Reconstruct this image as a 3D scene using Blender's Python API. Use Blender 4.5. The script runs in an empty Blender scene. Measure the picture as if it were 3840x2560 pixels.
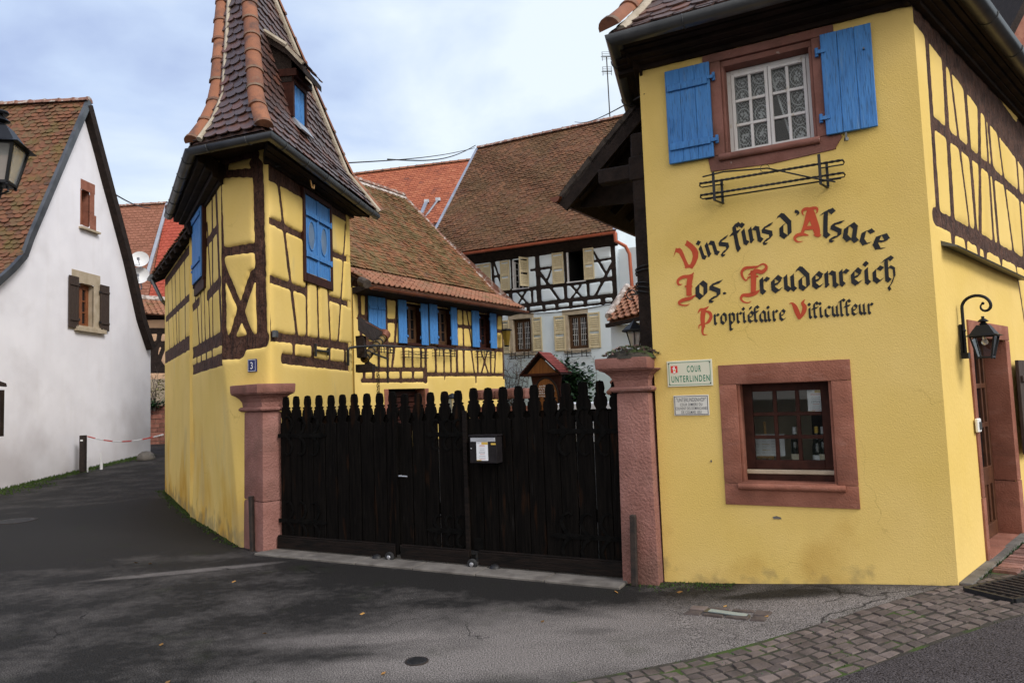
import bpy, bmesh, math, random
import numpy as np
from mathutils import Vector, Matrix
SC = bpy.context.scene
COL = SC.collection
rad = math.radians
# ------------------------------------------------------------------ camera
FPX = 2694.; PCX, PCY = 1920., 1280.          # focal length / centre in photo pixels
CAMP = Vector((0, 0, 1.65)); PITCH = rad(4.2); ROLL = rad(2.06)
Fw = Vector((0, math.cos(PITCH), math.sin(PITCH))); Uw = Vector((0, -math.sin(PITCH), math.cos(PITCH)))
CXD = math.cos(ROLL)*Vector((1, 0, 0)) - math.sin(ROLL)*Uw
CYD = math.sin(ROLL)*Vector((1, 0, 0)) + math.cos(ROLL)*Uw
cd = bpy.data.cameras.new("camera"); cam = bpy.data.objects.new("camera", cd); COL.objects.link(cam)
cd.sensor_width = 36; cd.lens = 36*FPX/3840; cd.clip_start = .05; cd.clip_end = 2000
m3 = Matrix((CXD, CYD, -Fw)).transposed()
cam.matrix_world = Matrix.Translation(CAMP) @ m3.to_4x4()
SC.camera = cam
# ------------------------------------------------------------------ world, sun, exposure
SUN_AZ, SUN_EL = rad(128), rad(42)             # compass: azimuth from +Y clockwise
W = bpy.data.worlds.new("World"); SC.world = W; W.use_nodes = True
nt = W.node_tree; N = nt.nodes; L = nt.links; N.clear()
def nn(t, **k):
    n = N.new(t)
    for a, b in k.items(): setattr(n, a, b)
    return n
out = nn('ShaderNodeOutputWorld'); bg = nn('ShaderNodeBackground'); L.new(bg.outputs[0], out.inputs[0])
bg.inputs[1].default_value = 0.1
sky = nn('ShaderNodeTexSky', sky_type='NISHITA'); sky.sun_disc = False
sky.sun_elevation = SUN_EL; sky.sun_rotation = SUN_AZ; sky.air_density = 1.0; sky.dust_density = 1.5
tc = nn('ShaderNodeTexCoord')
mp = nn('ShaderNodeMapping'); mp.inputs['Scale'].default_value = (1, 1, 2.3); mp.inputs['Location'].default_value = (.35, .12, .2)
L.new(tc.outputs['Generated'], mp.inputs[0])
nz = nn('ShaderNodeTexNoise'); nz.inputs['Scale'].default_value = 2.1; nz.inputs['Detail'].default_value = 7; nz.inputs['Roughness'].default_value = .5; nz.inputs['Distortion'].default_value = .25
L.new(mp.outputs[0], nz.inputs['Vector'])
rp = nn('ShaderNodeValToRGB')                     # cloud brightness
e = rp.color_ramp.elements; e[0].position = .36; e[0].color = (.30, .375, .615, 1); e[1].position = .62; e[1].color = (.74, .82, .88, 1)
k = rp.color_ramp.elements.new(.48); k.color = (.50, .605, .80, 1)
# overcast veil brightens to the right half of the sky, where the sun sits behind the clouds
sx = nn('ShaderNodeSeparateXYZ'); L.new(tc.outputs['Generated'], sx.inputs[0])
ad = nn('ShaderNodeMath', operation='MULTIPLY_ADD'); L.new(sx.outputs['X'], ad.inputs[0]); ad.inputs[1].default_value = .19; L.new(nz.outputs['Fac'], ad.inputs[2])
ad2 = nn('ShaderNodeMath', operation='MULTIPLY_ADD'); L.new(sx.outputs['Z'], ad2.inputs[0]); ad2.inputs[1].default_value = -.12; L.new(ad.outputs[0], ad2.inputs[2])
ad3 = nn('ShaderNodeMath', operation='ADD'); L.new(ad2.outputs[0], ad3.inputs[0]); ad3.inputs[1].default_value = .09
L.new(ad3.outputs[0], rp.inputs[0])
sc = nn('ShaderNodeVectorMath', operation='SCALE'); sc.inputs['Scale'].default_value = 9.0; L.new(rp.outputs[0], sc.inputs[0])
# the veil is whiter and brighter behind the camera, towards the hidden sun, raised to lift the front wall
yn = nn('ShaderNodeMath', operation='MULTIPLY'); L.new(sx.outputs['Y'], yn.inputs[0]); yn.inputs[1].default_value = -1.0
ym = nn('ShaderNodeMath', operation='MAXIMUM'); L.new(yn.outputs[0], ym.inputs[0]); ym.inputs[1].default_value = 0
vs_ = nn('ShaderNodeMath', operation='MULTIPLY_ADD'); L.new(ym.outputs[0], vs_.inputs[0]); vs_.inputs[1].default_value = 6.0; vs_.inputs[2].default_value = 9.0; L.new(vs_.outputs[0], sc.inputs['Scale'])
vw = nn('ShaderNodeMix', data_type='RGBA'); L.new(ym.outputs[0], vw.inputs[0]); L.new(rp.outputs[0], vw.inputs[6]); vw.inputs[7].default_value = (.86, .80, .72, 1); L.new(vw.outputs[2], sc.inputs[0])
mx = nn('ShaderNodeMix', data_type='RGBA'); mx.inputs[0].default_value = .88
L.new(sky.outputs[0], mx.inputs[6]); L.new(sc.outputs[0], mx.inputs[7]); L.new(mx.outputs[2], bg.inputs[0])
sl = bpy.data.lights.new("sun", 'SUN'); so = bpy.data.objects.new("sun", sl); COL.objects.link(so)
sl.energy = 1.8; sl.angle = rad(22); sl.color = (1, .97, .94)
sd = Vector((math.sin(SUN_AZ)*math.cos(SUN_EL), math.cos(SUN_AZ)*math.cos(SUN_EL), math.sin(SUN_EL)))
so.rotation_euler = (-sd).to_track_quat('-Z', 'Y').to_euler(); so.location = (8, -6, 14)
SC.view_settings.view_transform = 'Standard'; SC.view_settings.look = 'None'
SC.view_settings.exposure = 0.52; SC.view_settings.gamma = 1
SC.cycles.max_bounces = 8; SC.cycles.transparent_max_bounces = 12
# ------------------------------------------------------------------ photo measurement -> plan geometry
def ray(px, py): return Fw + (px-PCX)/FPX*CXD - (py-PCY)/FPX*CYD
def at_depth(px, py, y):                         # point of the sight line at world depth y
    r = ray(px, py); return CAMP + r*(y/r.y)
D = 1.6327
def dsp(x, y): return (x*D, y*D)
class Fac:
    """a vertical facade plane: u along the wall, z up, o outwards"""
    def __init__(s, O, d):
        s.O = Vector((O[0], O[1], 0)); s.d = Vector((d[0], d[1], 0)).normalized()
        n = Vector((-s.d.y, s.d.x, 0)); s.n = n if n.dot(CAMP-s.O) > 0 else -n
    def uz(s, p, o=0):
        r = ray(*p); t = ((s.O+s.n*o-CAMP).dot(s.n))/r.dot(s.n); q = CAMP+r*t
        return ((q-s.O).dot(s.d), q.z)
    def P(s, u, z, o=0): return s.O+s.d*u+s.n*o+Vector((0, 0, z))
    def box(s, a, b, o=0):
        u0, z0 = s.uz(a, o); u1, z1 = s.uz(b, o)
        return (min(u0, u1), max(u0, u1), min(z0, z1), max(z0, z1))
class PFac(Fac):
    """same, from a 3-D point / direction / normal, for locally built things"""
    def __init__(s, O, d, n): s.O = Vector(O); s.d = Vector(d).normalized(); s.n = Vector(n).normalized()
def Zm(x0, y0, s): return lambda x, y: (x0+x*s, y0+y*s)
z3 = Zm(550, 500, .6376); zm = Zm(1320, 1050, .3188); zw = Zm(1700, 850, .3189); zt = Zm(580, 700, .4783)
zs = Zm(3200, 0, .7656); zd = Zm(3400, 1000, .7652); zl = Zm(2450, 700, .42517); zq = Zm(2450, 1300, .4464)
zg1 = Zm(1000, 1400, .4785); zg2 = Zm(1700, 1400, .5102); zy = Zm(1860, 1250, .2551); zv = Zm(2780, 1420, .25503)
zu = Zm(2700, 50, .44643); za = Zm(0, 900, .8292); zwg = Zm(0, 300, .5102); zr = Zm(500, 0, .574); zr2 = Zm(780, 0, .3955)
zb = Zm(2050, 380, .6376); zk = Zm(1320, 1180, .1914); zt2 = Zm(2100, 0, .63788); ztv = Zm(440, 900, .5417)
def sm(t): t = min(1, max(0, t)); return t*t*(3-2*t)
def gz(x, y):
    z = .17*sm((x-.9)/2.6) + (.02*(x-3.5) if x > 3.5 else 0)
    z += .30*sm((y-13)/9)*sm((-4.2-x)/2)
    z += .75*sm((y-8.8)/4.5)*sm((x+3.2-.14*(y-8.3))/.5)*sm((y-8.2+.505*(x+2.7))/1.0)
    return z
def gnd(px, py, dz=0):
    r = ray(px, py); z = 0
    for _ in range(12):
        p = CAMP+r*((z+dz-CAMP.z)/r.z); z = gz(p.x, p.y)
    return p
# ------------------------------------------------------------------ materials
MATS = {}
def mat(name, c1, c2=None, sc=6, rough=.85, bump=.25, bs=40, st=(1, 1, 1), c3=None, metal=0, spec=.35, det=6, lo=.35, hi=.65, bd=.01, rnd=0, dist=0):
    m = bpy.data.materials.new(name); m.use_nodes = True; t = m.node_tree; n = t.nodes; l = t.links
    b = n['Principled BSDF']; b.inputs['Roughness'].default_value = rough; b.inputs['Metallic'].default_value = metal
    b.inputs['Specular IOR Level'].default_value = spec
    tcn = n.new('ShaderNodeTexCoord'); mpn = n.new('ShaderNodeMapping'); mpn.inputs['Scale'].default_value = st
    l.new(tcn.outputs['Object'], mpn.inputs[0])
    if c2 is None: c2 = tuple(x*.8 for x in c1)
    a = n.new('ShaderNodeTexNoise'); a.inputs['Scale'].default_value = sc; a.inputs['Detail'].default_value = det; a.inputs['Distortion'].default_value = dist
    l.new(mpn.outputs[0], a.inputs['Vector'])
    r = n.new('ShaderNodeValToRGB'); r.color_ramp.elements[0].position = lo; r.color_ramp.elements[0].color = (*c1, 1)
    r.color_ramp.elements[1].position = hi; r.color_ramp.elements[1].color = (*c2, 1)
    if c3: q = r.color_ramp.elements.new((lo+hi)/2); q.color = (*c3, 1)
    l.new(a.outputs['Fac'], r.inputs[0]); colo = r.outputs[0]
    if rnd:
        at = n.new('ShaderNodeAttribute'); at.attribute_name = 'rnd'
        mr = n.new('ShaderNodeMapRange'); mr.inputs['To Min'].default_value = 1-rnd; mr.inputs['To Max'].default_value = 1+rnd
        l.new(at.outputs['Fac'], mr.inputs[0])
        vm = n.new('ShaderNodeVectorMath'); vm.operation = 'SCALE'; l.new(colo, vm.inputs[0]); l.new(mr.outputs[0], vm.inputs['Scale']); colo = vm.outputs[0]
    l.new(colo, b.inputs['Base Color'])
    if bump:
        c = n.new('ShaderNodeTexNoise'); c.inputs['Scale'].default_value = bs; c.inputs['Detail'].default_value = 5
        l.new(mpn.outputs[0], c.inputs['Vector'])
        bp = n.new('ShaderNodeBump'); bp.inputs['Strength'].default_value = bump; bp.inputs['Distance'].default_value = bd
        l.new(c.outputs['Fac'], bp.inputs['Height']); l.new(bp.outputs[0], b.inputs['Normal'])
    MATS[name] = m; return m
def mixin(m, color, scale, lo, hi, amount=1, zr=None, st=(1, 1, 1), det=5, loc=(0, 0, 0), world=True, zn=0):
    """a layer of dirt / moss / stain / painted shade over a material: noise mask, optionally only in a height band"""
    t = m.node_tree; n = t.nodes; l = t.links; b = n['Principled BSDF']
    src = b.inputs['Base Color'].links[0].from_socket
    g = n.new('ShaderNodeNewGeometry'); mpn = n.new('ShaderNodeMapping'); mpn.inputs['Scale'].default_value = st; mpn.inputs['Location'].default_value = loc
    l.new(g.outputs['Position'], mpn.inputs[0])
    a = n.new('ShaderNodeTexNoise'); a.inputs['Scale'].default_value = scale; a.inputs['Detail'].default_value = det
    l.new(mpn.outputs[0], a.inputs['Vector'])
    f = a.outputs['Fac']
    if zr:
        s = n.new('ShaderNodeSeparateXYZ'); l.new(g.outputs['Position'], s.inputs[0])
        r2 = n.new('ShaderNodeMapRange'); r2.inputs['From Min'].default_value = zr[0]; r2.inputs['From Max'].default_value = zr[1]
        r2.inputs['To Min'].default_value = zr[2]; r2.inputs['To Max'].default_value = zr[3]
        l.new(s.outputs['Z'], r2.inputs[0]); am = n.new('ShaderNodeMath'); am.operation = 'ADD'; l.new(f, am.inputs[0]); l.new(r2.outputs[0], am.inputs[1]); f = am.outputs[0]
    mr = n.new('ShaderNodeMapRange'); mr.inputs['From Min'].default_value = lo; mr.inputs['From Max'].default_value = hi; mr.inputs['To Max'].default_value = amount
    l.new(f, mr.inputs[0])
    x = n.new('ShaderNodeMix'); x.data_type = 'RGBA'; l.new(mr.outputs[0], x.inputs[0]); l.new(src, x.inputs[6]); x.inputs[7].default_value = (*color, 1)
    l.new(x.outputs[2], b.inputs['Base Color']); return m
def tilemat(name, cols, moss=None, mlo=.5, mhi=.62, mamt=.8, rough=.8, spec=.3, msc=2.2):
    m = bpy.data.materials.new(name); m.use_nodes = True; t = m.node_tree; n = t.nodes; l = t.links; b = n['Principled BSDF']
    b.inputs['Roughness'].default_value = rough; b.inputs['Specular IOR Level'].default_value = spec
    at = n.new('ShaderNodeAttribute'); at.attribute_name = 'rnd'
    r = n.new('ShaderNodeValToRGB'); r.color_ramp.elements[0].color = (*cols[0], 1); r.color_ramp.elements[1].color = (*cols[-1], 1)
    for i, c in enumerate(cols[1:-1]):
        q = r.color_ramp.elements.new((i+1)/(len(cols)-1)); q.color = (*c, 1)
    g = n.new('ShaderNodeNewGeometry')
    a = n.new('ShaderNodeTexNoise'); a.inputs['Scale'].default_value = 14; a.inputs['Detail'].default_value = 6; l.new(g.outputs['Position'], a.inputs['Vector'])
    a2 = n.new('ShaderNodeTexNoise'); a2.inputs['Scale'].default_value = 1.4; a2.inputs['Detail'].default_value = 4; l.new(g.outputs['Position'], a2.inputs['Vector'])
    q1 = n.new('ShaderNodeMath'); q1.operation = 'MULTIPLY'; q1.inputs[1].default_value = .62; l.new(at.outputs['Fac'], q1.inputs[0])
    q2 = n.new('ShaderNodeMath'); q2.operation = 'MULTIPLY_ADD'; q2.inputs[1].default_value = .75; l.new(a2.outputs['Fac'], q2.inputs[0]); l.new(q1.outputs[0], q2.inputs[2])
    am = n.new('ShaderNodeMath'); am.operation = 'MULTIPLY_ADD'; am.inputs[1].default_value = .5; l.new(a.outputs['Fac'], am.inputs[0]); l.new(q2.outputs[0], am.inputs[2])
    as_ = n.new('ShaderNodeMath'); as_.operation = 'SUBTRACT'; as_.inputs[1].default_value = .44; l.new(am.outputs[0], as_.inputs[0])
    l.new(as_.outputs[0], r.inputs[0]); l.new(r.outputs[0], b.inputs['Base Color'])
    c = n.new('ShaderNodeTexNoise'); c.inputs['Scale'].default_value = 60; l.new(g.outputs['Position'], c.inputs['Vector'])
    bp = n.new('ShaderNodeBump'); bp.inputs['Strength'].default_value = .3; bp.inputs['Distance'].default_value = .01; l.new(c.outputs['Fac'], bp.inputs['Height']); l.new(bp.outputs[0], b.inputs['Normal'])
    MATS[name] = m
    if moss: mixin(m, moss, msc, mlo, mhi, mamt, det=8)
    return m
def cracks(m, color, scale, wd, amount, mlo, mhi, flat=False):
    t = m.node_tree; n = t.nodes; l = t.links; b = n['Principled BSDF']; src = b.inputs['Base Color'].links[0].from_socket
    g = n.new('ShaderNodeNewGeometry'); nz_ = n.new('ShaderNodeTexNoise'); nz_.inputs['Scale'].default_value = 3.5; nz_.inputs['Detail'].default_value = 6; l.new(g.outputs['Position'], nz_.inputs['Vector'])
    va = n.new('ShaderNodeVectorMath'); va.operation = 'MULTIPLY_ADD'; l.new(nz_.outputs['Color'], va.inputs[0]); va.inputs[1].default_value = (.45, .45, 0 if flat else .45); l.new(g.outputs['Position'], va.inputs[2])
    v = n.new('ShaderNodeTexVoronoi'); v.feature = 'DISTANCE_TO_EDGE'; v.inputs['Scale'].default_value = scale; l.new(va.outputs[0], v.inputs['Vector'])
    mr = n.new('ShaderNodeMapRange'); mr.inputs['From Min'].default_value = wd; mr.inputs['From Max'].default_value = 0; mr.inputs['To Max'].default_value = amount; l.new(v.outputs['Distance'], mr.inputs[0])
    n2 = n.new('ShaderNodeTexNoise'); n2.inputs['Scale'].default_value = .9; l.new(g.outputs['Position'], n2.inputs['Vector']); m2 = n.new('ShaderNodeMapRange'); m2.inputs['From Min'].default_value = mlo; m2.inputs['From Max'].default_value = mhi; l.new(n2.outputs['Fac'], m2.inputs[0])
    mu = n.new('ShaderNodeMath'); mu.operation = 'MULTIPLY'; l.new(mr.outputs[0], mu.inputs[0]); l.new(m2.outputs[0], mu.inputs[1])
    x = n.new('ShaderNodeMix'); x.data_type = 'RGBA'; l.new(mu.outputs[0], x.inputs[0]); l.new(src, x.inputs[6]); x.inputs[7].default_value = (*color, 1); l.new(x.outputs[2], b.inputs['Base Color'])
Y1, Y2 = (.685, .485, .140), (.735, .53, .180)
for nme in ('yellow_plaster', 'yellow_tower', 'yellow_plaster_smooth'):
    mat(nme, Y1, Y2, sc=1.3, rough=.92, bump=.34 if nme == 'yellow_plaster' else .22, bs=105 if nme == 'yellow_plaster' else 30, spec=.15, bd=.012)
mixin(MATS['yellow_plaster'], (.45, .25, .05), 1.7, .60, .78, .5, zr=(.1, .9, .14, -.1))
mixin(MATS['yellow_plaster'], (.30, .22, .10), 6, .66, .8, .5, zr=(.05, .5, .2, -.15))
mixin(MATS['yellow_tower'], (.50, .25, .012), 1.6, .55, .80, .75, zr=(.0, 1.6, .24, -.1), st=(1, 1, .5))
mixin(MATS['yellow_tower'], (.22, .17, .08), 5, .60, .8, .7, zr=(.0, .55, .28, -.2))
mixin(MATS['yellow_tower'], (.50, .42, .22), 2.2, .56, .62, .35, zr=(.6, 1.9, .05, -.06), st=(1, 1, .35), loc=(3, 1, 0))
mixin(MATS['yellow_plaster'], (.52, .345, .10), 2.2, .54, .78, .25, st=(1, 1, .45), loc=(2, 5, 1)); mixin(MATS['yellow_tower'], (.52, .36, .10), 2.4, .54, .78, .3, st=(1, 1, .3), loc=(1, 3, 2)); mixin(MATS['yellow_plaster_smooth'], (.56, .38, .12), 2.4, .52, .76, .3, st=(1, 1, .35))
cracks(MATS['yellow_plaster'], (.42, .28, .08), 1.0, .005, .5, .54, .62); cracks(MATS['yellow_tower'], (.40, .26, .07), 1.3, .006, .5, .52, .62)
mat('timber', (.050, .022, .014), (.105, .050, .033), sc=9, rough=.8, bump=.9, bs=26, bd=.02, spec=.2)
mixin(MATS['timber'], (.014, .008, .006), 30, .54, .68, .85); mixin(MATS['timber'], (.016, .009, .007), 13, .52, .62, .75, st=(4, 4, .35)); mixin(MATS['timber'], (.15, .10, .075), 15, .60, .72, .5, st=(4, 4, .4), loc=(1, 2, 3))
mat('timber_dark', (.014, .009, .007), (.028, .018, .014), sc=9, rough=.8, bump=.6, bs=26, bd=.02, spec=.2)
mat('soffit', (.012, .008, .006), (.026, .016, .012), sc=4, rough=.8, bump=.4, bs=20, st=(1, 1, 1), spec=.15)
mat('frame_brown', (.026, .008, .005), (.045, .014, .009), sc=14, rough=.6, bump=.2, bs=40, spec=.14)
mat('window_wood', (.16, .050, .018), (.23, .08, .03), sc=14, rough=.5, bump=.2, bs=40)
mat('blue_paint', (.045, .175, .44), (.062, .225, .53), sc=5, rough=.6, bump=.5, bs=18, st=(6, 6, .6), spec=.3)
mixin(MATS['blue_paint'], (.030, .09, .20), 40, .54, .66, .75, st=(3, 3, .25)); mixin(MATS['blue_paint'], (.13, .24, .40), 7, .58, .72, .5, st=(5, 5, .5), loc=(2, 1, 0))
mat('sandstone', (.225, .088, .058), (.30, .125, .085), sc=5, rough=.9, bump=.6, bs=70, spec=.15)
mat('sandstone_dark', (.20, .088, .068), (.275, .13, .105), sc=5, rough=.9, bump=.7, bs=50, spec=.15)
mixin(MATS['sandstone'], (.16, .07, .05), 3, .5, .7, .5, st=(1, 1, 4)); mixin(MATS['sandstone'], (.36, .19, .145), 5, .58, .72, .4, st=(1, 1, 3), loc=(1, 2, 3))
mixin(MATS['sandstone_dark'], (.11, .065, .05), 3.5, .5, .72, .6); mixin(MATS['sandstone_dark'], (.42, .36, .32), 22, .70, .76, .6)
mat('post_stone', (.225, .105, .085), (.30, .15, .125), sc=4, rough=.92, bump=1.0, bs=45, spec=.12, bd=.015)
mixin(MATS['post_stone'], (.13, .075, .058), 2.3, .50, .72, .6); mixin(MATS['post_stone'], (.5, .45, .42), 26, .72, .77, .7)
mat('beige_stone', (.36, .29, .20), (.45, .37, .27), sc=6, rough=.9, bump=.5, bs=60)
mat('white_plaster', (.74, .72, .75), (.80, .78, .81), sc=1.5, rough=.93, bump=.12, bs=40, spec=.12)
mixin(MATS['white_plaster'], (.44, .40, .40), .9, .46, .82, .62, zr=(.2, 2.4, .18, -.1))  # lower wall darkened: damp dirt plus occlusion shade put into the colour
mixin(MATS['white_plaster'], (.60, .56, .54), 2.6, .56, .86, .3, st=(1.4, 1.4, .16))
mat('white_wall', (.60, .68, .72), (.68, .74, .77), sc=1.5, rough=.93, bump=.15, bs=40, spec=.12)
mixin(MATS['white_wall'], (.48, .60, .58), .9, .40, .55, .6, zr=(2.0, 2.6, .2, -.3))
mat('white_panel', (.66, .72, .75), (.74, .78, .80), sc=2, rough=.93, bump=.12, bs=40, spec=.12)
mat('gate_wood', (.0022, .0018, .0016), (.006, .0048, .004), sc=5, rough=.85, bump=.5, bs=14, st=(8, 8, .6), spec=.06)
mixin(MATS['gate_wood'], (.04, .016, .006), 3.2, .60, .76, .5, st=(4, 4, .7), loc=(1.3, 2, .4)); mixin(MATS['gate_wood'], (.022, .020, .019), 9, .64, .78, .5, st=(6, 6, .4))
mat('iron', (.008, .008, .009), (.016, .015, .015), sc=20, rough=.55, bump=.2, bs=60, spec=.4)
mat('door_wood', (.060, .022, .010), (.095, .036, .016), sc=14, rough=.5, bump=.2, bs=40)
mat('rust_iron', (.018, .014, .012), (.04, .027, .021), sc=16, rough=.8, bump=.4, bs=60)
mat('zinc', (.075, .08, .085), (.13, .135, .14), sc=3, rough=.42, bump=.05, bs=20, metal=.75, spec=.5)
mat('zinc_bright', (.34, .36, .40), (.46, .48, .52), sc=3, rough=.4, bump=.05, bs=20, metal=.6)
mat('copper_brown', (.14, .045, .024), (.20, .07, .035), sc=3, rough=.5, bump=.05, bs=20, metal=.3)
mat('copper_red', (.42, .105, .05), (.50, .14, .075), sc=3, rough=.55, bump=.03, bs=20, metal=.1)
mat('mortar', (.34, .29, .22), (.46, .40, .32), sc=9, rough=.95, bump=.8, bs=60)
mat('lichen_mortar', (.24, .19, .16), (.50, .44, .40), sc=7, rough=.95, bump=.8, bs=30, lo=.42, hi=.58)
mat('asphalt_dark', (.032, .030, .031), (.055, .052, .053), sc=3, rough=.9)
mat('gravel', (.16, .15, .14), (.24, .22, .2), sc=30, rough=.95, bump=1, bs=60)
mat('concrete', (.11, .098, .086), (.175, .158, .14), sc=6, rough=.95, bump=.5, bs=60)
mixin(MATS['concrete'], (.07, .06, .055), 5, .5, .7, .6)
mat('cobble', (.092, .070, .060), (.140, .110, .098), sc=7, rough=.8, bump=.8, bs=30, rnd=.35, spec=.3)
mat('cobble_red', (.155, .072, .055), (.225, .115, .095), sc=7, rough=.85, bump=.8, bs=30, rnd=.35)
mat('joint_soil', (.030, .026, .020), (.055, .047, .036), sc=12, rough=.98, bump=.8, bs=60)
mixin(MATS['joint_soil'], (.045, .075, .012), 4, .52, .62, .9)
mat('white_paint', (.62, .60, .59), (.70, .69, .68), sc=6, rough=.6, bump=.15, bs=40)
mixin(MATS['white_paint'], (.42, .34, .24), 14, .62, .7, .7, st=(1, 1, .5))
mat('lacquer_white', (.75, .75, .74), (.8, .8, .79), sc=3, rough=.35, bump=0)
mat('plaque_cream', (.60, .58, .44), (.66, .64, .50), sc=2, rough=.4, bump=0)
mat('plaque_grey', (.56, .54, .48), (.64, .62, .56), sc=5, rough=.5, bump=.1, bs=20)
mat('enamel_blue', (.012, .018, .09), (.016, .022, .11), sc=3, rough=.3, bump=0)
mat('green_paint', (.01, .16, .085), (.014, .19, .10), sc=3, rough=.6, bump=0)
mat('black_paint', (.010, .010, .012), (.018, .018, .020), sc=6, rough=.75, bump=0)
mat('red_paint', (.44, .055, .018), (.52, .075, .026), sc=6, rough=.75, bump=0)
mat('crest_red', (.62, .03, .02), (.66, .04, .03), sc=3, rough=.5, bump=0)
mat('gold', (.60, .38, .05), (.68, .45, .09), sc=3, rough=.5, bump=0)
mat('paper', (.74, .75, .78), (.78, .79, .82), sc=3, rough=.7, bump=0)
mat('ink', (.05, .05, .06), (.07, .07, .08), sc=3, rough=.7, bump=0)
mat('dark_oak', (.060, .028, .013), (.10, .048, .02), sc=14, rough=.5, bump=.2, bs=40)
mat('cream_shutter', (.50, .41, .245), (.58, .49, .31), sc=5, rough=.7, bump=.4, bs=20, st=(4, 4, 1))
mat('brown_shutter', (.035, .022, .016), (.055, .036, .027), sc=9, rough=.7, bump=.4, bs=20, st=(4, 4, 1))
mat('dark_glass', (.006, .007, .009), (.012, .013, .016), sc=2, rough=.08, bump=0, spec=.6)
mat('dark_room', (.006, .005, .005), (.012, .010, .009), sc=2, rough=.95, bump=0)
mat('brick_red', (.26, .10, .07), (.36, .16, .11), sc=6, rough=.9, bump=.6, bs=50, rnd=.3)
mat('ochre_plaster', (.52, .33, .20), (.62, .40, .25), sc=2, rough=.9, bump=.3)
mat('bottle_glass', (.008, .012, .008), (.012, .018, .012), sc=2, rough=.08, bump=0, spec=.7)
mat('bottle_label', (.62, .55, .42), (.68, .6, .46), sc=3, rough=.6, bump=0)
mat('foil_white', (.6, .6, .62), (.66, .66, .68), sc=3, rough=.45, bump=0)
mat('oak', (.34, .19, .07), (.44, .26, .10), sc=7, rough=.6, bump=.2, bs=30, st=(1, 1, 4))
mat('amber_wood', (.15, .05, .012), (.23, .085, .02), sc=5, rough=.5, bump=.2, bs=20, st=(8, 8, .7))
mat('lamp_black', (.006, .007, .009), (.010, .011, .014), sc=6, rough=.45, bump=0, spec=.25)
mat('leaf_dark', (.018, .045, .016), (.035, .085, .028), sc=9, rough=.5, bump=0, rnd=.5)
mat('leaf_dry', (.16, .14, .05), (.22, .2, .08), sc=9, rough=.8, bump=0, rnd=.4)
mat('succulent', (.07, .11, .045), (.13, .13, .085), sc=10, rough=.6, bump=0, rnd=.5)
mat('succulent_red', (.16, .10, .10), (.24, .17, .15), sc=10, rough=.7, bump=0, rnd=.5)
mat('twig', (.055, .042, .033), (.10, .08, .065), sc=20, rough=.9, bump=.3)
mat('moss', (.03, .055, .010), (.06, .10, .018), sc=12, rough=.95, bump=1, bs=80)
mat('cloth_white', (.78, .80, .86), (.84, .86, .9), sc=3, rough=.9, bump=.1, bs=20)
mat('plastic_red', (.55, .07, .05), (.6, .08, .06), sc=3, rough=.5, bump=0)
mat('plastic_white', (.72, .72, .72), (.78, .78, .78), sc=3, rough=.5, bump=0)
mat('rubber', (.015, .015, .016), (.03, .03, .03), sc=9, rough=.8, bump=0)
mat('steel', (.5, .5, .52), (.6, .6, .62), sc=6, rough=.35, bump=0, metal=.8)
mat('interior_wall', (.50, .42, .30), (.55, .47, .35), sc=2, rough=.9, bump=0)
mat('leaf_litter', (.30, .14, .03), (.40, .22, .06), sc=8, rough=.8, bump=0, rnd=.5)
tilemat('tiles_tower', [(.050, .034, .030), (.085, .046, .038), (.064, .040, .036), (.125, .055, .038), (.165, .068, .044)], rough=.42, spec=.5)
tilemat('tiles_old', [(.055, .038, .028), (.125, .056, .032), (.18, .072, .038), (.115, .074, .038), (.22, .095, .050)], moss=(.10, .085, .022), mlo=.50, mhi=.66, mamt=.65)
tilemat('tiles_mossy', [(.085, .052, .030), (.19, .080, .036), (.24, .095, .040), (.14, .09, .040), (.28, .13, .055)], moss=(.092, .074, .022), mlo=.40, mhi=.62, mamt=.7)
tilemat('tiles_big', [(.065, .038, .022), (.15, .062, .030), (.11, .058, .030), (.18, .080, .038), (.22, .115, .058)], moss=(.085, .054, .020), mlo=.42, mhi=.64, mamt=.6, msc=1.1)
tilemat('tiles_orange', [(.15, .058, .042), (.28, .082, .042), (.33, .10, .05), (.35, .115, .058), (.38, .14, .075)], rough=.75)
tilemat('tiles_pan', [(.17, .075, .046), (.28, .12, .068), (.34, .155, .09), (.24, .125, .075), (.37, .20, .125)], moss=(.10, .09, .03), mlo=.56, mhi=.7, mamt=.6)
tilemat('tiles_red', [(.30, .055, .032), (.36, .07, .04), (.40, .085, .05)], rough=.7)
tilemat('tiles_brown', [(.20, .085, .05), (.25, .105, .065), (.29, .125, .08)], rough=.8)
tilemat('hip_tile', [(.17, .135, .095), (.19, .078, .045), (.26, .105, .055), (.30, .13, .072)], rough=.75)
mixin(MATS['hip_tile'], (.075, .045, .038), 4.6, .52, .66, .85)
tilemat('ridge_old', [(.16, .085, .065), (.22, .11, .08), (.26, .14, .10)], moss=(.42, .38, .34), mlo=.52, mhi=.6, mamt=.8, msc=9)
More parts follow.
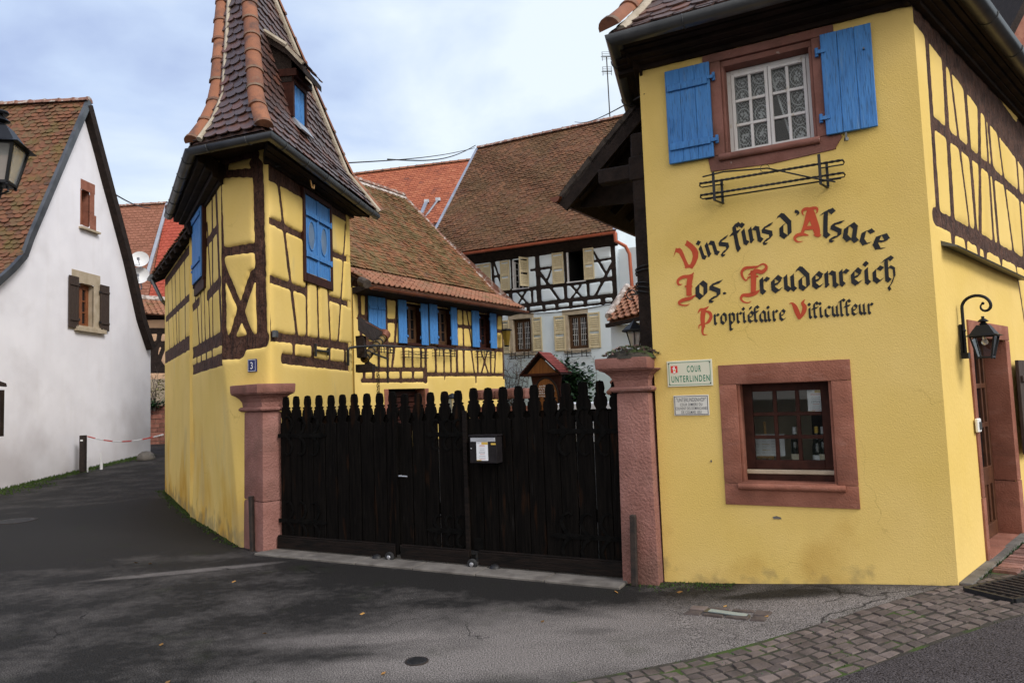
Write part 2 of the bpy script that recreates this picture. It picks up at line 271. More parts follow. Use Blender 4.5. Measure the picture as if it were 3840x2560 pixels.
# glass that can be looked through
def glassmat(name, tint, alpha):
    m = bpy.data.materials.new(name); m.use_nodes = True; t = m.node_tree; n = t.nodes; l = t.links; n.clear()
    o = n.new('ShaderNodeOutputMaterial'); mxs = n.new('ShaderNodeMixShader'); tr = n.new('ShaderNodeBsdfTransparent'); gl = n.new('ShaderNodeBsdfGlossy'); fr = n.new('ShaderNodeFresnel')
    tr.inputs[0].default_value = (*tint, 1); gl.inputs['Roughness'].default_value = .02; fr.inputs[0].default_value = 1.35
    l.new(fr.outputs[0], mxs.inputs[0]); l.new(tr.outputs[0], mxs.inputs[1]); l.new(gl.outputs[0], mxs.inputs[2]); l.new(mxs.outputs[0], o.inputs[0])
    MATS[name] = m
glassmat('clear_glass', (.85, .87, .87), 1)
def frosted(name, c):
    m = bpy.data.materials.new(name); m.use_nodes = True; b = m.node_tree.nodes['Principled BSDF']
    b.inputs['Base Color'].default_value = (*c, 1); b.inputs['Roughness'].default_value = .35; b.inputs['Transmission Weight'].default_value = .75; b.inputs['IOR'].default_value = 1.15
    MATS[name] = m
frosted('lamp_glass', (.62, .62, .60)); frosted('amber_glass', (.32, .21, .03)); frosted('bulb_glass', (.9, .9, .88))
# asphalt: fine aggregate, dry pale centre, damp dark edges, oily stains
def asphalt(name, dark, light):
    m = bpy.data.materials.new(name); m.use_nodes = True; t = m.node_tree; n = t.nodes; l = t.links; b = n['Principled BSDF']
    b.inputs['Specular IOR Level'].default_value = .05
    g = n.new('ShaderNodeNewGeometry')
    def noise(s, d=5, st=(1, 1, 1), loc=(0, 0, 0)):
        mpn = n.new('ShaderNodeMapping'); mpn.inputs['Scale'].default_value = st; mpn.inputs['Location'].default_value = loc; l.new(g.outputs['Position'], mpn.inputs[0])
        a = n.new('ShaderNodeTexNoise'); a.inputs['Scale'].default_value = s; a.inputs['Detail'].default_value = d; l.new(mpn.outputs[0], a.inputs['Vector']); return a.outputs['Fac']
    def mth(op, a, bb):
        x = n.new('ShaderNodeMath'); x.operation = op
        for i, v in enumerate((a, bb)):
            if isinstance(v, (int, float)): x.inputs[i].default_value = v
            else: l.new(v, x.inputs[i])
        return x.outputs[0]
    def blob(c, r, amp):                       # a patch lying on the road, elliptical in plan
        mpn = n.new('ShaderNodeMapping'); mpn.vector_type = 'TEXTURE'; mpn.inputs['Location'].default_value = (c[0], c[1], 0); mpn.inputs['Rotation'].default_value = (0, 0, c[2]); mpn.inputs['Scale'].default_value = (r[0], r[1], 50)
        l.new(g.outputs['Position'], mpn.inputs[0]); v = n.new('ShaderNodeVectorMath'); v.operation = 'LENGTH'; l.new(mpn.outputs[0], v.inputs[0])
        mr = n.new('ShaderNodeMapRange'); mr.interpolation_type = 'SMOOTHSTEP'; mr.inputs['From Min'].default_value = 1.0; mr.inputs['From Max'].default_value = .35; mr.inputs['To Max'].default_value = amp
        l.new(v.outputs['Value'], mr.inputs[0]); return mr.outputs[0]
    f = mth('ADD', mth('ADD', mth('MULTIPLY', mth('SUBTRACT', noise(1.6, 9, (1, 1.35, 1)), .5), .85), mth('MULTIPLY', mth('SUBTRACT', noise(11, 8, (1, 1.2, 1), (3, 1, 0)), .5), .42)), .12)
    if name == 'asphalt':
        for c, r, a in (((.95, 4.9, -.1), (2.9, 1.05), .68), ((2.6, 5.2, -.2), (1.2, .5), .45), ((-.9, 4.5, .1), (1.5, .38), .42), ((-1.3, 5.1, .05), (1.0, .18), .3), ((-3.3, 7.35, .30), (1.3, .12), .5), ((.35, 5.55, -.45), (.55, .16), -.25), ((2.05, 5.55, -.25), (.75, .15), -.4), ((-1.0, 4.75, -.1), (.5, .12), -.2), ((.5, 5.1, 0), (.25, .1), -.2), ((-.6, 6.6, -.47), (2.6, .55), -.2), ((-5.5, 10.5, .6), (5, 3.2), -.7)):
            f = mth('ADD', f, blob(c, r, a))
    rp_ = n.new('ShaderNodeValToRGB'); rp_.color_ramp.elements[0].position = .05; rp_.color_ramp.elements[0].color = (*dark, 1); rp_.color_ramp.elements[1].position = .85; rp_.color_ramp.elements[1].color = (*light, 1)
    l.new(f, rp_.inputs[0])
    sp = noise(115, 6); mr = n.new('ShaderNodeMapRange'); mr.inputs['From Min'].default_value = .34; mr.inputs['From Max'].default_value = .68; mr.inputs['To Min'].default_value = .12; mr.inputs['To Max'].default_value = 2.3; l.new(sp, mr.inputs[0])
    vm = n.new('ShaderNodeVectorMath'); vm.operation = 'SCALE'; l.new(rp_.outputs[0], vm.inputs[0]); l.new(mr.outputs[0], vm.inputs['Scale'])
    l.new(vm.outputs[0], b.inputs['Base Color'])
    bp = n.new('ShaderNodeBump'); bp.inputs['Strength'].default_value = .8; bp.inputs['Distance'].default_value = .006; l.new(sp, bp.inputs['Height']); l.new(bp.outputs[0], b.inputs['Normal'])
    rr = n.new('ShaderNodeMapRange'); rr.inputs['To Min'].default_value = .62; rr.inputs['To Max'].default_value = .92; l.new(f, rr.inputs[0]); l.new(rr.outputs[0], b.inputs['Roughness'])
    MATS[name] = m
asphalt('asphalt', (.018, .017, .0162), (.148, .133, .124)); asphalt('asphalt_road', (.05, .044, .045), (.10, .088, .088))
cracks(MATS['asphalt'], (.006, .006, .006), .5, .005, .85, .5, .56, True)
mixin(MATS['asphalt'], (.022, .030, .010), 2.0, .60, .78, .4, loc=(5, 2, 0), det=9)
# ------------------------------------------------------------------ mesh building
WB = {}                                            # world base of every object
def tag(o, label=None, cat=None, group=None, kind=None):
    if label: o['label'] = label
    if cat: o['category'] = cat
    if group: o['group'] = group
    if kind: o['kind'] = kind
    return o
def thing(name, loc, label, cat, group=None, rz=0):
    o = bpy.data.objects.new(name, None); o.empty_display_size = .2; COL.objects.link(o)
    o.location = loc; o.rotation_euler.z = rz; WB[o.name] = Vector(loc); return tag(o, label, cat, group)
RN = random.Random(7)
class MB:
    def __init__(s): s.v = []; s.f = []; s.r = []
    def add(s, vs, fs, r=None):
        k = len(s.v); s.v += [tuple(x) for x in vs]; s.f += [tuple(i+k for i in f) for f in fs]; s.r += [(r if r is not None else .5)]*len(fs); return s
    def hexa(s, p, r=None):                      # 8 points: bottom 4, top 4
        return s.add(p, [(0, 3, 2, 1), (4, 5, 6, 7), (0, 1, 5, 4), (1, 2, 6, 5), (2, 3, 7, 6), (3, 0, 4, 7)], r)
    def box(s, c, hx, hy, hz, ax=(1, 0, 0), ay=(0, 1, 0), az=(0, 0, 1), r=None):
        c = Vector(c); ax = Vector(ax)*hx; ay = Vector(ay)*hy; az = Vector(az)*hz
        return s.hexa([c-ax-ay-az, c+ax-ay-az, c+ax+ay-az, c-ax+ay-az, c-ax-ay+az, c+ax-ay+az, c+ax+ay+az, c-ax+ay+az], r)
    def fbox(s, F, u0, u1, z0, z1, o0, o1, r=None):
        return s.hexa([F.P(u0, z0, o0), F.P(u1, z0, o0), F.P(u1, z0, o1), F.P(u0, z0, o1), F.P(u0, z1, o0), F.P(u1, z1, o0), F.P(u1, z1, o1), F.P(u0, z1, o1)], r)
    def fprism(s, F, pts, o0, o1, r=None):
        n = len(pts); vs = [F.P(u, z, o1) for u, z in pts]+[F.P(u, z, o0) for u, z in pts]
        return s.add(vs, [tuple(range(n)), tuple(range(2*n-1, n-1, -1))]+[(i, i+n, (i+1) % n+n, (i+1) % n) for i in range(n)], r)
    def bar(s, a, b, w, h, up=(0, 0, 1), r=None):
        a = Vector(a); b = Vector(b); t = (b-a); ln = t.length; t.normalize(); u = Vector(up); x = t.cross(u)
        if x.length < 1e-4: x = t.cross(Vector((1, 0, 0)))
        x.normalize(); y = x.cross(t); return s.box((a+b)/2, w/2, ln/2, h/2, x, t, y, r)
    def tube(s, pts, rr, n=8, cap=True, closed=False, r=None):
        pts = [Vector(p) for p in pts]; m = len(pts); vs = []; fs = []; ref = None
        rad_ = rr if isinstance(rr, (list, tuple)) else [rr]*m
        for i, p in enumerate(pts):
            a = pts[(i-1) % m] if closed else pts[max(i-1, 0)]; b = pts[(i+1) % m] if closed else pts[min(i+1, m-1)]
            t = (b-a).normalized() if (b-a).length > 1e-9 else Vector((0, 0, 1))
            if ref is None: ref = Vector((0, 0, 1)) if abs(t.z) < .9 else Vector((1, 0, 0))
            x = t.cross(ref)
            if x.length < 1e-5: x = t.orthogonal()
            x.normalize(); y = x.cross(t); ref = y
            for k_ in range(n):
                q = 2*math.pi*k_/n; vs.append(p+(x*math.cos(q)+y*math.sin(q))*rad_[i])
        for i in range(m if closed else m-1):
            j = (i+1) % m
            for k_ in range(n): fs.append((i*n+k_, i*n+(k_+1) % n, j*n+(k_+1) % n, j*n+k_))
        if cap and not closed: fs.append(tuple(range(n-1, -1, -1))); fs.append(tuple(range((m-1)*n, m*n)))
        return s.add(vs, fs, r)
    def lathe(s, c, prof, n=16, ax=None, r=None, sq=False):
        c = Vector(c); X = Vector((1, 0, 0)); Y_ = Vector((0, 1, 0)); Z = Vector((0, 0, 1))
        if ax is not None: Z = Vector(ax).normalized(); X = Z.orthogonal().normalized(); Y_ = Z.cross(X)
        vs = []; fs = []; off = math.pi/n if sq else 0
        for (rr, h) in prof:
            for k_ in range(n):
                q = 2*math.pi*k_/n+off; vs.append(c+X*rr*math.cos(q)+Y_*rr*math.sin(q)+Z*h)
        for i in range(len(prof)-1):
            for k_ in range(n): fs.append((i*n+k_, i*n+(k_+1) % n, (i+1)*n+(k_+1) % n, (i+1)*n+k_))
        fs.append(tuple(range(n-1, -1, -1))); fs.append(tuple(range((len(prof)-1)*n, len(prof)*n)))
        return s.add(vs, fs, r)
    def sphere(s, c, rr, n=8, r=None, sz=1):
        return s.lathe(Vector(c), [(max(1e-4, rr*math.sin(math.pi*i/n)), -rr*sz*math.cos(math.pi*i/n)) for i in range(n+1)], n*2, None, r)
    def ribbon(s, F, pts, o, th=.0008):           # variable-width painted stroke: (u, z, width)
        n = len(pts); Lp = []; Rp = []
        for i, (u, z, w) in enumerate(pts):
            a = pts[max(i-1, 0)]; b = pts[min(i+1, n-1)]; du, dz = b[0]-a[0], b[1]-a[1]; k_ = math.hypot(du, dz) or 1
            Lp.append((u-dz/k_*w/2, z+du/k_*w/2)); Rp.append((u+dz/k_*w/2, z-du/k_*w/2))
        vs = [F.P(u, z, o+th) for u, z in Lp]+[F.P(u, z, o+th) for u, z in Rp]
        return s.add(vs, [(i, i+1, n+i+1, n+i) for i in range(n-1)])
    def build(s, name, m, parent=None, bevel=0, smooth=False, base=None, flat=True, seg=1):
        P = [Vector(v) for v in s.v]
        if parent is not None: B = WB[parent.name]
        elif base is not None: B = Vector(base)
        else:
            xs = [p.x for p in P]; ys = [p.y for p in P]; B = Vector(((min(xs)+max(xs))/2, (min(ys)+max(ys))/2, min(p.z for p in P)))
        me = bpy.data.meshes.new(name); me.from_pydata([tuple(p-B) for p in P], [], s.f); me.update()
        if bevel:
            bm = bmesh.new(); bm.from_mesh(me); bmesh.ops.recalc_face_normals(bm, faces=bm.faces)
            es = [e_ for e_ in bm.edges if len(e_.link_faces) == 2 and e_.calc_face_angle(0) > .5]
            bmesh.ops.bevel(bm, geom=es, offset=bevel, segments=seg, affect='EDGES', profile=.6, clamp_overlap=True); bm.to_mesh(me); bm.free()
        else:
            if len(set(s.r)) > 1 or True:
                at = me.attributes.new('rnd', 'FLOAT', 'FACE')
                if len(at.data) == len(s.r): at.data.foreach_set('value', s.r)
        if smooth:
            me.polygons.foreach_set('use_smooth', [True]*len(me.polygons))
            if smooth != 'all':
                try: me.set_sharp_from_angle(angle=rad(38))
                except Exception: pass
        o = bpy.data.objects.new(name, me); COL.objects.link(o); me.materials.append(MATS[m] if isinstance(m, str) else m)
        if parent is not None: o.parent = parent
        else: o.location = B
        WB[o.name] = B; return o
def text_into(mb, F, body, u, z, size, o, xs=1., align='CENTER', shear=0, th=.0006, bold=.0, sp_=1., fit=None):
    c = bpy.data.curves.new('lettering', 'FONT'); c.body = body; c.size = size; c.align_x = align; c.resolution_u = 4; c.shear = shear; c.offset = bold; c.space_character = sp_
    ob = bpy.data.objects.new('lettering', c); COL.objects.link(ob); dg = bpy.context.evaluated_depsgraph_get(); dg.update()
    me = ob.evaluated_get(dg).to_mesh(); xx = [v.co.x for v in me.vertices]; xs = fit/(max(xx)-min(xx)) if fit else xs; vs = [F.P(u+v.co.x*xs*F.sg, z+v.co.y, o+th) for v in me.vertices]; fs = [tuple(p.vertices) for p in me.polygons]
    if fs: mb.add(vs, fs)
    ob.evaluated_get(dg).to_mesh_clear(); bpy.data.objects.remove(ob); bpy.data.curves.remove(c)
def dirsign(F):                                   # +1 when u grows to the viewer's right
    F.sg = 1 if (F.d.x*F.n.y-F.d.y*F.n.x) < 0 else -1; return F
def copy_tree(o, parent=None):
    c = o.copy(); COL.objects.link(c); WB[c.name] = WB[o.name]
    if parent is not None: c.parent = parent
    for ch in [x for x in bpy.data.objects if x.parent == o]: copy_tree(ch, c)
    return c
# ---- numpy clipping of a triangle soup by a per-vertex field
def clip(V, T, fi, keep=1):
    if len(T) == 0: return V, T
    d = V[:, fi]*keep; s = d[T] > 0; c = s.sum(1); full = T[c == 3]; mix = T[(c == 1) | (c == 2)]
    newv = []; newt = []; base = len(V); cache = {}
    def cut(i, j):
        k = (i, j) if i < j else (j, i)
        if k not in cache:
            t = d[k[0]]/(d[k[0]]-d[k[1]]); v = V[k[0]]*(1-t)+V[k[1]]*t; v[fi] = 0; cache[k] = base+len(newv); newv.append(v)
        return cache[k]
    for tri in mix.tolist():
        ins = [d[q] > 0 for q in tri]; poly = []
        for q in range(3):
            a, b = tri[q], tri[(q+1) % 3]
            if ins[q]: poly.append(a)
            if ins[q] != ins[(q+1) % 3]: poly.append(cut(a, b))
        for q in range(1, len(poly)-1): newt.append((poly[0], poly[q], poly[q+1]))
    if newv: V = np.vstack([V, np.array(newv)])
    T2 = np.vstack([full]+([np.array(newt)] if newt else [])) if len(full) or newt else np.zeros((0, 3), int)
    return V, T2.astype(int)
def segd(U, Zz, a, b):
    ax, ay = a; bx, by = b; dx, dy = bx-ax, by-ay; L2 = dx*dx+dy*dy+1e-12
    t = np.clip(((U-ax)*dx+(Zz-ay)*dy)/L2, 0, 1); return np.hypot(U-ax-t*dx, Zz-ay-t*dy)
def polysd(U, Zz, poly):
    dm = np.full(U.shape, 1e9); ins = np.zeros(U.shape, bool); n = len(poly)
    for i in range(n):
        a, b = poly[i], poly[(i+1) % n]; dm = np.minimum(dm, segd(U, Zz, a, b))
        c = ((a[1] > Zz) != (b[1] > Zz)); xx = (b[0]-a[0])*(Zz-a[1])/((b[1]-a[1]) if abs(b[1]-a[1]) > 1e-9 else 1e-9)+a[0]; ins ^= c & (U < xx)
    return np.where(ins, dm, -dm)
def wob(U, Zz, seed, f):
    r = random.Random(seed); o = 0*U
    for _ in range(7):
        a, b, p = r.uniform(-f, f), r.uniform(-f, f), r.uniform(0, 6.28); o = o+np.sin(a*U+b*Zz+p)
    return o/3.
def mesh_np(name, P, T, m, parent):
    used, inv = np.unique(T.ravel(), return_inverse=True); P = P[used]; T = inv.reshape(-1, 3)
    B = np.array(WB[parent.name]); me = bpy.data.meshes.new(name)
    me.vertices.add(len(P)); me.vertices.foreach_set('co', (P-B).astype(np.float32).ravel())
    me.loops.add(len(T)*3); me.loops.foreach_set('vertex_index', T.astype(np.int32).ravel())
    me.polygons.add(len(T)); me.polygons.foreach_set('loop_start', np.arange(0, len(T)*3, 3, dtype=np.int32)); me.polygons.foreach_set('loop_total', np.full(len(T), 3, np.int32))
    me.polygons.foreach_set('use_smooth', np.ones(len(T), bool)); me.update(calc_edges=True); me.validate()
    o = bpy.data.objects.new(name, me); COL.objects.link(o); me.materials.append(MATS[m]); o.parent = parent; WB[o.name] = Vector(B); return o
def framed(F, outline, holes, beams, g, root, pm, tm='timber', bulge=.022, seed=1, warp=None, wn='wall', tn='timber_frame', wamp=.007, und=.006, k=.014, cornerfade=.03):
    """plaster wall with timbers: the plaster swells out between the beams, cut along the wobbly beam edges"""
    us = [p[0] for p in outline]; z_ = [p[1] for p in outline]; u0, u1, z0, z1 = min(us), max(us), min(z_), max(z_)
    nu = int((u1-u0)/g)+3; nz_ = int((z1-z0)/g)+3
    U, Zz = np.meshgrid(np.linspace(u0-g*.5, u1+g*.5, nu), np.linspace(z0-g*.5, z1+g*.5, nz_)); sh = U.shape; U = U.ravel(); Zz = Zz.ravel()
    A = polysd(U, Zz, outline)
    for (a, b, c, d_) in holes:
        q = np.maximum(np.maximum(a-U, U-b), np.maximum(c-Zz, Zz-d_)); A = np.minimum(A, q)
    if beams:
        acc = 0
        for i, (p, q, hw) in enumerate(beams):
            dd_ = segd(U, Zz, p, q)-hw+wamp*wob(U, Zz, seed*100+i, 16)*.6; acc = acc+np.exp(np.clip(-dd_/k, -60, 60))
        Bf = -k*np.log(acc+1e-30)+wamp*.5*wob(U, Zz, seed, 60)
    else: Bf = np.full(U.shape, 9.)
    idx = np.arange(nu*nz_).reshape(sh); a, b, c, d_ = idx[:-1, :-1].ravel(), idx[:-1, 1:].ravel(), idx[1:, 1:].ravel(), idx[1:, :-1].ravel()
    T = np.vstack([np.stack([a, b, c], 1), np.stack([a, c, d_], 1)])
    V = np.stack([U, Zz, A, Bf], 1)
    keep = (V[T][:, :, 2] > 0).any(1); T = T[keep]; V, T = clip(V, T, 2, 1)
    # consistent winding: face outwards
    fl = (F.d.cross(Vector((0, 0, 1)))).dot(F.n) < 0
    if fl: T = T[:, ::-1]
    O = np.array(F.O); dv = np.array(F.d); nv = np.array(F.n); res = []
    for part, keep, m in ((wn, 1, pm), (tn, -1, tm)):
        V2, T2 = clip(V, T, 3, keep)
        if len(T2) == 0: res.append(None); continue
        u, z, Bq = V2[:, 0], V2[:, 1], V2[:, 3]
        if keep > 0:
            off = bulge*(1-np.exp(-np.maximum(Bq, 0)/.016)) if beams else np.full(u.shape, bulge)
            if cornerfade: off = off*(1-np.exp(-np.maximum(np.minimum(u-u0, u1-u), 0)/cornerfade))
            off = off+und*wob(u, z, seed+3, 4)*np.clip(Bq*20, 0, 1)*np.clip(np.minimum(u-u0, u1-u)*8, 0, 1)
        else: off = .0035*wob(u, z, seed+5, 40)*np.clip(-Bq*60, 0, 1)
        P = O+np.outer(u, dv)+np.outer(off, nv); P[:, 2] += z
        if warp: P = warp(P, u, z)
        res.append(mesh_np(part, P, T2, m, root))
    return res
def B(F, cv, lst, hw=.045):
    o = []
    for q in lst:
        a, b = q[0], q[1]; o.append((F.uz(cv(*a)), F.uz(cv(*b)), q[2] if len(q) > 2 else hw))
    return o
# ---- roofs
def hip_at(H, t):
    n = len(H)-1; x = t*n; i = min(int(x), n-1); return H[i].lerp(H[i+1], x-i)
def polyline_len(H): return sum((H[i+1]-H[i]).length for i in range(len(H)-1))
def at_len(H, s_):
    for i in range(len(H)-1):
        l_ = (H[i+1]-H[i]).length
        if s_ <= l_ or i == len(H)-2: return H[i].lerp(H[i+1], s_/l_)
        s_ -= l_
def tile_roof(mb, H1, H2, tw, ex, shape='beaver', thick=.014, lift=.022, seed=3, jit=.004, skip=None, under=True, margin=0.02, c=None, sag=0):
    """rows of real overlapping tiles between the two edge polylines H1, H2 (eave first)"""
    r = random.Random(seed); L1 = polyline_len(H1); L2 = polyline_len(H2); L_ = max(L1, L2); rows = max(1, int(L_/ex))
    Hn = 0
    for i in range(rows):
        t0 = i/rows; t1 = min(1, (i+1.9)/rows)
        a0, b0 = at_len(H1, t0*L1), at_len(H2, t0*L2); a1, b1 = at_len(H1, t1*L1), at_len(H2, t1*L2)
        wrow = (b0-a0).length
        if wrow < .03: continue
        e_ = (b0-a0).normalized(); up = ((a1+b1)/2-(a0+b0)/2); up = (up-e_*up.dot(e_)); upl = up.length or 1e-3; up /= upl
        nrm = e_.cross(up)
        if nrm.z < 0: nrm = -nrm
        off = (tw/2 if i % 2 else 0); k0 = -1; x = -off
        # skew so the columns follow the left edge
        while x < wrow:
            x0, x1 = max(0, x), min(wrow, x+tw)
            if x1-x0 > tw*.25:
                xm = (x0+x1)/2; f = xm/wrow; col = r.random(); col = min(1, max(0, col))
                bb = a0.lerp(b0, f); tt = a1.lerp(b1, f)
                if not (skip and skip(bb, i)):
                    hw = (x1-x0)/2-.002; ln = (tt-bb).length; uv = (tt-bb)/max(ln, 1e-6)
                    dz = lift+r.uniform(-jit, jit)*1.5; sh = r.uniform(-jit, jit); tl = r.uniform(-jit, jit)
                    if sag: dz += sag*math.sin(bb.x*1.7+i*.21)*math.sin(bb.y*.9+f*9)
                    def pt(q, v, h): return bb+e_*(q+sh)+uv*(v)+nrm*(h+tl*q/tw*2)
                    if shape == 'beaver':
                        dp = tw*.40; arc = [(-hw, dp), (-hw*.92, dp*.52), (-hw*.62, dp*.14), (0, 0), (hw*.62, dp*.14), (hw*.92, dp*.52), (hw, dp)]
                        top = [(hw, ln), (-hw, ln)]; pts = arc+top; n = len(pts)
                        h = lambda v: dz+thick*0+(-.004-dz)*v/ln+.004
                        vs = [pt(q, v, h(v)+thick) for q, v in pts]+[pt(q, v, h(v)) for q, v in arc]
                        fs = [tuple(range(n))]+[(j, n+j, n+j+1, j+1) for j in range(6)]
                        mb.add(vs, fs, col)
                    else:                        # interlocking pan tile: flat with a round roll on one side
                        xs = [-hw, -hw*.55, -hw*.1, hw*.2, hw*.45, hw*.7, hw*.92, hw]; hs = [.012, .0, .0, .006, .03, .042, .03, .012]
                        vs = []
                        for q, hh in zip(xs, hs): vs.append(pt(q, 0, dz+thick+hh))
                        for q, hh in zip(xs, hs): vs.append(pt(q, ln, thick+hh*.8))
                        for q, hh in zip(xs, hs): vs.append(pt(q, 0, dz+hh-.004))
                        m_ = len(xs); fs = [(j, j+1, m_+j+1, m_+j) for j in range(m_-1)]+[(2*m_+j, 2*m_+j+1, j+1, j) for j in range(m_-1)]
                        mb.add(vs, fs, col)
            x += tw
    if under:                                     # closed deck under the tiles
        n = 12
        for i in range(n):
            p = [at_len(H1, L1*i/n), at_len(H2, L2*i/n), at_len(H2, L2*(i+1)/n), at_len(H1, L1*(i+1)/n)]
            mb.add([q-Vector((0, 0, .012)) for q in p], [(0, 1, 2, 3)], 0.)
def ridge_tiles(mb, H, r0, seg, seed=5, n=9, nrm=None, collar=True):
    r = random.Random(seed); L_ = polyline_len(H); k = max(1, int(L_/seg)); prevx = None
    for i in range(k):
        a, b = at_len(H, L_*i/k), at_len(H, L_*(i+1.06)/k if i < k-1 else L_); t = (b-a).normalized()
        up = Vector((0, 0, 1)) if nrm is None else nrm; x = t.cross(up).normalized(); y = x.cross(t)
        if y.z < 0 and nrm is None: y = -y
        col = r.uniform(.35, 1); vs = []; rings = [(0, 1.10), (.10, 1.10), (.13, 1.0), (1.0, .93)] if collar else [(0, 1.05), (1, .95)]
        j = r.uniform(-.008, .008)
        for (f, s_) in rings:
            p = a.lerp(b, f)
            for q in range(n): an = math.pi*(q/(n-1)); vs.append(p+x*(math.cos(an)*r0*s_+j)+y*(math.sin(an)*r0*s_*.9))
        fs = [(ii*n+q, ii*n+q+1, (ii+1)*n+q+1, (ii+1)*n+q) for ii in range(len(rings)-1) for q in range(n-1)]
        fs.append(tuple(range(n)))
        if collar: mb.add(vs, fs[:n-1], 0.); k9 = len(mb.f); mb.f += [tuple(q9+len(mb.v)-len(vs) for q9 in f9) for f9 in fs[n-1:]]; mb.r += [col]*len(fs[n-1:])
        else: mb.add(vs, fs, col)
def gutter(mb, pts, r0, out, th=.004, n=9, straps=None, closed_end=True):
    """half-round gutter along pts (rim centre line), mitred"""
    pts = [Vector(p) for p in pts]; m = len(pts); R = []
    for i, p in enumerate(pts):
        ts = []
        if i > 0: ts.append((pts[i]-pts[i-1]).normalized())
        if i < m-1: ts.append((pts[i+1]-pts[i]).normalized())
        sides = [Vector((t.y, -t.x, 0)).normalized() for t in ts]; s_ = sides[0]
        if len(sides) == 2:
            s_ = (sides[0]+sides[1]).normalized(); s_ = s_/max(.3, s_.dot(sides[0]))
        R.append([(p+s_*(r0*math.cos(math.pi+math.pi*q/(n-1)))+Vector((0, 0, r0*math.sin(math.pi+math.pi*q/(n-1))))) for q in range(n)]+[(p+s_*((r0-th)*math.cos(2*math.pi-math.pi*q/(n-1)))+Vector((0, 0, (r0-th)*math.sin(2*math.pi-math.pi*q/(n-1))+.0))) for q in range(n)])
    vs = [v for ring in R for v in ring]; w = 2*n; fs = []
    for i in range(m-1):
        for q in range(w): fs.append((i*w+q, i*w+(q+1) % w, (i+1)*w+(q+1) % w, (i+1)*w+q))
    if closed_end:
        fs.append(tuple(range(n))); fs.append(tuple((m-1)*w+q for q in range(n)))
    mb.add(vs, fs)
    for i in range(m-1):                           # beads + straps
        a, b = pts[i], pts[i+1]; t = (b-a); ln = t.length; t.normalize(); s_ = Vector((t.y, -t.x, 0)).normalized()
        for sg in (1,):
            pass
        if straps:
            k = max(1, int(ln/straps))
            for j in range(k):
                c = a+t*ln*(j+.5)/k
                mb.tube([c+s_*((r0+.003)*math.cos(math.pi+math.pi*q/8))+Vector((0, 0, (r0+.003)*math.sin(math.pi+math.pi*q/8))) for q in range(9)], .006, 5)
def edge_bead(mb, pts, r): mb.tube(pts, r, 6)
# ---- joinery
def window(F, root, u0, u1, z0, z1, dep=.1, fw=.05, cols=2, rows=3, sash=1, fm='window_wood', gm='dark_glass', reveal=None, mw=.022, th=.04, name='window', mullion=True, label=None):
    f = MB(); o0, o1 = -dep-th, -dep
    def ring(a, b, c, d_, w, p0, p1):
        f.fbox(F, a, a+w, c, d_, p0, p1); f.fbox(F, b-w, b, c, d_, p0, p1); f.fbox(F, a+w, b-w, c, c+w, p0, p1); f.fbox(F, a+w, b-w, d_-w, d_, p0, p1)
    ring(u0, u1, z0, z1, fw, o0, o1)
    iu0, iu1, iz0, iz1 = u0+fw, u1-fw, z0+fw, z1-fw; sw = (iu1-iu0)/sash
    for s_ in range(sash):
        a, b = iu0+sw*s_+.002, iu0+sw*(s_+1)-.002
        if sash > 1: ring(a, b, iz0+.002, iz1-.002, fw*.75, o0-.004, o1+.008); w = fw*.75
        else: w = 0
        ca, cb, cz0, cz1 = a+w, b-w, iz0+w, iz1-w
        for i in range(1, cols): x = ca+(cb-ca)*i/cols; f.fbox(F, x-mw/2, x+mw/2, cz0, cz1, o0+.006, o1-.004)
        for i in range(1, rows): z = cz0+(cz1-cz0)*i/rows; f.fbox(F, ca, cb, z-mw/2, z+mw/2, o0+.009, o1-.002)
    w_ = f.build(name, fm, root, bevel=.003)
    p = MB(); p.fbox(F, u0+fw*.5, u1-fw*.5, z0+fw*.5, z1-fw*.5, -dep-th*.55, -dep-th*.5); p.build('pane', gm, w_)
    return w_
def reveal(mb, F, u0, u1, z0, z1, dep, t=.02):     # lining of the opening
    mb.fbox(F, u0-t, u0, z0-t, z1+t, -dep, -.004); mb.fbox(F, u1, u1+t, z0-t, z1+t, -dep, -.004)
    mb.fbox(F, u0, u1, z0-t, z0, -dep, -.004); mb.fbox(F, u0, u1, z1, z1+t, -dep, -.004)
def plank_shutter(F, root, u0, u1, z0, z1, o, m='blue_paint', planks=3, battens=(.16, .84), t=.03, back=True, hinge=None, swing=0, split=False):
    """shutter lying against the wall, or swung out round one edge by an angle"""
    f = MB(); G = F
    if swing:
        ed = u0 if swing > 0 else u1; an = abs(swing); O_ = F.P(ed, 0, o); dirv = (F.d*math.cos(an)*(1 if swing > 0 else -1)+F.n*math.sin(an))
        nn_ = (F.n*math.cos(an)-F.d*math.sin(an)*(1 if swing > 0 else -1)); G = PFac(O_, dirv, nn_); w = u1-u0; u0, u1, o = 0, w, 0
    w = (u1-u0)/planks
    for i in range(planks): f.fbox(G, u0+w*i+.0008, u0+w*(i+1)-.0008, z0, z1, o, o+t)
    if back:
        for b in battens:
            z = z0+(z1-z0)*b; f.fbox(G, u0+(u1-u0)*.05, u0+(u1-u0)*.95, z-.03, z+.03, o+t, o+t+.022)
    s_ = f.build('shutter', m, root, bevel=.004)
    if hinge is not None:
        e_ = u0 if hinge < 0 else u1
        for b in (.17, .83):
            h = MB(); z = z0+(z1-z0)*b; h.fbox(G, e_-.035, e_+.035, z-.014, z+.014, o+t, o+t+.012); h.tube([G.P(e_+.03*hinge, z-.03, o+t*.5), G.P(e_+.03*hinge, z+.04, o+t*.5)], .014, 8); h.build('hinge', 'iron' if m != 'blue_paint' else m, s_)
    return s_
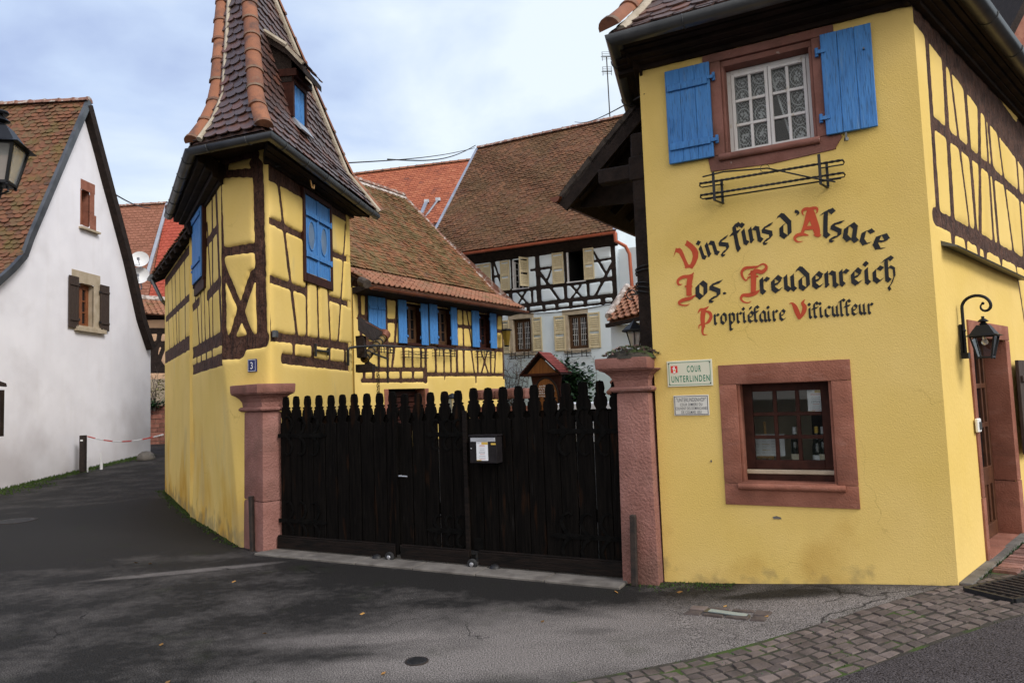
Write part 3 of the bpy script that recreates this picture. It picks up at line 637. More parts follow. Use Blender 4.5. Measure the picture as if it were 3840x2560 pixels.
def louvre_shutter(F, root, u0, u1, z0, z1, o, m='cream_shutter', swing=0, n=16, label=None, closed=False):
    f = MB(); G = F
    if swing:
        ed = u0 if swing > 0 else u1; an = abs(swing); O_ = F.P(ed, 0, o); sg = 1 if swing > 0 else -1
        G = PFac(O_, F.d*math.cos(an)*sg+F.n*math.sin(an), F.n*math.cos(an)-F.d*math.sin(an)*sg); u1 = u1-u0; u0 = 0; o = 0
    w = .045; f.fbox(G, u0, u0+w, z0, z1, o, o+.035); f.fbox(G, u1-w, u1, z0, z1, o, o+.035)
    zm_ = (z0+z1)/2
    for z in (z0, z1-.06, zm_-.025): f.fbox(G, u0+w, u1-w, z, z+.055, o+.002, o+.033)
    for i in range(n):
        z = z0+.07+(z1-z0-.15)*(i+.5)/n
        if abs(z-zm_) < .05: continue
        a = [G.P(u0+w, z-.004, o+.004), G.P(u1-w, z-.004, o+.004), G.P(u1-w, z+.004, o+.004), G.P(u0+w, z+.004, o+.004)]
        b = [p+G.n*.024-Vector((0, 0, max(.022, (z1-z0)/n*.72))) for p in a]; f.hexa([b[0], b[1], a[1], a[0], b[3], b[2], a[2], a[3]])
    s_ = f.build('shutter', m, root)
    if label: s_['label'] = label
    return s_
def flower_rack(F, u0, u1, z0, o, name, label, group, dep=.16, h=.14, m='iron', t=.006, brace=True):
    b = F.P((u0+u1)/2, z0, 0); f = MB()
    for z in (z0, z0+h*.5, z0+h): 
        f.tube([F.P(u0, z, .02), F.P(u0, z, dep), F.P(u1, z, dep), F.P(u1, z, .02)], t, 6)
    for k in (.12, .88, .3, .7): 
        u = u0+(u1-u0)*k; f.bar(F.P(u, z0-.02, dep+t), F.P(u, z0+h+.03, dep+t), t*2.4, t*1.6, F.n)
    if brace:
        f.tube([F.P(u0+.1*(u1-u0), z0+h, dep), F.P((u0+u1)/2, z0+h*.55, dep), F.P(u1-.1*(u1-u0), z0+h, dep)], t*.9, 6)
    for k in (.12, .88):
        u = u0+(u1-u0)*k; f.tube([F.P(u, z0, dep), F.P(u, z0, -.02)], t, 6); f.tube([F.P(u, z0+h, dep), F.P(u, z0+h, -.02)], t, 6)
    return tag(f.build(name, m, None, base=b), label, 'flower rack', group)
# ------------------------------------------------------------------ facade planes (measured)
RF = dirsign(Fac((1.32, 6.26), (1.925, -1))); RU = 2.065                       # right house, front
RC = RF.P(RU, 0)
RS = dirsign(Fac((RC.x, RC.y), (1.02, 1)))                                      # right house, side along the lane
TFc = Vector((-2.8, 8.3, 0)); TFl = .80; TFd = Vector((-1.925, 1, 0)).normalized(); TFe = TFc+TFd*TFl
TF = dirsign(Fac(TFc, TFd)); TR = dirsign(Fac(TFc, (.14, 1))); TL = dirsign(Fac(TFe, (-.61, 1)))
MF = dirsign(Fac((-.23, 20), (-.60, -1))); WF = dirsign(Fac((3.2, 22), (-1.925, 1))); WG = dirsign(Fac((-10.6, 21), (.042, 1)))
GT = dirsign(Fac((-2.69, 8.23), (3.62, -1.83)))                                 # gate
# ------------------------------------------------------------------ ground
def ground():
    xs = sorted(set([-300, -120, -60, -40, -30, -24]+[x*.5 for x in range(-40, 41)]+[x*.12 for x in range(-40, 50)]+[24, 30, 40, 60, 120, 300]))
    ys = sorted(set([-60, -20, -8, -3]+[y*.5 for y in range(0, 70)]+[3+y*.12 for y in range(0, 90)]+[38, 45, 60, 100, 200, 400]))
    mb = MB(); n = len(xs)
    for y in ys:
        for x in xs: mb.v.append((x, y, gz(x, y)))
    for j in range(len(ys)-1):
        for i in range(n-1): mb.f.append((j*n+i, j*n+i+1, (j+1)*n+i+1, (j+1)*n+i)); mb.r.append(.5)
    o = mb.build('ground', 'asphalt', None, smooth='all', base=(0, 0, 0)); tag(o, kind='structure')
ground()
# darker carriageway beyond the sett gutter
CF0, CF1 = gnd(1330*D, 1568*D), gnd(2236*D, 1334*D); CN0, CN1 = gnd(1840*D, 1568*D), gnd(2352*D, 1425*D)
cdir = (CF1-CF0); cdir.z = 0; cdir.normalize(); cper = Vector((cdir.y, -cdir.x, 0))
cwid = .5*((CN0-CF0).dot(cper)+(CN1-CF0).dot(cper)); clen = (CF1-CF0).length
def sheet(name, m, cols, dz, kind='structure'):
    mb = MB(); n = len(cols[0])
    for c in cols:
        for p in c: mb.v.append((p[0], p[1], gz(p[0], p[1])+dz))
    for j in range(len(cols)-1):
        for i in range(n-1): mb.f.append((j*n+i, j*n+i+1, (j+1)*n+i+1, (j+1)*n+i)); mb.r.append(.5)
    return tag(mb.build(name, m, None, smooth='all', base=(0, 0, 0)), kind=kind)
def strip(t0, t1, p0, p1, st=.2, sp=.15):
    k = int((t1-t0)/st)+1; q = max(1, int((p1-p0)/sp)); return [[CF0+cdir*(t0+(t1-t0)*i/k)+cper*(p0+(p1-p0)*j/q) for j in range(q+1)] for i in range(k+1)]
sheet('road', 'asphalt_road', strip(-6, 14, cwid+.01, cwid+5.0, .25, .25), .006)
sheet('gutter_bed', 'joint_soil', strip(-6, 9, -.02, cwid+.02), .005)
def sett(mb, r, c, hx, hy, ax, ay, h=.011, rnd=None):
    k = .89; j = lambda: r.uniform(-.008, .008); vs = []
    for (sx, sy) in ((-1, -1), (1, -1), (1, 1), (-1, 1)):
        p = c+ax*(sx*hx+j())+ay*(sy*hy+j()); vs.append(Vector((p.x, p.y, gz(p.x, p.y)-.01)))
    t = r.uniform(-.004, .004)
    for q in range(4): p = c.lerp(vs[q], .96); vs.append(Vector((p.x, p.y, gz(p.x, p.y)+h*.62+t)))
    for q in range(4): p = c.lerp(vs[q], k+r.uniform(-.05, .05)); vs.append(Vector((p.x, p.y, gz(p.x, p.y)+h+t+r.uniform(-.003, .003))))
    fs = [(8, 9, 10, 11)]
    for q in range(4): n_ = (q+1) % 4; fs += [(q, n_, n_+4, q+4), (q+4, n_+4, n_+8, q+8)]
    mb.add(vs, fs, r.random() if rnd is None else rnd)
def setts():
    r = random.Random(11); mb = MB(); rows = 8; w = cwid/rows; grate0, grate1 = clen-.30, clen+1.4
    for i in range(rows):
        t = -5.5+r.random()*.1
        while t < clen+2.6:
            ln = r.uniform(.085, .130); c = CF0+cdir*(t+ln/2)+cper*(w*(i+.5)+.018*math.sin(t*2.1)+r.uniform(-.006, .006)); c.z = 0
            if not (2 <= i+1 <= 3 and False) and not (grate0 < t+ln/2 < grate1 and .14 < w*(i+.5) < .50): sett(mb, r, c, ln/2-.008, w/2-.008, cdir, cper)
            t += ln
    tag(mb.build('cobbled_gutter', 'cobble', None, smooth=True, base=(0, 0, 0)), kind='structure')
    mb = MB(); sheetc = [[RS.P(-.12+i*.3, 0, .02+j*.25) for j in range(9)] for i in range(26)]; sheet('paving_bed', 'joint_soil', sheetc, .004)
    for j in range(11):
        o = .10+.185*j; u = -.1+r.random()*.08
        while u < 6.4:
            ln = r.uniform(.075, .105); c = RS.P(u+ln/2, 0, o+.09)
            q = (c-CF0); cc = q.dot(cper)
            if cc < -.02 or u > 3: sett(mb, r, c, ln/2-.006, .085, RS.d, RS.n, .022)
            u += ln
    tag(mb.build('brick_paving', 'cobble_red', None, smooth=True, base=(0, 0, 0)), kind='structure')
    mb = MB()                                       # stone kerb strip at the foot of the side wall
    for i in range(14):
        a, b = -.0+i*.45, -.0+i*.45+.442; p = [RS.P(a, 0, .005), RS.P(b, 0, .005), RS.P(b, 0, .095), RS.P(a, 0, .095)]
        z = [gz(q.x, q.y) for q in p]; mb.hexa([Vector((q.x, q.y, zz-.03)) for q, zz in zip(p, z)]+[Vector((q.x, q.y, zz+.022)) for q, zz in zip(p, z)])
    tag(mb.build('kerb', 'concrete', None, bevel=.006, base=(0, 0, 0)), kind='structure')
    # moss growing in the joints and grass blades
    mb = MB(); 
    def tuft(c, h, n):
        for _ in range(n):
            a = r.uniform(0, 6.28); l_ = h*r.uniform(.5, 1.2); d_ = Vector((math.cos(a), math.sin(a), 0)); w_ = Vector((-d_.y, d_.x, 0))*.004; p = c+d_*r.uniform(0, .02)
            mb.add([p-w_, p+w_, p+d_*l_*.5+Vector((0, 0, l_))], [(0, 1, 2)], r.random())
    for _ in range(520):
        u, o = r.uniform(-.1, 5), .10+.185*r.randint(0, 6)+r.uniform(-.02, .02); 
        if r.random() < .55: o = .28+r.uniform(-.03, .03)+(.185 if r.random() < .3 else 0)
        c = RS.P(u, 0, o); c.z = gz(c.x, c.y)+.008; tuft(c, .014, 4)
    for _ in range(190):
        t, p = r.uniform(-4, clen+2), w*r.randint(0, 8)+r.uniform(-.01, .01); c = CF0+cdir*t+cper*p; c.z = gz(c.x, c.y)+.008; tuft(c, .011, 4)
    for _ in range(160): 
        c = RS.P(r.uniform(.1, 4), 0, .1); c.z = gz(c.x, c.y)+.01; tuft(c, .025, 4)
    tag(mb.build('grass_in_joints', 'leaf_dark', None, base=(0, 0, 0)), 'small green grass blades growing in the sett joints', 'grass', kind='stuff')
setts()
MATS['leaf_dark'].node_tree.nodes['Principled BSDF']
# ------------------------------------------------------------------ RIGHT HOUSE
rb = thing('yellow_house', RF.P(1, 0, 0), 'nearest yellow house at the right with painted red and black lettering and blue shutters', 'house')
LW = RF.box(zq(548, 157), zq(1740, 1358)); LWo = RF.box(zq(700, 292), zq(1552, 1150))
UWo = RF.box(zt2(945, 400), zt2(1515, 815)); UW = (RF.uz(zt2(848, 500))[0], RF.uz(zt2(1630, 500))[0], RF.uz(zt2(880, 1045))[1]+.02, RF.uz(zt2(1220, 248))[1])
ZT = 4.50
framed(RF, [(-.09, -.12), (RU+.0019, -.12), (RU+.0019, ZT+.5), (-.09, ZT+.5)], [(LW[0]+.03, LW[1]-.03, LW[2]+.03, LW[3]-.03), (UW[0]+.03, UW[1]-.03, UW[2]+.03, UW[3]-.03)], [((-.2, ZT+.32), (2.3, ZT+.30), .30)], .03, rb, 'yellow_plaster', 'timber_dark', bulge=.02, seed=3, und=.0012, tn='eave_beam', cornerfade=0)
# side wall with timber framing above
DO = (RS.uz(zd(335, 700))[0]+.02, RS.uz(zd(478, 380))[0]-.12, .17, 1.99)
DO = (.86, 2.02, .17, 1.985)
rsb = B(RS, zs, [((285, 40), (840, 800), .10), ((310, 0), (870, 750), .14), ((357, 165), (415, 1040), .05), ((440, 270), (488, 1090), .055), ((470, 315), (572, 1140), .022), ((545, 420), (603, 1160), .045), ((615, 515), (622, 1180), .045), ((645, 570), (690, 1215), .03), ((662, 610), (715, 1235), .05), ((708, 660), (785, 1245), .03), ((797, 755), (836, 1275), .04), ((832, 790), (850, 1300), .05),
    ((392, 600), (690, 850), .050), ((690, 850), (860, 1000), .050), ((400, 1060), (850, 1300), .068), ((487, 1140), (488, 1180), .05), ((550, 1170), (552, 1205), .05), ((612, 1200), (613, 1232), .045), ((645, 1215), (646, 1250), .045), ((722, 1235), (724, 1280), .06), ((796, 1300), (836, 1568), .02)])
ub = RS.uz(zs(836, 900))[0]
for i in range(7): rsb.append(((ub+.35+i*.42, 2.9), (ub+.30+i*.43, 4.4), .05))
rsb += [((ub, 3.62), (ub+3.5, 3.58), .055), ((ub, 2.86), (ub+3.5, 2.82), .075), ((ub, 4.42), (ub+3.5, 4.38), .10)]
framed(RS, [(-.0184, -.1), (6.6, 0), (6.6, 4.62), (-.0184, 4.62)], [(DO[0], DO[1], DO[2]-.4, DO[3])], [(a, b, h+.012 if h < .05 else h) for a, b, h in rsb], .026, rb, 'yellow_plaster_smooth', 'timber', bulge=.008, seed=8, cornerfade=0)
wl = MB()                                          # rear and left walls closing the volume
LFd = Vector((.25, .97, 0)).normalized(); L0 = RF.P(-.09, 0, -.01); L1 = L0+LFd*5; R1 = RS.P(6.6, 0, -.01)
for a, b in ((L0, L1), (L1, R1)):
    t = (b-a).normalized(); nrm = Vector((-t.y, t.x, 0))
    wl.hexa([a, b, b-nrm*.2, a-nrm*.2, a+Vector((0, 0, 4.6)), b+Vector((0, 0, 4.6)), b-nrm*.2+Vector((0, 0, 4.6)), a-nrm*.2+Vector((0, 0, 4.6))])
wl.build('wall', 'yellow_plaster_smooth', rb)
# plaster scars and the patch near the base
sc_ = MB()
def scar(F, p, w, h, seed):
    r = random.Random(seed); u, z = F.uz(p); sc_.fprism(F, [(u+w*math.cos(a)*r.uniform(.5, 1), z+h*math.sin(a)*r.uniform(.5, 1)) for a in [6.283*i/12 for i in range(12)]], .020, .0235)
scar(RF, zq(1040, 1430), .05, .016, 4); scar(RF, zq(490, 958), .008, .014, 5)
sc_.build('bare_patch', 'concrete', rb)
# sandstone surround, lower window
s = MB(); u0, u1, z0, z1 = LW; a, b, c, d_ = LWo; g = .003
zl1 = RF.uz(zq(600, 320))[1]; zs1 = RF.uz(zq(640, 1140))[1]
s.fbox(RF, u0, u1, zl1+g, z1, -.02, .032); s.fbox(RF, u0, a, zs1+g, zl1, -.02, .032); s.fbox(RF, b, u1, zs1+g, zl1, -.02, .032); s.fbox(RF, u0, u1, z0, zs1, -.02, .032)
s.fbox(RF, a-.0, a+.022, c, d_+.022, -.20, .006); s.fbox(RF, b-.022, b, c, d_+.022, -.20, .006); s.fbox(RF, a+.022, b-.022, d_-.018, zl1-.002, -.20, .006)
s.fbox(RF, a, b, c-.02, zs1+.012, -.20, .030)
s.tube([RF.P(a-.028, zs1-.022, .042), RF.P(b+.055, zs1-.022, .042)], .027, 12)
s.build('window_surround', 'sandstone', rb, bevel=.006, seg=2, smooth=True)
dw = .13
wz = [RF.uz(zq(1180, y), -dw)[1] for y in (300, 1030, 1068, 1132)]; wu = (a+.018, b-.018)
win = window(RF, rb, wu[0], wu[1], wz[1], d_-.015, dep=dw, fw=.075, cols=3, rows=3, fm='frame_brown', gm='clear_glass', mw=.03, th=.05)
m = MB(); m.fbox(RF, wu[0], wu[1], wz[2]-.001, wz[1]-.002, -dw-.03, -dw+.022); m.build('weather_strip', 'beige_stone', win, bevel=.006)
m = MB(); m.fbox(RF, wu[0], wu[1], c-.0, wz[2]-.003, -dw-.04, -dw+.006); m.build('bottom_rail', 'frame_brown', win, bevel=.004)
room = MB(); A0, A1, Z0_, Z1_ = a-.5, b+.22, c-.4, d_+.5; dp = 1.15
room.fbox(RF, A0, A1, Z0_, Z1_, -dp-.02, -dp); room.fbox(RF, A0-.02, A0, Z0_, Z1_, -dp, -.22); room.fbox(RF, A1, A1+.02, Z0_, Z1_, -dp, -.22); room.fbox(RF, A0, A1, Z1_, Z1_+.02, -dp, -.22); room.fbox(RF, A0, A1, Z0_-.02, Z0_, -dp, -.22)
room.build('interior_wall', 'interior_wall', rb)
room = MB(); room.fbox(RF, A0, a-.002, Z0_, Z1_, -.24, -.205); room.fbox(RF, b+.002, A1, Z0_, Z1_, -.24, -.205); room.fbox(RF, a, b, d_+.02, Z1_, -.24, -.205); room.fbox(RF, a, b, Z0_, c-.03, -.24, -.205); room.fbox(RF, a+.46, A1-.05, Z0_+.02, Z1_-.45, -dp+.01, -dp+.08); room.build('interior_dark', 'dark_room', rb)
shz = RF.uz(zv(600, 1250), -.26)[1]
sh = MB(); sh.fbox(RF, a-.1, b+.1, shz-.03, shz, -.48, -.205); sh.build('inner_sill', 'frame_brown', rb)
# bottles, menu stand, posters: things of their own
def bottle(px, o, kind, label):
    u = RF.uz(px, o)[0]; p = RF.P(u, shz, o)
    t = thing(kind, p, label, 'bottle', 'wine bottles in the shop window'); r = .036
    m = MB(); prof = [(r*.9, 0), (r, .01), (r, .17), (r*.85, .20), (r*.45, .235), (.0145, .26), (.0135, .30), (.0135, .305)]
    if kind == 'champagne_bottle': prof = [(r*1.05, 0), (r*1.12, .01), (r*1.12, .14), (r*.9, .18), (r*.5, .225), (.015, .26), (.0145, .30)]
    m.lathe(p, prof, 20); m.build('glass', 'bottle_glass', t, smooth=True)
    m = MB(); m.lathe(p, [(.0148, .245), (.0160, .255), (.0155, .306), (.001, .308)], 14); m.build('capsule', 'gold' if kind == 'champagne_bottle' else 'foil_white', t, smooth=True)
    m = MB(); q = []
    hz = (.02, .085) if kind != 'champagne_bottle' else (.035, .075)
    n_ = 9; an0 = math.atan2(RF.n.y, RF.n.x); rr = (r if kind != 'champagne_bottle' else r*1.12)+.0008
    vs = [(p.x+rr*math.cos(an0+(-1+2*i/n_)*1.25), p.y+rr*math.sin(an0+(-1+2*i/n_)*1.25), p.z+z) for z in hz for i in range(n_+1)]
    m.add(vs, [(i, i+1, n_+2+i, n_+1+i) for i in range(n_)]); m.build('paper_label', 'bottle_label' if kind == 'wine_bottle' else 'paper', t, smooth=True)
bottle(zv(808, 1200), -.27, 'wine_bottle', 'dark wine bottle with cream label, nearest the menu stand in the shop window')
bottle(zv(1130, 1180), -.30, 'champagne_bottle', 'sparkling wine bottle with gold foil neck in the shop window')
bottle(zv(1222, 1180), -.27, 'wine_bottle', 'dark wine bottle with white label, rightmost in the shop window')
es = RF.uz(zv(380, 1245), -.32); ep = RF.P(es[0], shz, -.32)
t = thing('menu_stand', ep, 'small wooden easel holding a printed price list in the shop window', 'menu stand')
m = MB(); zt_ = RF.uz(zv(350, 630), -.34)[1]; zb_ = RF.uz(zv(380, 1150), -.30)[1]
m.bar(RF.P(es[0]-.0, shz, -.35), RF.P(es[0]-.005, zt_, -.34), .02, .012, RF.n); m.bar(RF.P(es[0]-.055, shz, -.29), RF.P(es[0]-.04, zb_, -.30), .012, .012, RF.n); m.bar(RF.P(es[0]+.055, shz, -.29), RF.P(es[0]+.05, zb_, -.30), .012, .012, RF.n)
m.fbox(RF, es[0]-.075, es[0]+.065, zb_-.008, zb_+.010, -.32, -.285); m.build('easel', 'oak', t, bevel=.002)
m = MB(); pu = RF.uz(zv(640, 1000), -.30)[0]; pz = RF.uz(zv(400, 815), -.30)[1]; m.fbox(RF, es[0]-.11, pu, zb_+.010, pz, -.305, -.301); m.build('sheet', 'paper', t)
m = MB(); r = random.Random(2)
for ci, cu in enumerate((-.10, -.03, .045)):
    for i in range(11): z = pz-.03-i*(pz-zb_-.05)/11; m.fbox(RF, es[0]+cu, es[0]+cu+r.uniform(.02, .055), z-.0016, z, -.3008, -.3002)
m.build('print', 'ink', t)
m = MB()
for i in (1, 4, 7): z = pz-.02-i*(pz-zb_-.05)/9; m.fbox(RF, es[0]-.03, es[0]+.035, z-.003, z, -.3008, -.3001)
m.build('gold_print', 'gold', t)
def notice(F, p0, p1, o, name, label, rnd_):
    u0, u1, z0, z1 = F.box(p0, p1, o); t = thing(name, F.P((u0+u1)/2, z0, o), label, 'notice'); w, h = u1-u0, z1-z0
    m = MB(); m.fbox(F, u0, u1, z0, z1, o, o+.001); m.build('sheet', 'paper', t)
    m = MB(); r = random.Random(rnd_)
    for f in (.06, .10): m.fbox(F, u0+w*.08, u0+w*.3, z1-h*f-h*.008, z1-h*f, o+.001, o+.0014)
    for f in (.36, .44, .52, .76, .84): x = r.uniform(.2, .3); m.fbox(F, u0+w*x, u1-w*x, z1-h*f-h*.012, z1-h*f, o+.001, o+.0014)
    for i in range(6): x = .25+.09*i; m.fprism(F, [(u0+w*(x+.03*math.cos(a)), z1-h*.585+w*.03*math.sin(a)) for a in (0, 1, 2, 3, 4, 5)], o+.001, o+.0015)
    m.build('print', 'ink', t); m = MB()
    for f in (.19, .24, .66, .92): x = r.uniform(.2, .32); m.fbox(F, u0+w*x, u1-w*x, z1-h*f-h*.018, z1-h*f, o+.001, o+.0014)
    m.build('red_print', 'red_paint', t); m = MB(); m.fbox(F, u0+w*.45, u1-.001, z1-h*.16, z1-h*.03, o+.001, o+.0015); m.fbox(F, u0+.001, u0+w*.42, z0, z0+h*.035, o+.001, o+.0015); m.build('gold_print', 'gold', t)
notice(RF, zv(963, 155), zv(1230, 480), -dw-.05, 'window_notice', 'white printed notice stuck inside the upper right pane of the shop window', 3)
# sandstone surround, upper window
s = MB(); u0, u1, z0, z1 = UW; a, b, c, d_ = UWo
zl1 = d_+.05
s.fbox(RF, u0, u1, zl1+g, z1, -.02, .034); s.fbox(RF, u0, a, c, zl1, -.02, .034); s.fbox(RF, b, u1, c, zl1, -.02, .034)
s.fprism(RF, [(u0+.02, z0+.02), ((u0+u1)/2, z0), (u1-.05, z0+.03), (u1+.01, z0+.12), (u1, c-.002), (u0, c-.002)], -.02, .034)
s.fbox(RF, a, a+.025, c, d_, -.2, .01); s.fbox(RF, b-.025, b, c, d_, -.2, .01); s.fbox(RF, a, b, d_, zl1, -.2, .008); s.fbox(RF, a, b, c-.02, c, -.2, .03)
s.tube([RF.P(a-.05, c-.028, .050), RF.P(b+.02, c-.028, .050)], .030, 12)
s.build('window_surround', 'sandstone_dark', rb, bevel=.009, seg=2, smooth=True)
w2 = window(RF, rb, a+.022, b-.022, c+.004, d_-.002, dep=.11, fw=.035, cols=2, rows=3, sash=2, fm='white_paint', gm='clear_glass', mw=.024, th=.045)
m = MB()                                            # lace curtain: net with round motifs, real threads in front of a dark room
cu0, cu1, cz0, cz1 = a+.05, b-.05, c+.03, d_-.03; um = (cu0+cu1)/2; o = -.19; r = random.Random(5)
def inl(u, z):
    if u < um-.012: return u > cu0+.016+.022*(cz1-z)/(cz1-cz0)
    k = (cz1-z)/(cz1-cz0); return u > um+.012+.018*k+.135*max(0, (k-.05))**1.0*(1 if k < .75 else 1)
nst = 26
for i in range(-nst, nst*2):
    for sg in (1, -1):
        pts = []
        for q in range(0, 81):
            z = cz0+(cz1-cz0)*q/80; u = cu0+(cu1-cu0)*i/nst+sg*(z-cz0)*.62
            if cu0 < u < cu1 and inl(u, z): pts.append((u, z))
            else:
                if len(pts) > 3: m.ribbon(RF, [(x, y, .0022) for x, y in pts], o)
                pts = []
        if len(pts) > 3: m.ribbon(RF, [(x, y, .0022) for x, y in pts], o)
for (fx, side) in ((.14, 0), (.38, 0), (.62, 1), (.86, 1)):
    for k_ in range(4):
        u, z = cu0+(cu1-cu0)*fx, cz1-.07-k_*.17-(.085 if side else 0)+.04
        if not inl(u-.03, z) or z < cz0+.03: continue
        for j in range(15):
            aa = r.uniform(0, 6.28); rr = .032*math.sqrt(r.random()); x, y = u+rr*math.cos(aa), z+rr*1.25*math.sin(aa)
            m.fprism(RF, [(x+.0085*math.cos(q), y+.0085*math.sin(q)) for q in (0, 1.05, 2.1, 3.14, 4.19, 5.24)], o+.001, o+.002)
        m.ribbon(RF, [(u+.055*math.cos(q*.35), z+.075*math.sin(q*.35), .007) for q in range(0, 16)], o+.002)
for q in range(40):                                 # scalloped hems
    k = q/40; z = cz1-(cz1-cz0)*k
    for u in (cu0+.02+.022*k, um+.016+.018*k+.135*max(0, k-.05)):
        if u < cu1: m.fprism(RF, [(u+.010*math.cos(x), z+.010*math.sin(x)) for x in (0, 1.05, 2.1, 3.14, 4.19, 5.24)], o+.001, o+.002)
m.build('curtain', 'foil_white', w2)
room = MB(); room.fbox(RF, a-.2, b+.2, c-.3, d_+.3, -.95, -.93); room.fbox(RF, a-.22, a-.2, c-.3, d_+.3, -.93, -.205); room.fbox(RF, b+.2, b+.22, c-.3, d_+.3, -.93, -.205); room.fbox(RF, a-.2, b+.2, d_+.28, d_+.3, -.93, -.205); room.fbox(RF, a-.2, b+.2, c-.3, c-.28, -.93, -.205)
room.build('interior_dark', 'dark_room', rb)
# shutters, blue, of the upper window
sl_ = RF.box(zt2(632, 450), zt2(915, 925)); sr_ = RF.box(zt2(1545, 225), zt2(1860, 765))
SLb = (RF.uz(zt2(640, 700))[0], RF.uz(zt2(900, 650))[0], RF.uz(zt2(790, 955))[1], RF.uz(zt2(760, 410))[1])
SRb = (RF.uz(zt2(1548, 500))[0], RF.uz(zt2(1848, 450))[0], RF.uz(zt2(1715, 785))[1], RF.uz(zt2(1690, 190))[1])
s1 = plank_shutter(RF, rb, *SLb, .045, planks=3, battens=(.17, .80), hinge=1)
m = MB(); m.tube([RF.P(SLb[0]+.05, SLb[2]+.27, .09), RF.P(SLb[0]+.05, SLb[2]+.30, .105), RF.P(SLb[0]+.055, SLb[2]+.37, .105), RF.P(SLb[0]+.055, SLb[2]+.39, .09)], .006, 6); m.build('latch', 'blue_paint', s1)
s2 = plank_shutter(RF, rb, *SRb, .045, planks=3, back=False, hinge=-1)
m = MB(); m.bar(RF.P(SRb[0]+.14, SRb[2]-.06, .06), RF.P(SRb[0]+.14, SRb[2]+.02, .06), .014, .012, RF.n); m.box(RF.P(SRb[0]+.14, SRb[2]-.06, .07), .012, .012, .012); m.bar(RF.P(SRb[1]-.06, SRb[3]-.2, .075), RF.P(SRb[1]-.06, SRb[3]-.2, .10), .012, .012); m.build('latch', 'zinc', s2)
# flower rack below
fr = RF.box(zt2(815, 1140), zt2(1680, 950), .16)
ru0, ru1 = RF.uz(zt2(825, 1110), .16)[0], RF.uz(zt2(1665, 980), .16)[0]; rz0, rz1 = RF.uz(zt2(1245, 1110), .16)[1], RF.uz(zt2(1230, 1015), .16)[1]
b_ = RF.P((ru0+ru1)/2, rz0, .02); m = MB()
for z, tw_ in ((rz1, .010), (rz0+.035, .010), (rz0-.005, .009)):
    for k_ in range(2):
        m.tube([RF.P(ru0+(ru1-ru0)*q/60, z+.004*math.cos(q*1.3+k_*3.14), .17+.004*math.sin(q*1.3+k_*3.14)) for q in range(61)] if z > rz0 else [RF.P(ru0+.04, z, .17), RF.P(ru1-.02, z, .17)], tw_*.75, 5)
    if z > rz0: m.tube([RF.P(ru0, z, .17), RF.P(ru0-.008, z-.01, .14), RF.P(ru0, z-.012, .09), RF.P(ru0+.17, z-.012, .09)], .006, 5); m.tube([RF.P(ru1, z, .17), RF.P(ru1+.008, z-.01, .14), RF.P(ru1, z-.012, .09), RF.P(ru1-.17, z-.012, .09)], .006, 5)
for u in (ru0+.115, ru1-.165):
    m.bar(RF.P(u, rz0-.03, .18), RF.P(u, rz1+.075, .18), .022, .008, RF.n); m.bar(RF.P(u+.045, rz0-.03, .07), RF.P(u+.045, rz1+.02, .07), .020, .012, RF.n); m.bar(RF.P(u, rz0-.025, .18), RF.P(u+.045, rz0-.025, .0), .018, .008, (0, 0, 1)); m.tube([RF.P(u+.045, rz1, .07), RF.P(u+.045, rz1, .0)], .007, 6)
m.tube([RF.P(ru0+.03, rz1+.05, .185), RF.P(ru0+.2, rz1+.062, .187), RF.P((ru0+ru1)/2, rz1+.03, .187), RF.P(ru1-.2, rz0+.02, .187), RF.P(ru1-.06, rz0-.03, .187)], .0065, 6)
m.tube([RF.P(um-.03+.035*math.cos(q*.7), rz1+.03+.035*math.sin(q*.7), .185+.004*q) for q in range(8)], .0025, 4)
tag(m.build('flower_rack', 'iron', None, base=b_), 'empty twisted black iron flower rack under the upper window of the nearest yellow house', 'flower rack')
# ---- roof, eaves and gutter of the right house
ZR = 4.65
def gq(x, y, z): r = ray(x, y); p = CAMP+r*((z-CAMP.z)/r.z); return p
E1 = gq(1394*D, 80*D, ZR); ec = RF.P(RU+.42, ZR, .56); 
Ef = RF.P(0, ZR, (E1-RF.O).dot(RF.n)); E1 = Vector((E1.x, E1.y, ZR))
fo = (E1-RF.O).dot(RF.n); so_ = .34
# intersection of front and side rims
def isect(P, d, Q, e_):
    dt = d.x*e_.y-d.y*e_.x; t = ((Q.x-P.x)*e_.y-(Q.y-P.y)*e_.x)/dt; return P+d*t
E2 = isect(RF.P(0, ZR, fo), RF.d, RS.P(0, ZR, so_), RS.d); E3 = RS.P(6.9, ZR, so_)
E0 = E1+Vector((1.03, 4.0, 0)).normalized()*4.6
gmid = (E0+E1+E2+E3)/4; gl_ = [q+(gmid-q).normalized()*.085 for q in (E0, E1, E2, E3)]
m = MB(); gutter(m, [Vector((q.x, q.y, ZR)) for q in gl_], .078, 1, straps=.85)
m.build('gutter', 'zinc', rb, smooth=True)
apx0 = RF.P(.75, 7.4, -2.0); apx1 = RF.P(1.6, 7.4, -3.2)
def inset(p, q, k): v = (q-p); v.z = 0; v.normalize(); return p+v*k
i1 = inset(E1, apx0, .05)+Vector((0, 0, .0)); i2 = inset(E2, apx0, .05); i3 = inset(E3, apx1, .03); i0 = inset(E0, apx1, .03)
m = MB()
H1 = [i1, i1.lerp(apx0, .12)-Vector((0, 0, .05)), apx0]; H2 = [i2, i2.lerp(apx0, .12)-Vector((0, 0, .05)), apx0]
tile_roof(m, H1, H2, .175, .145, seed=31); tile_roof(m, [i2, H2[1], apx0], [i3, i3.lerp(apx1, .12), apx1], .175, .16, seed=32); tile_roof(m, [i0, i0.lerp(apx1, .12), apx1], [i1, H1[1], apx0], .175, .16, seed=33)
m.build('roof', 'tiles_tower', rb)
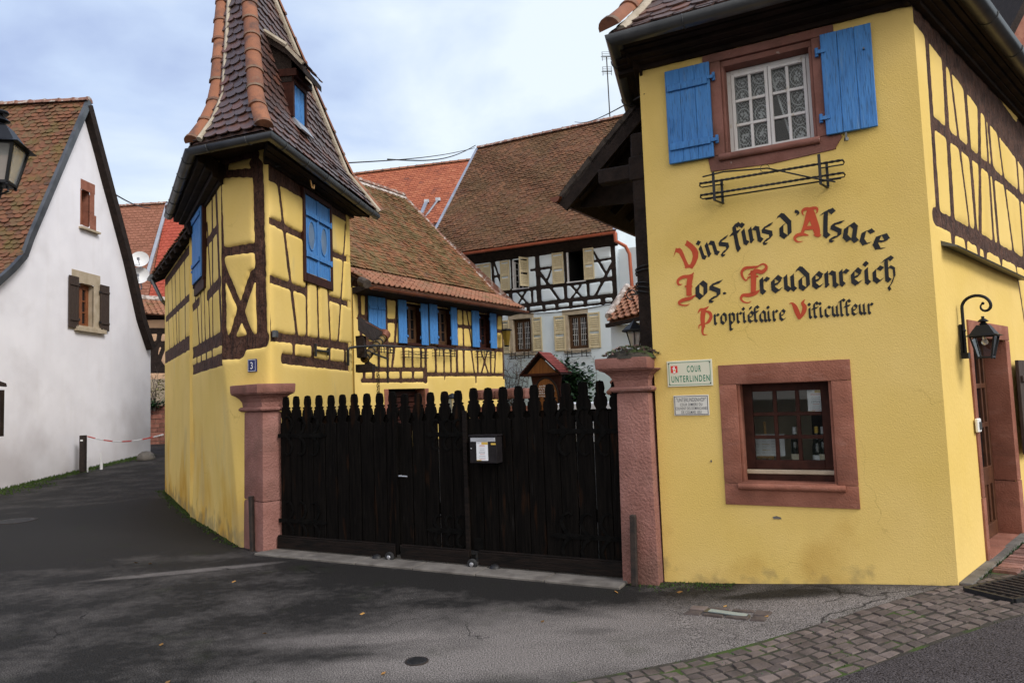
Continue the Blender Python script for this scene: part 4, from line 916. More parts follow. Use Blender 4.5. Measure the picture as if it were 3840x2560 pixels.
m = MB(); ridge_tiles(m, [i1+Vector((-.01, -.03, .06)), i1.lerp(apx0, .12)+Vector((0, 0, .03)), apx0+Vector((0, 0, .06))], .095, .36, seed=4); ridge_tiles(m, [i2+Vector((0, 0, .04)), apx0+Vector((0, 0, .06))], .095, .36, seed=6); m.build('hip_ridge', 'hip_tile', rb, smooth=True)
m = MB(); m.tube([i1+Vector((.09, -.04, .03)), i1.lerp(apx0, .12)+Vector((.08, -.03, .0)), apx0], .045, 8); m.build('mortar', 'mortar', rb, smooth=True)
# boarded soffit with stepped cornice boards
m = MB(); dn = Vector((0, 0, 1))
def soffit(P, Q, A_, Bb, z_in, n):                  # boards between the gutter line and the wall
    for i in range(n):
        f0, f1 = i/n, (i+.97)/n
        p = [P.lerp(A_, f0), Q.lerp(Bb, f0), Q.lerp(Bb, f1), P.lerp(A_, f1)]
        dz = ZR+.02-(ZR+.02-z_in)*((i+.5)/n)
        m.hexa([Vector((q.x, q.y, dz-.012-.012*(i % 2))) for q in p]+[Vector((q.x, q.y, ZR+.06)) for q in p])
wl0, wl1, wl2 = RF.P(-.09, 0, 0), RF.P(RU, 0, 0), RS.P(6.6, 0, 0)
soffit(inset(E1, apx0, .06), inset(E2, apx0, .06), RF.P(-.3, 0, -.05), RF.P(RU+.05, 0, -.05), 4.52, 6); soffit(inset(E2, apx0, .06), inset(E3, apx1, .05), RS.P(-.05, 0, -.05), RS.P(6.6, 0, -.05), 4.5, 7); soffit(inset(E0, apx1, .05), inset(E1, apx0, .06), L1, L0+Vector((.05, 0, 0)), 4.45, 5)
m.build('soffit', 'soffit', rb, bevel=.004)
# ledge flashing on the side wall
m = MB(); a_, b_ = RS.uz(zs(425, 1190)), RS.uz(zs(808, 1368)); m.hexa([RS.P(a_[0], a_[1]-.02, -.0), RS.P(b_[0], b_[1]-.01, 0), RS.P(b_[0], b_[1]-.035, .11), RS.P(a_[0], a_[1]-.045, .11), RS.P(a_[0], a_[1]+.02, 0), RS.P(b_[0], b_[1]+.03, 0), RS.P(b_[0], b_[1]-.025, .115), RS.P(a_[0], a_[1]-.035, .115)]); m.build('ledge_flashing', 'zinc', rb)
# door
s = MB(); a, b, c, d_ = DO; J = .12
s.fbox(RS, a-.085, a, c+.52, d_, -.32, .022); s.fbox(RS, a-.09, a, c-.25, c+.515, -.28, .026); s.fbox(RS, b, b+.15, c+.52, d_, -.28, .022); s.fbox(RS, b, b+.155, c-.2, c+.515, -.28, .026); s.fbox(RS, a-.085, b+.15, d_+.002, d_+.14, -.28, .022)
s.fbox(RS, a, b, c-.3, c+.035, -.30, .03)
s.build('door_surround', 'sandstone', rb, bevel=.007, seg=2, smooth=True)
dd_ = -min((abs(RS.uz(zd(388, 520), -k_*.005)[0]-DO[1]), k_*.005) for k_ in range(8, 60))[1]; dr = MB()
dr.fbox(RS, a+.004, a+.07, c+.04, d_, dd_-.05, dd_); dr.fbox(RS, b-.07, b-.004, c+.04, d_, dd_-.05, dd_); dr.fbox(RS, a+.07, b-.07, d_-.08, d_-.002, dd_-.05, dd_)
dr.fbox(RS, a+.07, b-.07, c+.04, c+.16, dd_-.05, dd_+.012); dr.fbox(RS, a+.07, b-.07, c+.5, c+.66, dd_-.05, dd_)
for k in (1.02, 1.38): dr.fbox(RS, a+.07, b-.07, c+k, c+k+.045, dd_-.05, dd_)
for u in (a+.19, a+.36, (a+b)/2-.04, b-.4, b-.2): dr.fbox(RS, u, u+.035, c+.161, d_-.081, dd_-.046, dd_-.003)
dr.fbox(RS, a+.071, b-.071, c+.161, c+.499, dd_-.045, dd_-.02)
door = dr.build('door', 'door_wood', rb, bevel=.004); MATS['window_wood']
p = MB(); p.fbox(RS, a+.07, b-.07, c+.66, d_-.08, dd_-.03, dd_-.026); p.build('pane', 'dark_glass', door)
h = MB(); h.tube([RS.P(a+.12, c+1.0, dd_), RS.P(a+.12, c+1.0, dd_+.05), RS.P(a+.22, c+1.0, dd_+.05)], .009, 8); h.build('handle', 'steel', door)
# shutter and doorbell on the side wall
shb = (RS.uz(zd(536, 470), .06)[0], RS.uz(zd(536, 470), .06)[0]+.5, .92, 1.80)
plank_shutter(RS, rb, *shb, .05, m='brown_shutter', planks=3, battens=(.2, .8), hinge=1)
bu = RS.uz(zd(328, 776)); t = thing('doorbell', RS.P(bu[0], bu[1]-.05, .025), 'white doorbell with grey button beside the shop door', 'doorbell')
m = MB(); m.fbox(RS, bu[0]-.045, bu[0]+.045, bu[1]-.055, bu[1]+.055, .02, .045); m.build('plate', 'lacquer_white', t, bevel=.006); m = MB(); m.fbox(RS, bu[0]-.022, bu[0]+.022, bu[1]-.035, bu[1]+.03, .045, .055); m.build('button', 'zinc', t, bevel=.004)
# ------------------------------------------------------------------ painted lettering (part of the house)
def ST(*p): return list(p)
def stem(x): return ST((x-.13, .82), (x, .93), (x, .13), (x+.15, .0))
G = dict(
 i=[stem(.2), ST((.12, 1.36), (.27, 1.22))], n=[ST((.07, .82), (.2, .93), (.2, .10), (.25, .06)), ST((.24, .76), (.50, .95), (.73, .84), (.73, .13), (.88, 0))],
 s=[ST((.80, 1.02), (.5, .93), (.20, .80), (.20, .62), (.66, .44), (.66, .16), (.44, .02), (.22, -.04)), ST((.24, -.02), (.10, -.14), (.14, -.26), (.28, -.27))],
 f=[ST((.62, 1.30), (.52, 1.42), (.3, 1.34), (.28, 1.2), (.28, -.08), (.34, -.3)), ST((.02, .83), (.56, .92))],
 d=[ST((.0, 1.28), (.08, 1.42), (.24, 1.38), (.68, .9), (.68, .2), (.42, .0), (.16, .18), (.16, .66), (.42, .84))],
 l=[ST((.66, 1.42), (.5, 1.56), (.26, 1.46), (.22, 1.3), (.22, .13), (.38, 0)), ST((.0, 1.32), (.22, 1.44))],
 a=[ST((.16, .70), (.46, .98), (.68, .82), (.68, .13), (.84, 0)), ST((.16, .70), (.16, .2), (.40, .0), (.66, .24))],
 c=[ST((.74, .84), (.52, .96), (.2, .72), (.2, .2), (.44, .0), (.7, .14))],
 e=[ST((.72, .14), (.44, .0), (.2, .2), (.2, .72), (.48, .97), (.72, .78), (.62, .56), (.24, .42))],
 r=[stem(.2), ST((.22, .68), (.48, .94), (.66, .84))], u=[ST((.06, .82), (.2, .93), (.2, .2), (.44, .0), (.64, .2)), ST((.52, .84), (.66, .95), (.66, .13), (.81, 0))],
 o=[ST((.16, .74), (.16, .2), (.42, .0), (.68, .24), (.68, .78), (.42, .98), (.16, .74))],
 t=[ST((.68, 1.30), (.5, 1.46), (.3, 1.36), (.26, 1.2), (.26, .14), (.44, 0)), ST((.02, .84), (.62, .95))],
 p=[ST((.04, .82), (.2, .94), (.2, -.5), (.30, -.62), (.44, -.58)), ST((.2, .70), (.46, .95), (.68, .80), (.68, .22), (.44, .0), (.22, .14))],
 h=[ST((.62, 1.42), (.46, 1.56), (.26, 1.46), (.22, 1.3), (.22, .13), (.38, 0)), ST((.0, 1.32), (.22, 1.44)), ST((.2, .68), (.48, .95), (.72, .8), (.74, .3), (.5, -.2)), ST((.5, -.2), (.30, -.42), (.38, -.6))])
NIB = math.radians(42)
def pen(mb, F, toF, strokes, w, state):
    for si, st_ in enumerate(strokes):
        ww = w*(.6 if si and strokes in (G['s'],) or si > 1 and strokes is G['h'] else 1); nx, ny = math.cos(NIB)*ww/2, math.sin(NIB)*ww/2
        for (p, q) in zip(st_[:-1], st_[1:]):
            k = math.hypot(q[0]-p[0], q[1]-p[1]) or 1; ex, ey = (q[0]-p[0])/k*.03, (q[1]-p[1])/k*.03
            p2, q2 = (p[0]-ex, p[1]-ey), (q[0]+ex, q[1]+ey)
            cr = (q[0]-p[0])*ny-(q[1]-p[1])*nx
            P_ = [(p2[0]-nx, p2[1]-ny), (p2[0]+nx, p2[1]+ny), (q2[0]+nx, q2[1]+ny), (q2[0]-nx, q2[1]-ny)]
            if abs(cr) < .012*w:                    # along the nib: hairline
                px, py = -(q[1]-p[1])/k*.03, (q[0]-p[0])/k*.03; P_ = [(p[0]-px, p[1]-py), (p[0]+px, p[1]+py), (q[0]+px, q[1]+py), (q[0]-px, q[1]-py)]
            state[0] += 1; o = .0222+.00012*(state[0] % 40)
            uz = [toF(*x) for x in P_]; mb.add([F.P(u, z, o) for u, z in uz], [(0, 1, 2, 3)])
blk, red = MB(), MB(); stt = [0]
def glyph(ch, bx, by, xh, rot, xs=1, w=.355):
    a = math.radians(rot); dx, dy = math.cos(a), -math.sin(a); ux, uy = -math.sin(a), -math.cos(a)
    if rot == 0: pass
    def toF(x, y): return RF.uz(zl(bx+xh*(x*xs*dx+y*ux), by+xh*(x*xs*dy+y*uy)), .021)
    pen(blk, RF, toF, G[ch], w, stt)
for q in (('i', 424, 640, 112, 19), ('n', 474, 618, 118, 17), ('s', 588, 582, 118, 15), ('f', 706, 528, 132, 11), ('i', 788, 508, 128, 11), ('n', 846, 494, 128, 10), ('s', 958, 474, 128, 8), ('d', 1110, 446, 138, 2),
          ('l', 1484, 438, 150, -1), ('s', 1548, 444, 138, -4), ('a', 1664, 464, 148, -8, 1.02), ('c', 1806, 492, 138, -14), ('e', 1920, 522, 142, -22, 1.05)): glyph(*q)
def l2(ch, x, y, s=132, r=3.5, xs=.98): glyph(ch, x, y, s, r, xs)
l2('o', 368, 978, 138, 0); l2('s', 486, 978, 138, 0); blk.ribbon(RF, [(*RF.uz(zl(620, 943)), .02), (*RF.uz(zl(652, 941)), .0)], .0224); blk.ribbon(RF, [(*RF.uz(zl(652, 941)), .0), (*RF.uz(zl(634, 942)), .024), (*RF.uz(zl(616, 943)), .0)], .0226)
for ch, x, y in (('r', 934, 938), ('e', 1034, 926), ('u', 1146, 914), ('d', 1280, 906), ('e', 1394, 892), ('n', 1506, 884), ('r', 1634, 868), ('e', 1738, 860), ('i', 1858, 852), ('c', 1928, 842), ('h', 2034, 832)): l2(ch, x, y)
def l3(ch, x, y, xs=.86): glyph(ch, x, y, 92, 3.5, xs, .315)
for ch, x, y in (('r', 530, 1214), ('o', 590, 1210), ('p', 662, 1206), ('r', 730, 1200), ('i', 786, 1196), ('e', 828, 1194), ('t', 880, 1190), ('a', 934, 1190), ('i', 1004, 1184), ('r', 1048, 1182), ('e', 1106, 1178),
                 ('i', 1366, 1158), ('t', 1404, 1156), ('i', 1462, 1150), ('c', 1506, 1148), ('u', 1570, 1143), ('l', 1642, 1140), ('t', 1688, 1136), ('e', 1742, 1132), ('u', 1808, 1126), ('r', 1886, 1120)): l3(ch, x, y)
def rib(mb, pts, k=1.0):
    state = stt; state[0] += 1; o = .0222+.00012*(state[0] % 40); q = []
    for x, y, w in pts: u, z = RF.uz(zl(x, y)); q.append((u, z, w*.42517*k/FPX*5.9))
    # subdivide smoothly
    s_ = []
    for i in range(len(q)-1):
        p0 = q[max(i-1, 0)]; p1 = q[i]; p2 = q[i+1]; p3 = q[min(i+2, len(q)-1)]
        for j in range(5):
            t = j/5; s_.append(tuple(.5*((2*p1[c])+(-p0[c]+p2[c])*t+(2*p0[c]-5*p1[c]+4*p2[c]-p3[c])*t*t+(-p0[c]+3*p1[c]-3*p2[c]+p3[c])*t**3) for c in range(3)))
    s_.append(q[-1]); mb.ribbon(RF, [(a, b, max(c, .0004)) for a, b, c in s_], o)
rib(blk, [(850, 1088, 4), (862, 1070, 16), (874, 1056, 3)]); rib(blk, [(1250, 222, 24), (1268, 226, 28), (1282, 240, 16), (1262, 262, 3)])
vp = [(300, 475), (345, 505), (385, 545), (403, 580), (400, 630), (380, 680), (350, 727), (322, 718), (282, 724), (285, 708), (270, 665), (245, 615), (232, 592), (205, 580), (190, 608), (181, 630), (192, 590), (205, 540), (215, 548), (240, 543), (258, 560), (272, 590), (292, 640), (316, 690), (330, 690), (346, 655), (354, 615), (347, 582), (328, 555), (303, 532), (282, 520), (294, 500)]
red.add([RF.P(*RF.uz(zl(*p)), .0224) for p in vp], [tuple(range(len(vp)))])
for p in ([(1388, 205, 46), (1372, 262, 50), (1345, 340, 34), (1310, 425, 22)], [(1385, 205, 50), (1412, 290, 58), (1440, 380, 56), (1452, 432, 40)], [(1325, 372, 34), (1375, 368, 34), (1432, 364, 34)], [(1372, 435, 8), (1315, 425, 30), (1270, 435, 28), (1250, 462, 22), (1275, 490, 14), (1322, 486, 4)], [(1432, 415, 44), (1458, 436, 30), (1482, 428, 5)], [(1385, 206, 30), (1345, 202, 28), (1318, 222, 20), (1322, 252, 8), (1338, 258, 2)], [(1378, 206, 30), (1415, 194, 26), (1445, 200, 22), (1446, 232, 10), (1425, 246, 2)],
          [(362, 758, 4), (352, 776, 16), (318, 794, 30), (265, 800, 30), (224, 830, 24), (230, 866, 18), (262, 862, 4)], [(336, 782, 52), (322, 870, 50), (322, 965, 50)], [(284, 882, 16), (352, 882, 12)], [(382, 955, 6), (335, 985, 30), (275, 1000, 34), (235, 1022, 26), (248, 1044, 16), (300, 1048, 12), (326, 1035, 3)],
          [(886, 742, 50), (888, 830, 46), (886, 935, 42)], [(842, 782, 5), (905, 748, 34), (960, 756, 36), (995, 730, 28), (998, 700, 20), (970, 686, 14), (925, 708, 10), (850, 775, 4)], [(930, 706, 12), (880, 714, 22), (815, 722, 26), (785, 756, 22), (792, 798, 18), (822, 830, 12), (855, 792, 4)], [(834, 804, 12), (930, 792, 18)], [(944, 912, 6), (905, 940, 32), (848, 958, 36), (795, 960, 28), (778, 990, 20), (802, 1018, 14), (842, 1024, 10), (868, 1010, 3)],
          [(450, 1085, 46), (440, 1160, 42), (446, 1242, 32)], [(398, 1118, 4), (420, 1086, 22), (455, 1084, 28), (494, 1056, 5)], [(462, 1098, 14), (500, 1112, 28), (514, 1148, 28), (492, 1192, 26), (458, 1212, 8)], [(436, 1212, 16), (410, 1226, 12), (408, 1254, 6)], [(446, 1235, 26), (438, 1272, 20), (448, 1304, 14), (484, 1304, 4)],
          [(1202, 1034, 4), (1228, 1030, 18), (1252, 1062, 36), (1275, 1118, 40), (1296, 1166, 30)], [(1290, 1168, 14), (1326, 1112, 34), (1336, 1062, 34), (1318, 1028, 24), (1340, 996, 4)]): rib(red, p)
blk.build('black_lettering', 'black_paint', rb); red.build('red_lettering', 'red_paint', rb)
# ------------------------------------------------------------------ wall plates
def plate(F, pts4, o, th, name, m, label, cat):
    us = [F.uz(p, o) for p in pts4]; u0, u1 = (us[0][0]+us[3][0])/2, (us[1][0]+us[2][0])/2; z1, z0 = (us[0][1]+us[1][1])/2, (us[2][1]+us[3][1])/2
    t = thing(name, F.P((u0+u1)/2, z0, o), label, cat); mb = MB(); mb.fbox(F, u0, u1, z0, z1, o, o+th); mb.build('plate', m, t, bevel=.003)
    return t, u0, u1, z0, z1, o+th
def frame_line(mb, F, u0, u1, z0, z1, w, o):
    for q in ((u0, u1, z0, z0+w), (u0, u1, z1-w, z1), (u0, u0+w, z0+w, z1-w), (u1-w, u1, z0+w, z1-w)): mb.fbox(F, *q, o, o+.0006)
t, u0, u1, z0, z1, o = plate(RF, [zq(110, 122), zq(490, 104), zq(507, 325), zq(125, 338)], .024, .008, 'street_sign', 'plaque_cream', 'cream enamel street sign reading COUR UNTERLINDEN in green with a red crest', 'sign')
w, h = u1-u0, z1-z0; m = MB(); frame_line(m, RF, u0+.016, u1-.016, z0+.014, z1-.014, .004, o)
text_into(m, RF, 'COUR', u0+w*.60, z0+h*.55, h*.34, o, .50, bold=.0013, sp_=1.35, fit=w*.31); text_into(m, RF, 'UNTERLINDEN', u0+w*.515, z0+h*.18, h*.34, o, .46, bold=.0013, sp_=1.28, fit=w*.84)
m.build('lettering', 'green_paint', t)
m = MB(); cx, cz = u0+w*.165, z0+h*.66; hw, hh = w*.075, h*.15; m.fprism(RF, [(cx-hw, cz+hh), (cx+hw, cz+hh), (cx+hw, cz-hh*.75), (cx+hw*.4, cz-hh*.85), (cx, cz-hh*1.1), (cx-hw*.4, cz-hh*.85), (cx-hw, cz-hh*.75)], o, o+.0008); m.build('crest', 'crest_red', t)
m = MB(); m.fprism(RF, [(cx-.008, cz-hh*.85), (cx+.010, cz-hh*.85), (cx+.012, cz+hh*.1), (cx+.006, cz+hh*.5), (cx-.006, cz+hh*.5), (cx-.010, cz+hh*.1)], o+.0008, o+.0012); m.fprism(RF, [(cx+.007*math.cos(a), cz+hh*.68+.007*math.sin(a)) for a in range(6)], o+.0008, o+.0012); m.fprism(RF, [(cx-.018, cz+hh*.35), (cx-.016, cz+hh*.5), (cx+.018, cz+hh*.1), (cx+.018, cz-.0)], o+.0008, o+.0013); m.build('figure', 'lacquer_white', t)
m = MB(); m.fprism(RF, [(cx-.005, cz-hh*.5), (cx+.009, cz-hh*.3), (cx+.006, cz+hh*.2), (cx-.004, cz)], o+.0013, o+.0017); m.build('robe', 'gold', t)
m = MB()
for (a, b) in ((.05, .1), (.95, .1), (.05, .9), (.95, .9)): m.lathe(RF.P(u0+w*a, z0+h*b, o), [(.006, 0), (.005, .003), (.001, .004)], 8, RF.n)
m.build('screw', 'iron', t)
t, u0, u1, z0, z1, o = plate(RF, [zq(167, 410), zq(463, 400), zq(475, 572), zq(180, 580)], .024, .006, 'history_plaque', 'plaque_grey', 'small grey plaque with black capitals about the UNTERLINDENHOF below the street sign', 'plaque')
w, h = u1-u0, z1-z0; m = MB(); frame_line(m, RF, u0+.008, u1-.008, z0+.007, z1-.007, .005, o)
for tx, zz, sz, wf in (('"UNTERLINDENHOF"', .68, .27, .84), ('COUR DIMIERE DU', .475, .195, .63), ('COUVENT DES DOMINICAINES', .285, .195, .90), ('DE COLMAR 1051', .095, .195, .57)): text_into(m, RF, tx, u0+w*.5, z0+h*zz, h*sz, o, 1, bold=.0003, sp_=1.1, fit=w*wf)
m.build('lettering', 'ink', t)
# ------------------------------------------------------------------ lantern on the side wall
def lantern_body(t, c, s, glass='lamp_glass', m='lamp_black', n=4, bulb=True, rot=0):
    """square lantern hanging under c (top centre)"""
    c = Vector(c); f = MB(); ax = Vector((math.cos(rot), math.sin(rot), 0)); ay = Vector((-ax.y, ax.x, 0))
    def sq(r, z): return [c+ax*(r*sx)+ay*(r*sy)+Vector((0, 0, z)) for sx, sy in ((-1, -1), (1, -1), (1, 1), (-1, 1))]
    f.lathe(c, [(.018*s, 0), (.022*s, -.01*s), (.018*s, -.03*s), (.05*s, -.05*s), (.075*s, -.075*s), (.03*s, -.09*s), (.055*s, -.11*s), (.04*s, -.13*s)], 14)
    f.hexa(sq(.16*s, -.27*s)+sq(.075*s, -.13*s)); f.hexa(sq(.205*s, -.292*s)+sq(.165*s, -.268*s))
    top, bot = sq(.150*s, -.292*s), sq(.088*s, -.60*s)
    for a, b in zip(top, bot): f.bar(a, b, .022*s, .022*s, ax)
    for k_ in range(4): f.bar(top[k_], top[(k_+1) % 4], .02*s, .02*s); f.bar(bot[k_], bot[(k_+1) % 4], .026*s, .022*s)
    for b in bot: f.sphere(b-Vector((0, 0, .02*s)), .014*s, 4)
    f.hexa(sq(.085*s, -.615*s)+sq(.088*s, -.605*s))
    f.build('lamp_cage', m, t, smooth=True)
    gl = MB(); 
    for k_ in range(4): a, b, c2, d2 = top[k_], top[(k_+1) % 4], bot[(k_+1) % 4], bot[k_]; cc = c+Vector((0, 0, -.45*s)); gl.add([q.lerp(cc, .03) for q in (a, b, c2, d2)], [(0, 1, 2, 3)])
    gl.build('lamp_pane', glass, t)
    if bulb: b = MB(); b.sphere(c+Vector((0, 0, -.38*s)), .045*s, 6); b.lathe(c+Vector((0, 0, -.34*s)), [(.025*s, 0), (.025*s, .05*s)], 8); b.build('bulb', 'bulb_glass', t, smooth=True)
pu = RS.uz(zd(252, 370)); LO = .36; lc = RS.P(RS.uz(zd(372, 250), LO)[0], RS.uz(zd(372, 245), LO)[1], LO)
lu = pu[0]+.02
for _ in range(3):
    LO = .34; q = RS.uz(zd(372, 245), LO)
# choose the arm length so that the lamp hangs straight out from its wall plate
best = min((abs(RS.uz(zd(370, 245), o_)[0]-pu[0]), o_) for o_ in [x*.01 for x in range(5, 70)]); LO = best[1]; q = RS.uz(zd(370, 245), LO); lc = RS.P(q[0], q[1], LO)
t = thing('wall_lantern', RS.P(pu[0], pu[1]-.2, .02), 'black wall lantern on a curled bracket beside the shop door of the nearest yellow house', 'lamp')
m = MB(); zt0, zt1 = RS.uz(zd(248, 285))[1], RS.uz(zd(250, 445))[1]
m.fbox(RS, pu[0]-.022, pu[0]+.022, zt1, zt0, .018, .034); m.fbox(RS, pu[0]-.028, pu[0]+.028, zt1-.01, zt1+.035, .02, .07)
pts = [RS.P(pu[0], zt1+.03, .045), RS.P(pu[0], zt0-.02, .045)]; ztop = RS.uz(zd(345, 153), LO*.6)[1]; R_ = (LO-.045+.06)/2; zc = ztop-R_*.9
for i in range(0, 15): an = math.pi-math.pi*i/14; pts.append(RS.P(pu[0], zc+R_*.9*math.sin(an), .045+R_+R_*math.cos(an)))
for i in range(1, 12): an = -math.pi*1.35*i/11; rr = R_*.42; k_ = 1-.45*i/11; pts.append(RS.P(pu[0], zc+rr*math.sin(an)*k_*1.1, .045+2*R_-rr+rr*math.cos(an)*k_))
m.tube(pts, [.012]*(len(pts)-11)+[.012-.0007*i for i in range(11)], 8); m.sphere(RS.P(pu[0], zt0-.05, .045), .017, 5); m.sphere(pts[-1], .012, 5)
m.build('bracket', 'lamp_black', t, smooth=True)
hs = (lc.z-RS.uz(zd(372, 465), LO)[1])/.62
lantern_body(t, RS.P(pu[0], lc.z+.005, LO), hs*.94, glass='clear_glass', rot=math.atan2(RS.d.y, RS.d.x))
# drain grate, glass paver, manholes
gp = CF0+cdir*(clen+.55)+cper*.32; gp.z = gz(gp.x, gp.y); t = thing('drain_grate', gp, 'rusty iron drain grate set in the cobbled gutter by the house corner', 'drain grate')
def gp_(a, b, dz): p = gp+cdir*a+cper*b; return Vector((p.x, p.y, gz(p.x, p.y)+dz))
m = MB(); HL, HW = .84, .17
for a in (-1, 1): m.bar(gp_(-HL, a*HW, .022), gp_(HL, a*HW, .022), .03, .03); m.bar(gp_(a*HL, -HW, .022), gp_(a*HL, HW, .022), .03, .03)
m.build('frame', 'iron', t); m = MB()
for i in range(1, 25): x = -HL+2*HL*i/25; m.bar(gp_(x, -HW, .024), gp_(x+.03, HW, .024), .020, .022)
m.build('bars', 'rust_iron', t); m = MB()
for i in range(1, 6): y = -HW+2*HW*i/6; m.bar(gp_(-HL, y, .017), gp_(HL, y, .017), .014, .02)
m.build('cross_bars', 'rust_iron', t)
m = MB(); m.add([gp_(-HL, -HW, .0085), gp_(HL, -HW, .0085), gp_(HL, HW, .0085), gp_(-HL, HW, .0085)], [(0, 1, 2, 3)]); m.build('pit', 'dark_room', t)
gc = gnd(1672*D, 1410*D); t = thing('glass_paver', gc, 'small glass floor light framed by reddish bricks in the asphalt', 'floor light'); ax = (gnd(1755*D, 1418*D)-gnd(1590*D, 1404*D)); ax.z = 0; ax.normalize(); ay = Vector((-ax.y, ax.x, 0)); r = random.Random(9)
m = MB()
for (x0, x1, y0, y1) in [(-.30, -.17, -.10, .0), (-.30, -.17, .0, .11), (.17, .29, -.10, .0), (.17, .29, .0, .11)]+[(-.17+.17*i, -.17+.17*(i+1), s_, s_+.055) for i in range(2) for s_ in (-.10, .055)]:
    sett(m, r, gc+ax*(x0+x1)/2+ay*(y0+y1)/2-Vector((0, 0, gc.z)), (x1-x0)/2-.006, (y1-y0)/2-.005, ax, ay, .012)
m.build('brick_surround', 'cobble', t, smooth=True); m = MB(); m.box(gc+Vector((0, 0, .004)), .165, .045, .006, ax, ay); m.build('frame', 'zinc', t); m = MB(); m.box(gc+ax*.0+Vector((0, 0, .008)), .135, .032, .006, ax, ay); MATS['paver_glass'] = mat('paver_glass', (.20, .25, .25), (.28, .33, .32), sc=3, rough=.25, bump=0); m.build('pane', 'paver_glass', t)
def manhole(px, py, r0, label):
    c = gnd(px, py); t = thing('manhole_cover', c, label, 'manhole cover', 'iron covers in the asphalt'); m = MB(); m.lathe(c+Vector((0, 0, -.01)), [(r0, 0), (r0, .0155), (r0*.9, .0165), (r0*.88, .0135), (.001, .0135)], 24); m.build('ring', 'rust_iron', t)
    m = MB(); m.lathe(c+Vector((0, 0, .003)), [(r0*.86, 0), (r0*.84, .004), (.001, .0045)], 24)
    for i in range(5): m.box(c+Vector((0, (i-2)*r0*.3, .008)), r0*.7*math.cos((i-2)*.5), r0*.05, .003)
    m.build('lid', 'iron', t)
manhole(957*D, 1518*D, .075, 'small round iron cover in the asphalt near the bottom of the photo')
manhole(34*D, 1196*D, .30, 'large iron manhole cover in the mossy patch by the white house')
# ------------------------------------------------------------------ TOWER HOUSE
TW = 2.62                                           # depth of the tower's right face
tw = thing('tower_house', TF.P(.4, 0, -.4), 'narrow yellow half-timbered tower house with a steep brown tiled roof and blue shutters', 'house')
def warp_t(P, u, z, which):
    """the lower wall tapers: the street corner is cut back towards the gate post"""
    w = np.clip((2.15-z)/2.15, 0, 1)**.8
    wt = np.clip(1-u/3.2, 0, 1) if which == 'TL' else np.clip(u/TFl, 0, 1)
    P = P.copy(); P[:, 0] += .265*w*wt; P[:, 1] += -.185*w*wt
    bl = np.clip((1.0-z)/1.0, 0, 1)**2*.05
    n = TL.n if which == 'TL' else TF.n
    P[:, 0] += n.x*bl*(1-wt if which == 'TL' else 0); P[:, 1] += n.y*bl*(1-wt if which == 'TL' else 0)
    return P
ZE = 4.62
# right face (towards the courtyard)
wb = TR.box(z3(908, 350), z3(1072, 868)); wfr = (TR.uz(z3(920, 600))[0], TR.uz(z3(1068, 700))[0], TR.uz(z3(1005, 850))[1], TR.uz(z3(985, 395))[1])
trb = B(TR, z3, [((668, 205), (712, 1190), .085), ((690, 210), (1240, 520), .10), ((768, 258), (882, 1180), .042), ((938, 830), (940, 1190), .035), ((1000, 860), (1010, 1200), .035), ((1062, 880), (1078, 1215), .035), ((1168, 540), (1125, 1220), .032), ((1222, 545), (1245, 1370), .06),
    ((712, 508), (912, 608), .042), ((718, 855), (930, 930), .045), ((1062, 700), (1222, 755), .036), ((1070, 968), (1228, 1020), .04), ((712, 1190), (1245, 1262), .055), ((800, 1325), (1250, 1380), .06), ((862, 1240), (864, 1320), .04), ((975, 1255), (975, 1335), .05), ((1075, 1270), (1075, 1350), .035), ((1165, 1285), (1165, 1360), .04)])
framed(TR, [(0, -.1), (TW, -.1), (TW, ZE+.1), (0, ZE+.1)], [(wfr[0]+.01, wfr[1]-.01, wfr[2]+.01, wfr[3]-.01)], trb, .018, tw, 'yellow_tower', bulge=.024, seed=21)
# narrow front face
tfb = B(TF, z3, [((418, 250), (455, 1240), .065), ((655, 200), (680, 1195), .085), ((405, 242), (640, 232), .05), ((395, 172), (650, 122), .045), ((410, 205), (462, 198), .055), ((622, 175), (650, 170), .05), ((440, 700), (640, 672), .055), ((446, 770), (615, 1195), .045), ((628, 830), (500, 1210), .062), ((432, 1278), (545, 1268), .115), ((432, 1262), (690, 1222), .07), ((480, 1225), (700, 1200), .045)])
framed(TF, [(0, -.1), (TFl, -.1), (TFl, ZE+.1), (0, ZE+.1)], [], tfb, .014, tw, 'yellow_tower', bulge=.026, seed=22, warp=lambda P, u, z: warp_t(P, u, z, 'TF'))
# street face: tower part and lower wing
TLn = TL.uz(zt(285, 900))[0]; TLw = TL.uz(zt(82, 1000))[0]
swin = (TL.uz(zt(405, 400))[0], TL.uz(zt(335, 450))[0], TL.uz(zt(370, 740))[1], TL.uz(zt(375, 110))[1])
tlb = B(TL, zt, [((482, 40), (525, 1190), .07), ((450, 40), (456, 760), .05), ((412, 300), (440, 800), .046), ((290, 612), (495, 320), .06), ((295, 955), (350, 895), .06), ((415, 855), (515, 745), .07), ((320, 640), (320, 935), .046), ((304, 350), (306, 585), .046), ((335, 950), (352, 1260), .046), ((362, 810), (373, 1240), .046), ((390, 780), (398, 1230), .046), ((425, 880), (434, 1210), .046), ((455, 870), (458, 1190), .046),
    ((290, 1310), (540, 1180), .085), ((300, 1435), (545, 1345), .075), ((332, 1320), (332, 1400), .05), ((365, 1300), (366, 1385), .05), ((405, 1280), (406, 1360), .05), ((450, 1260), (452, 1335), .05), ((278, 480), (290, 1310), .07)])
tlb.append(((0, ZE-.06), (TLn, ZE-.06), .10))
framed(TL, [(0, -.1), (TLn, -.1), (TLn, ZE+.1), (0, ZE+.1)], [], tlb, .022, tw, 'yellow_tower', bulge=.007, seed=23, warp=lambda P, u, z: warp_t(P, u, z, 'TL'))
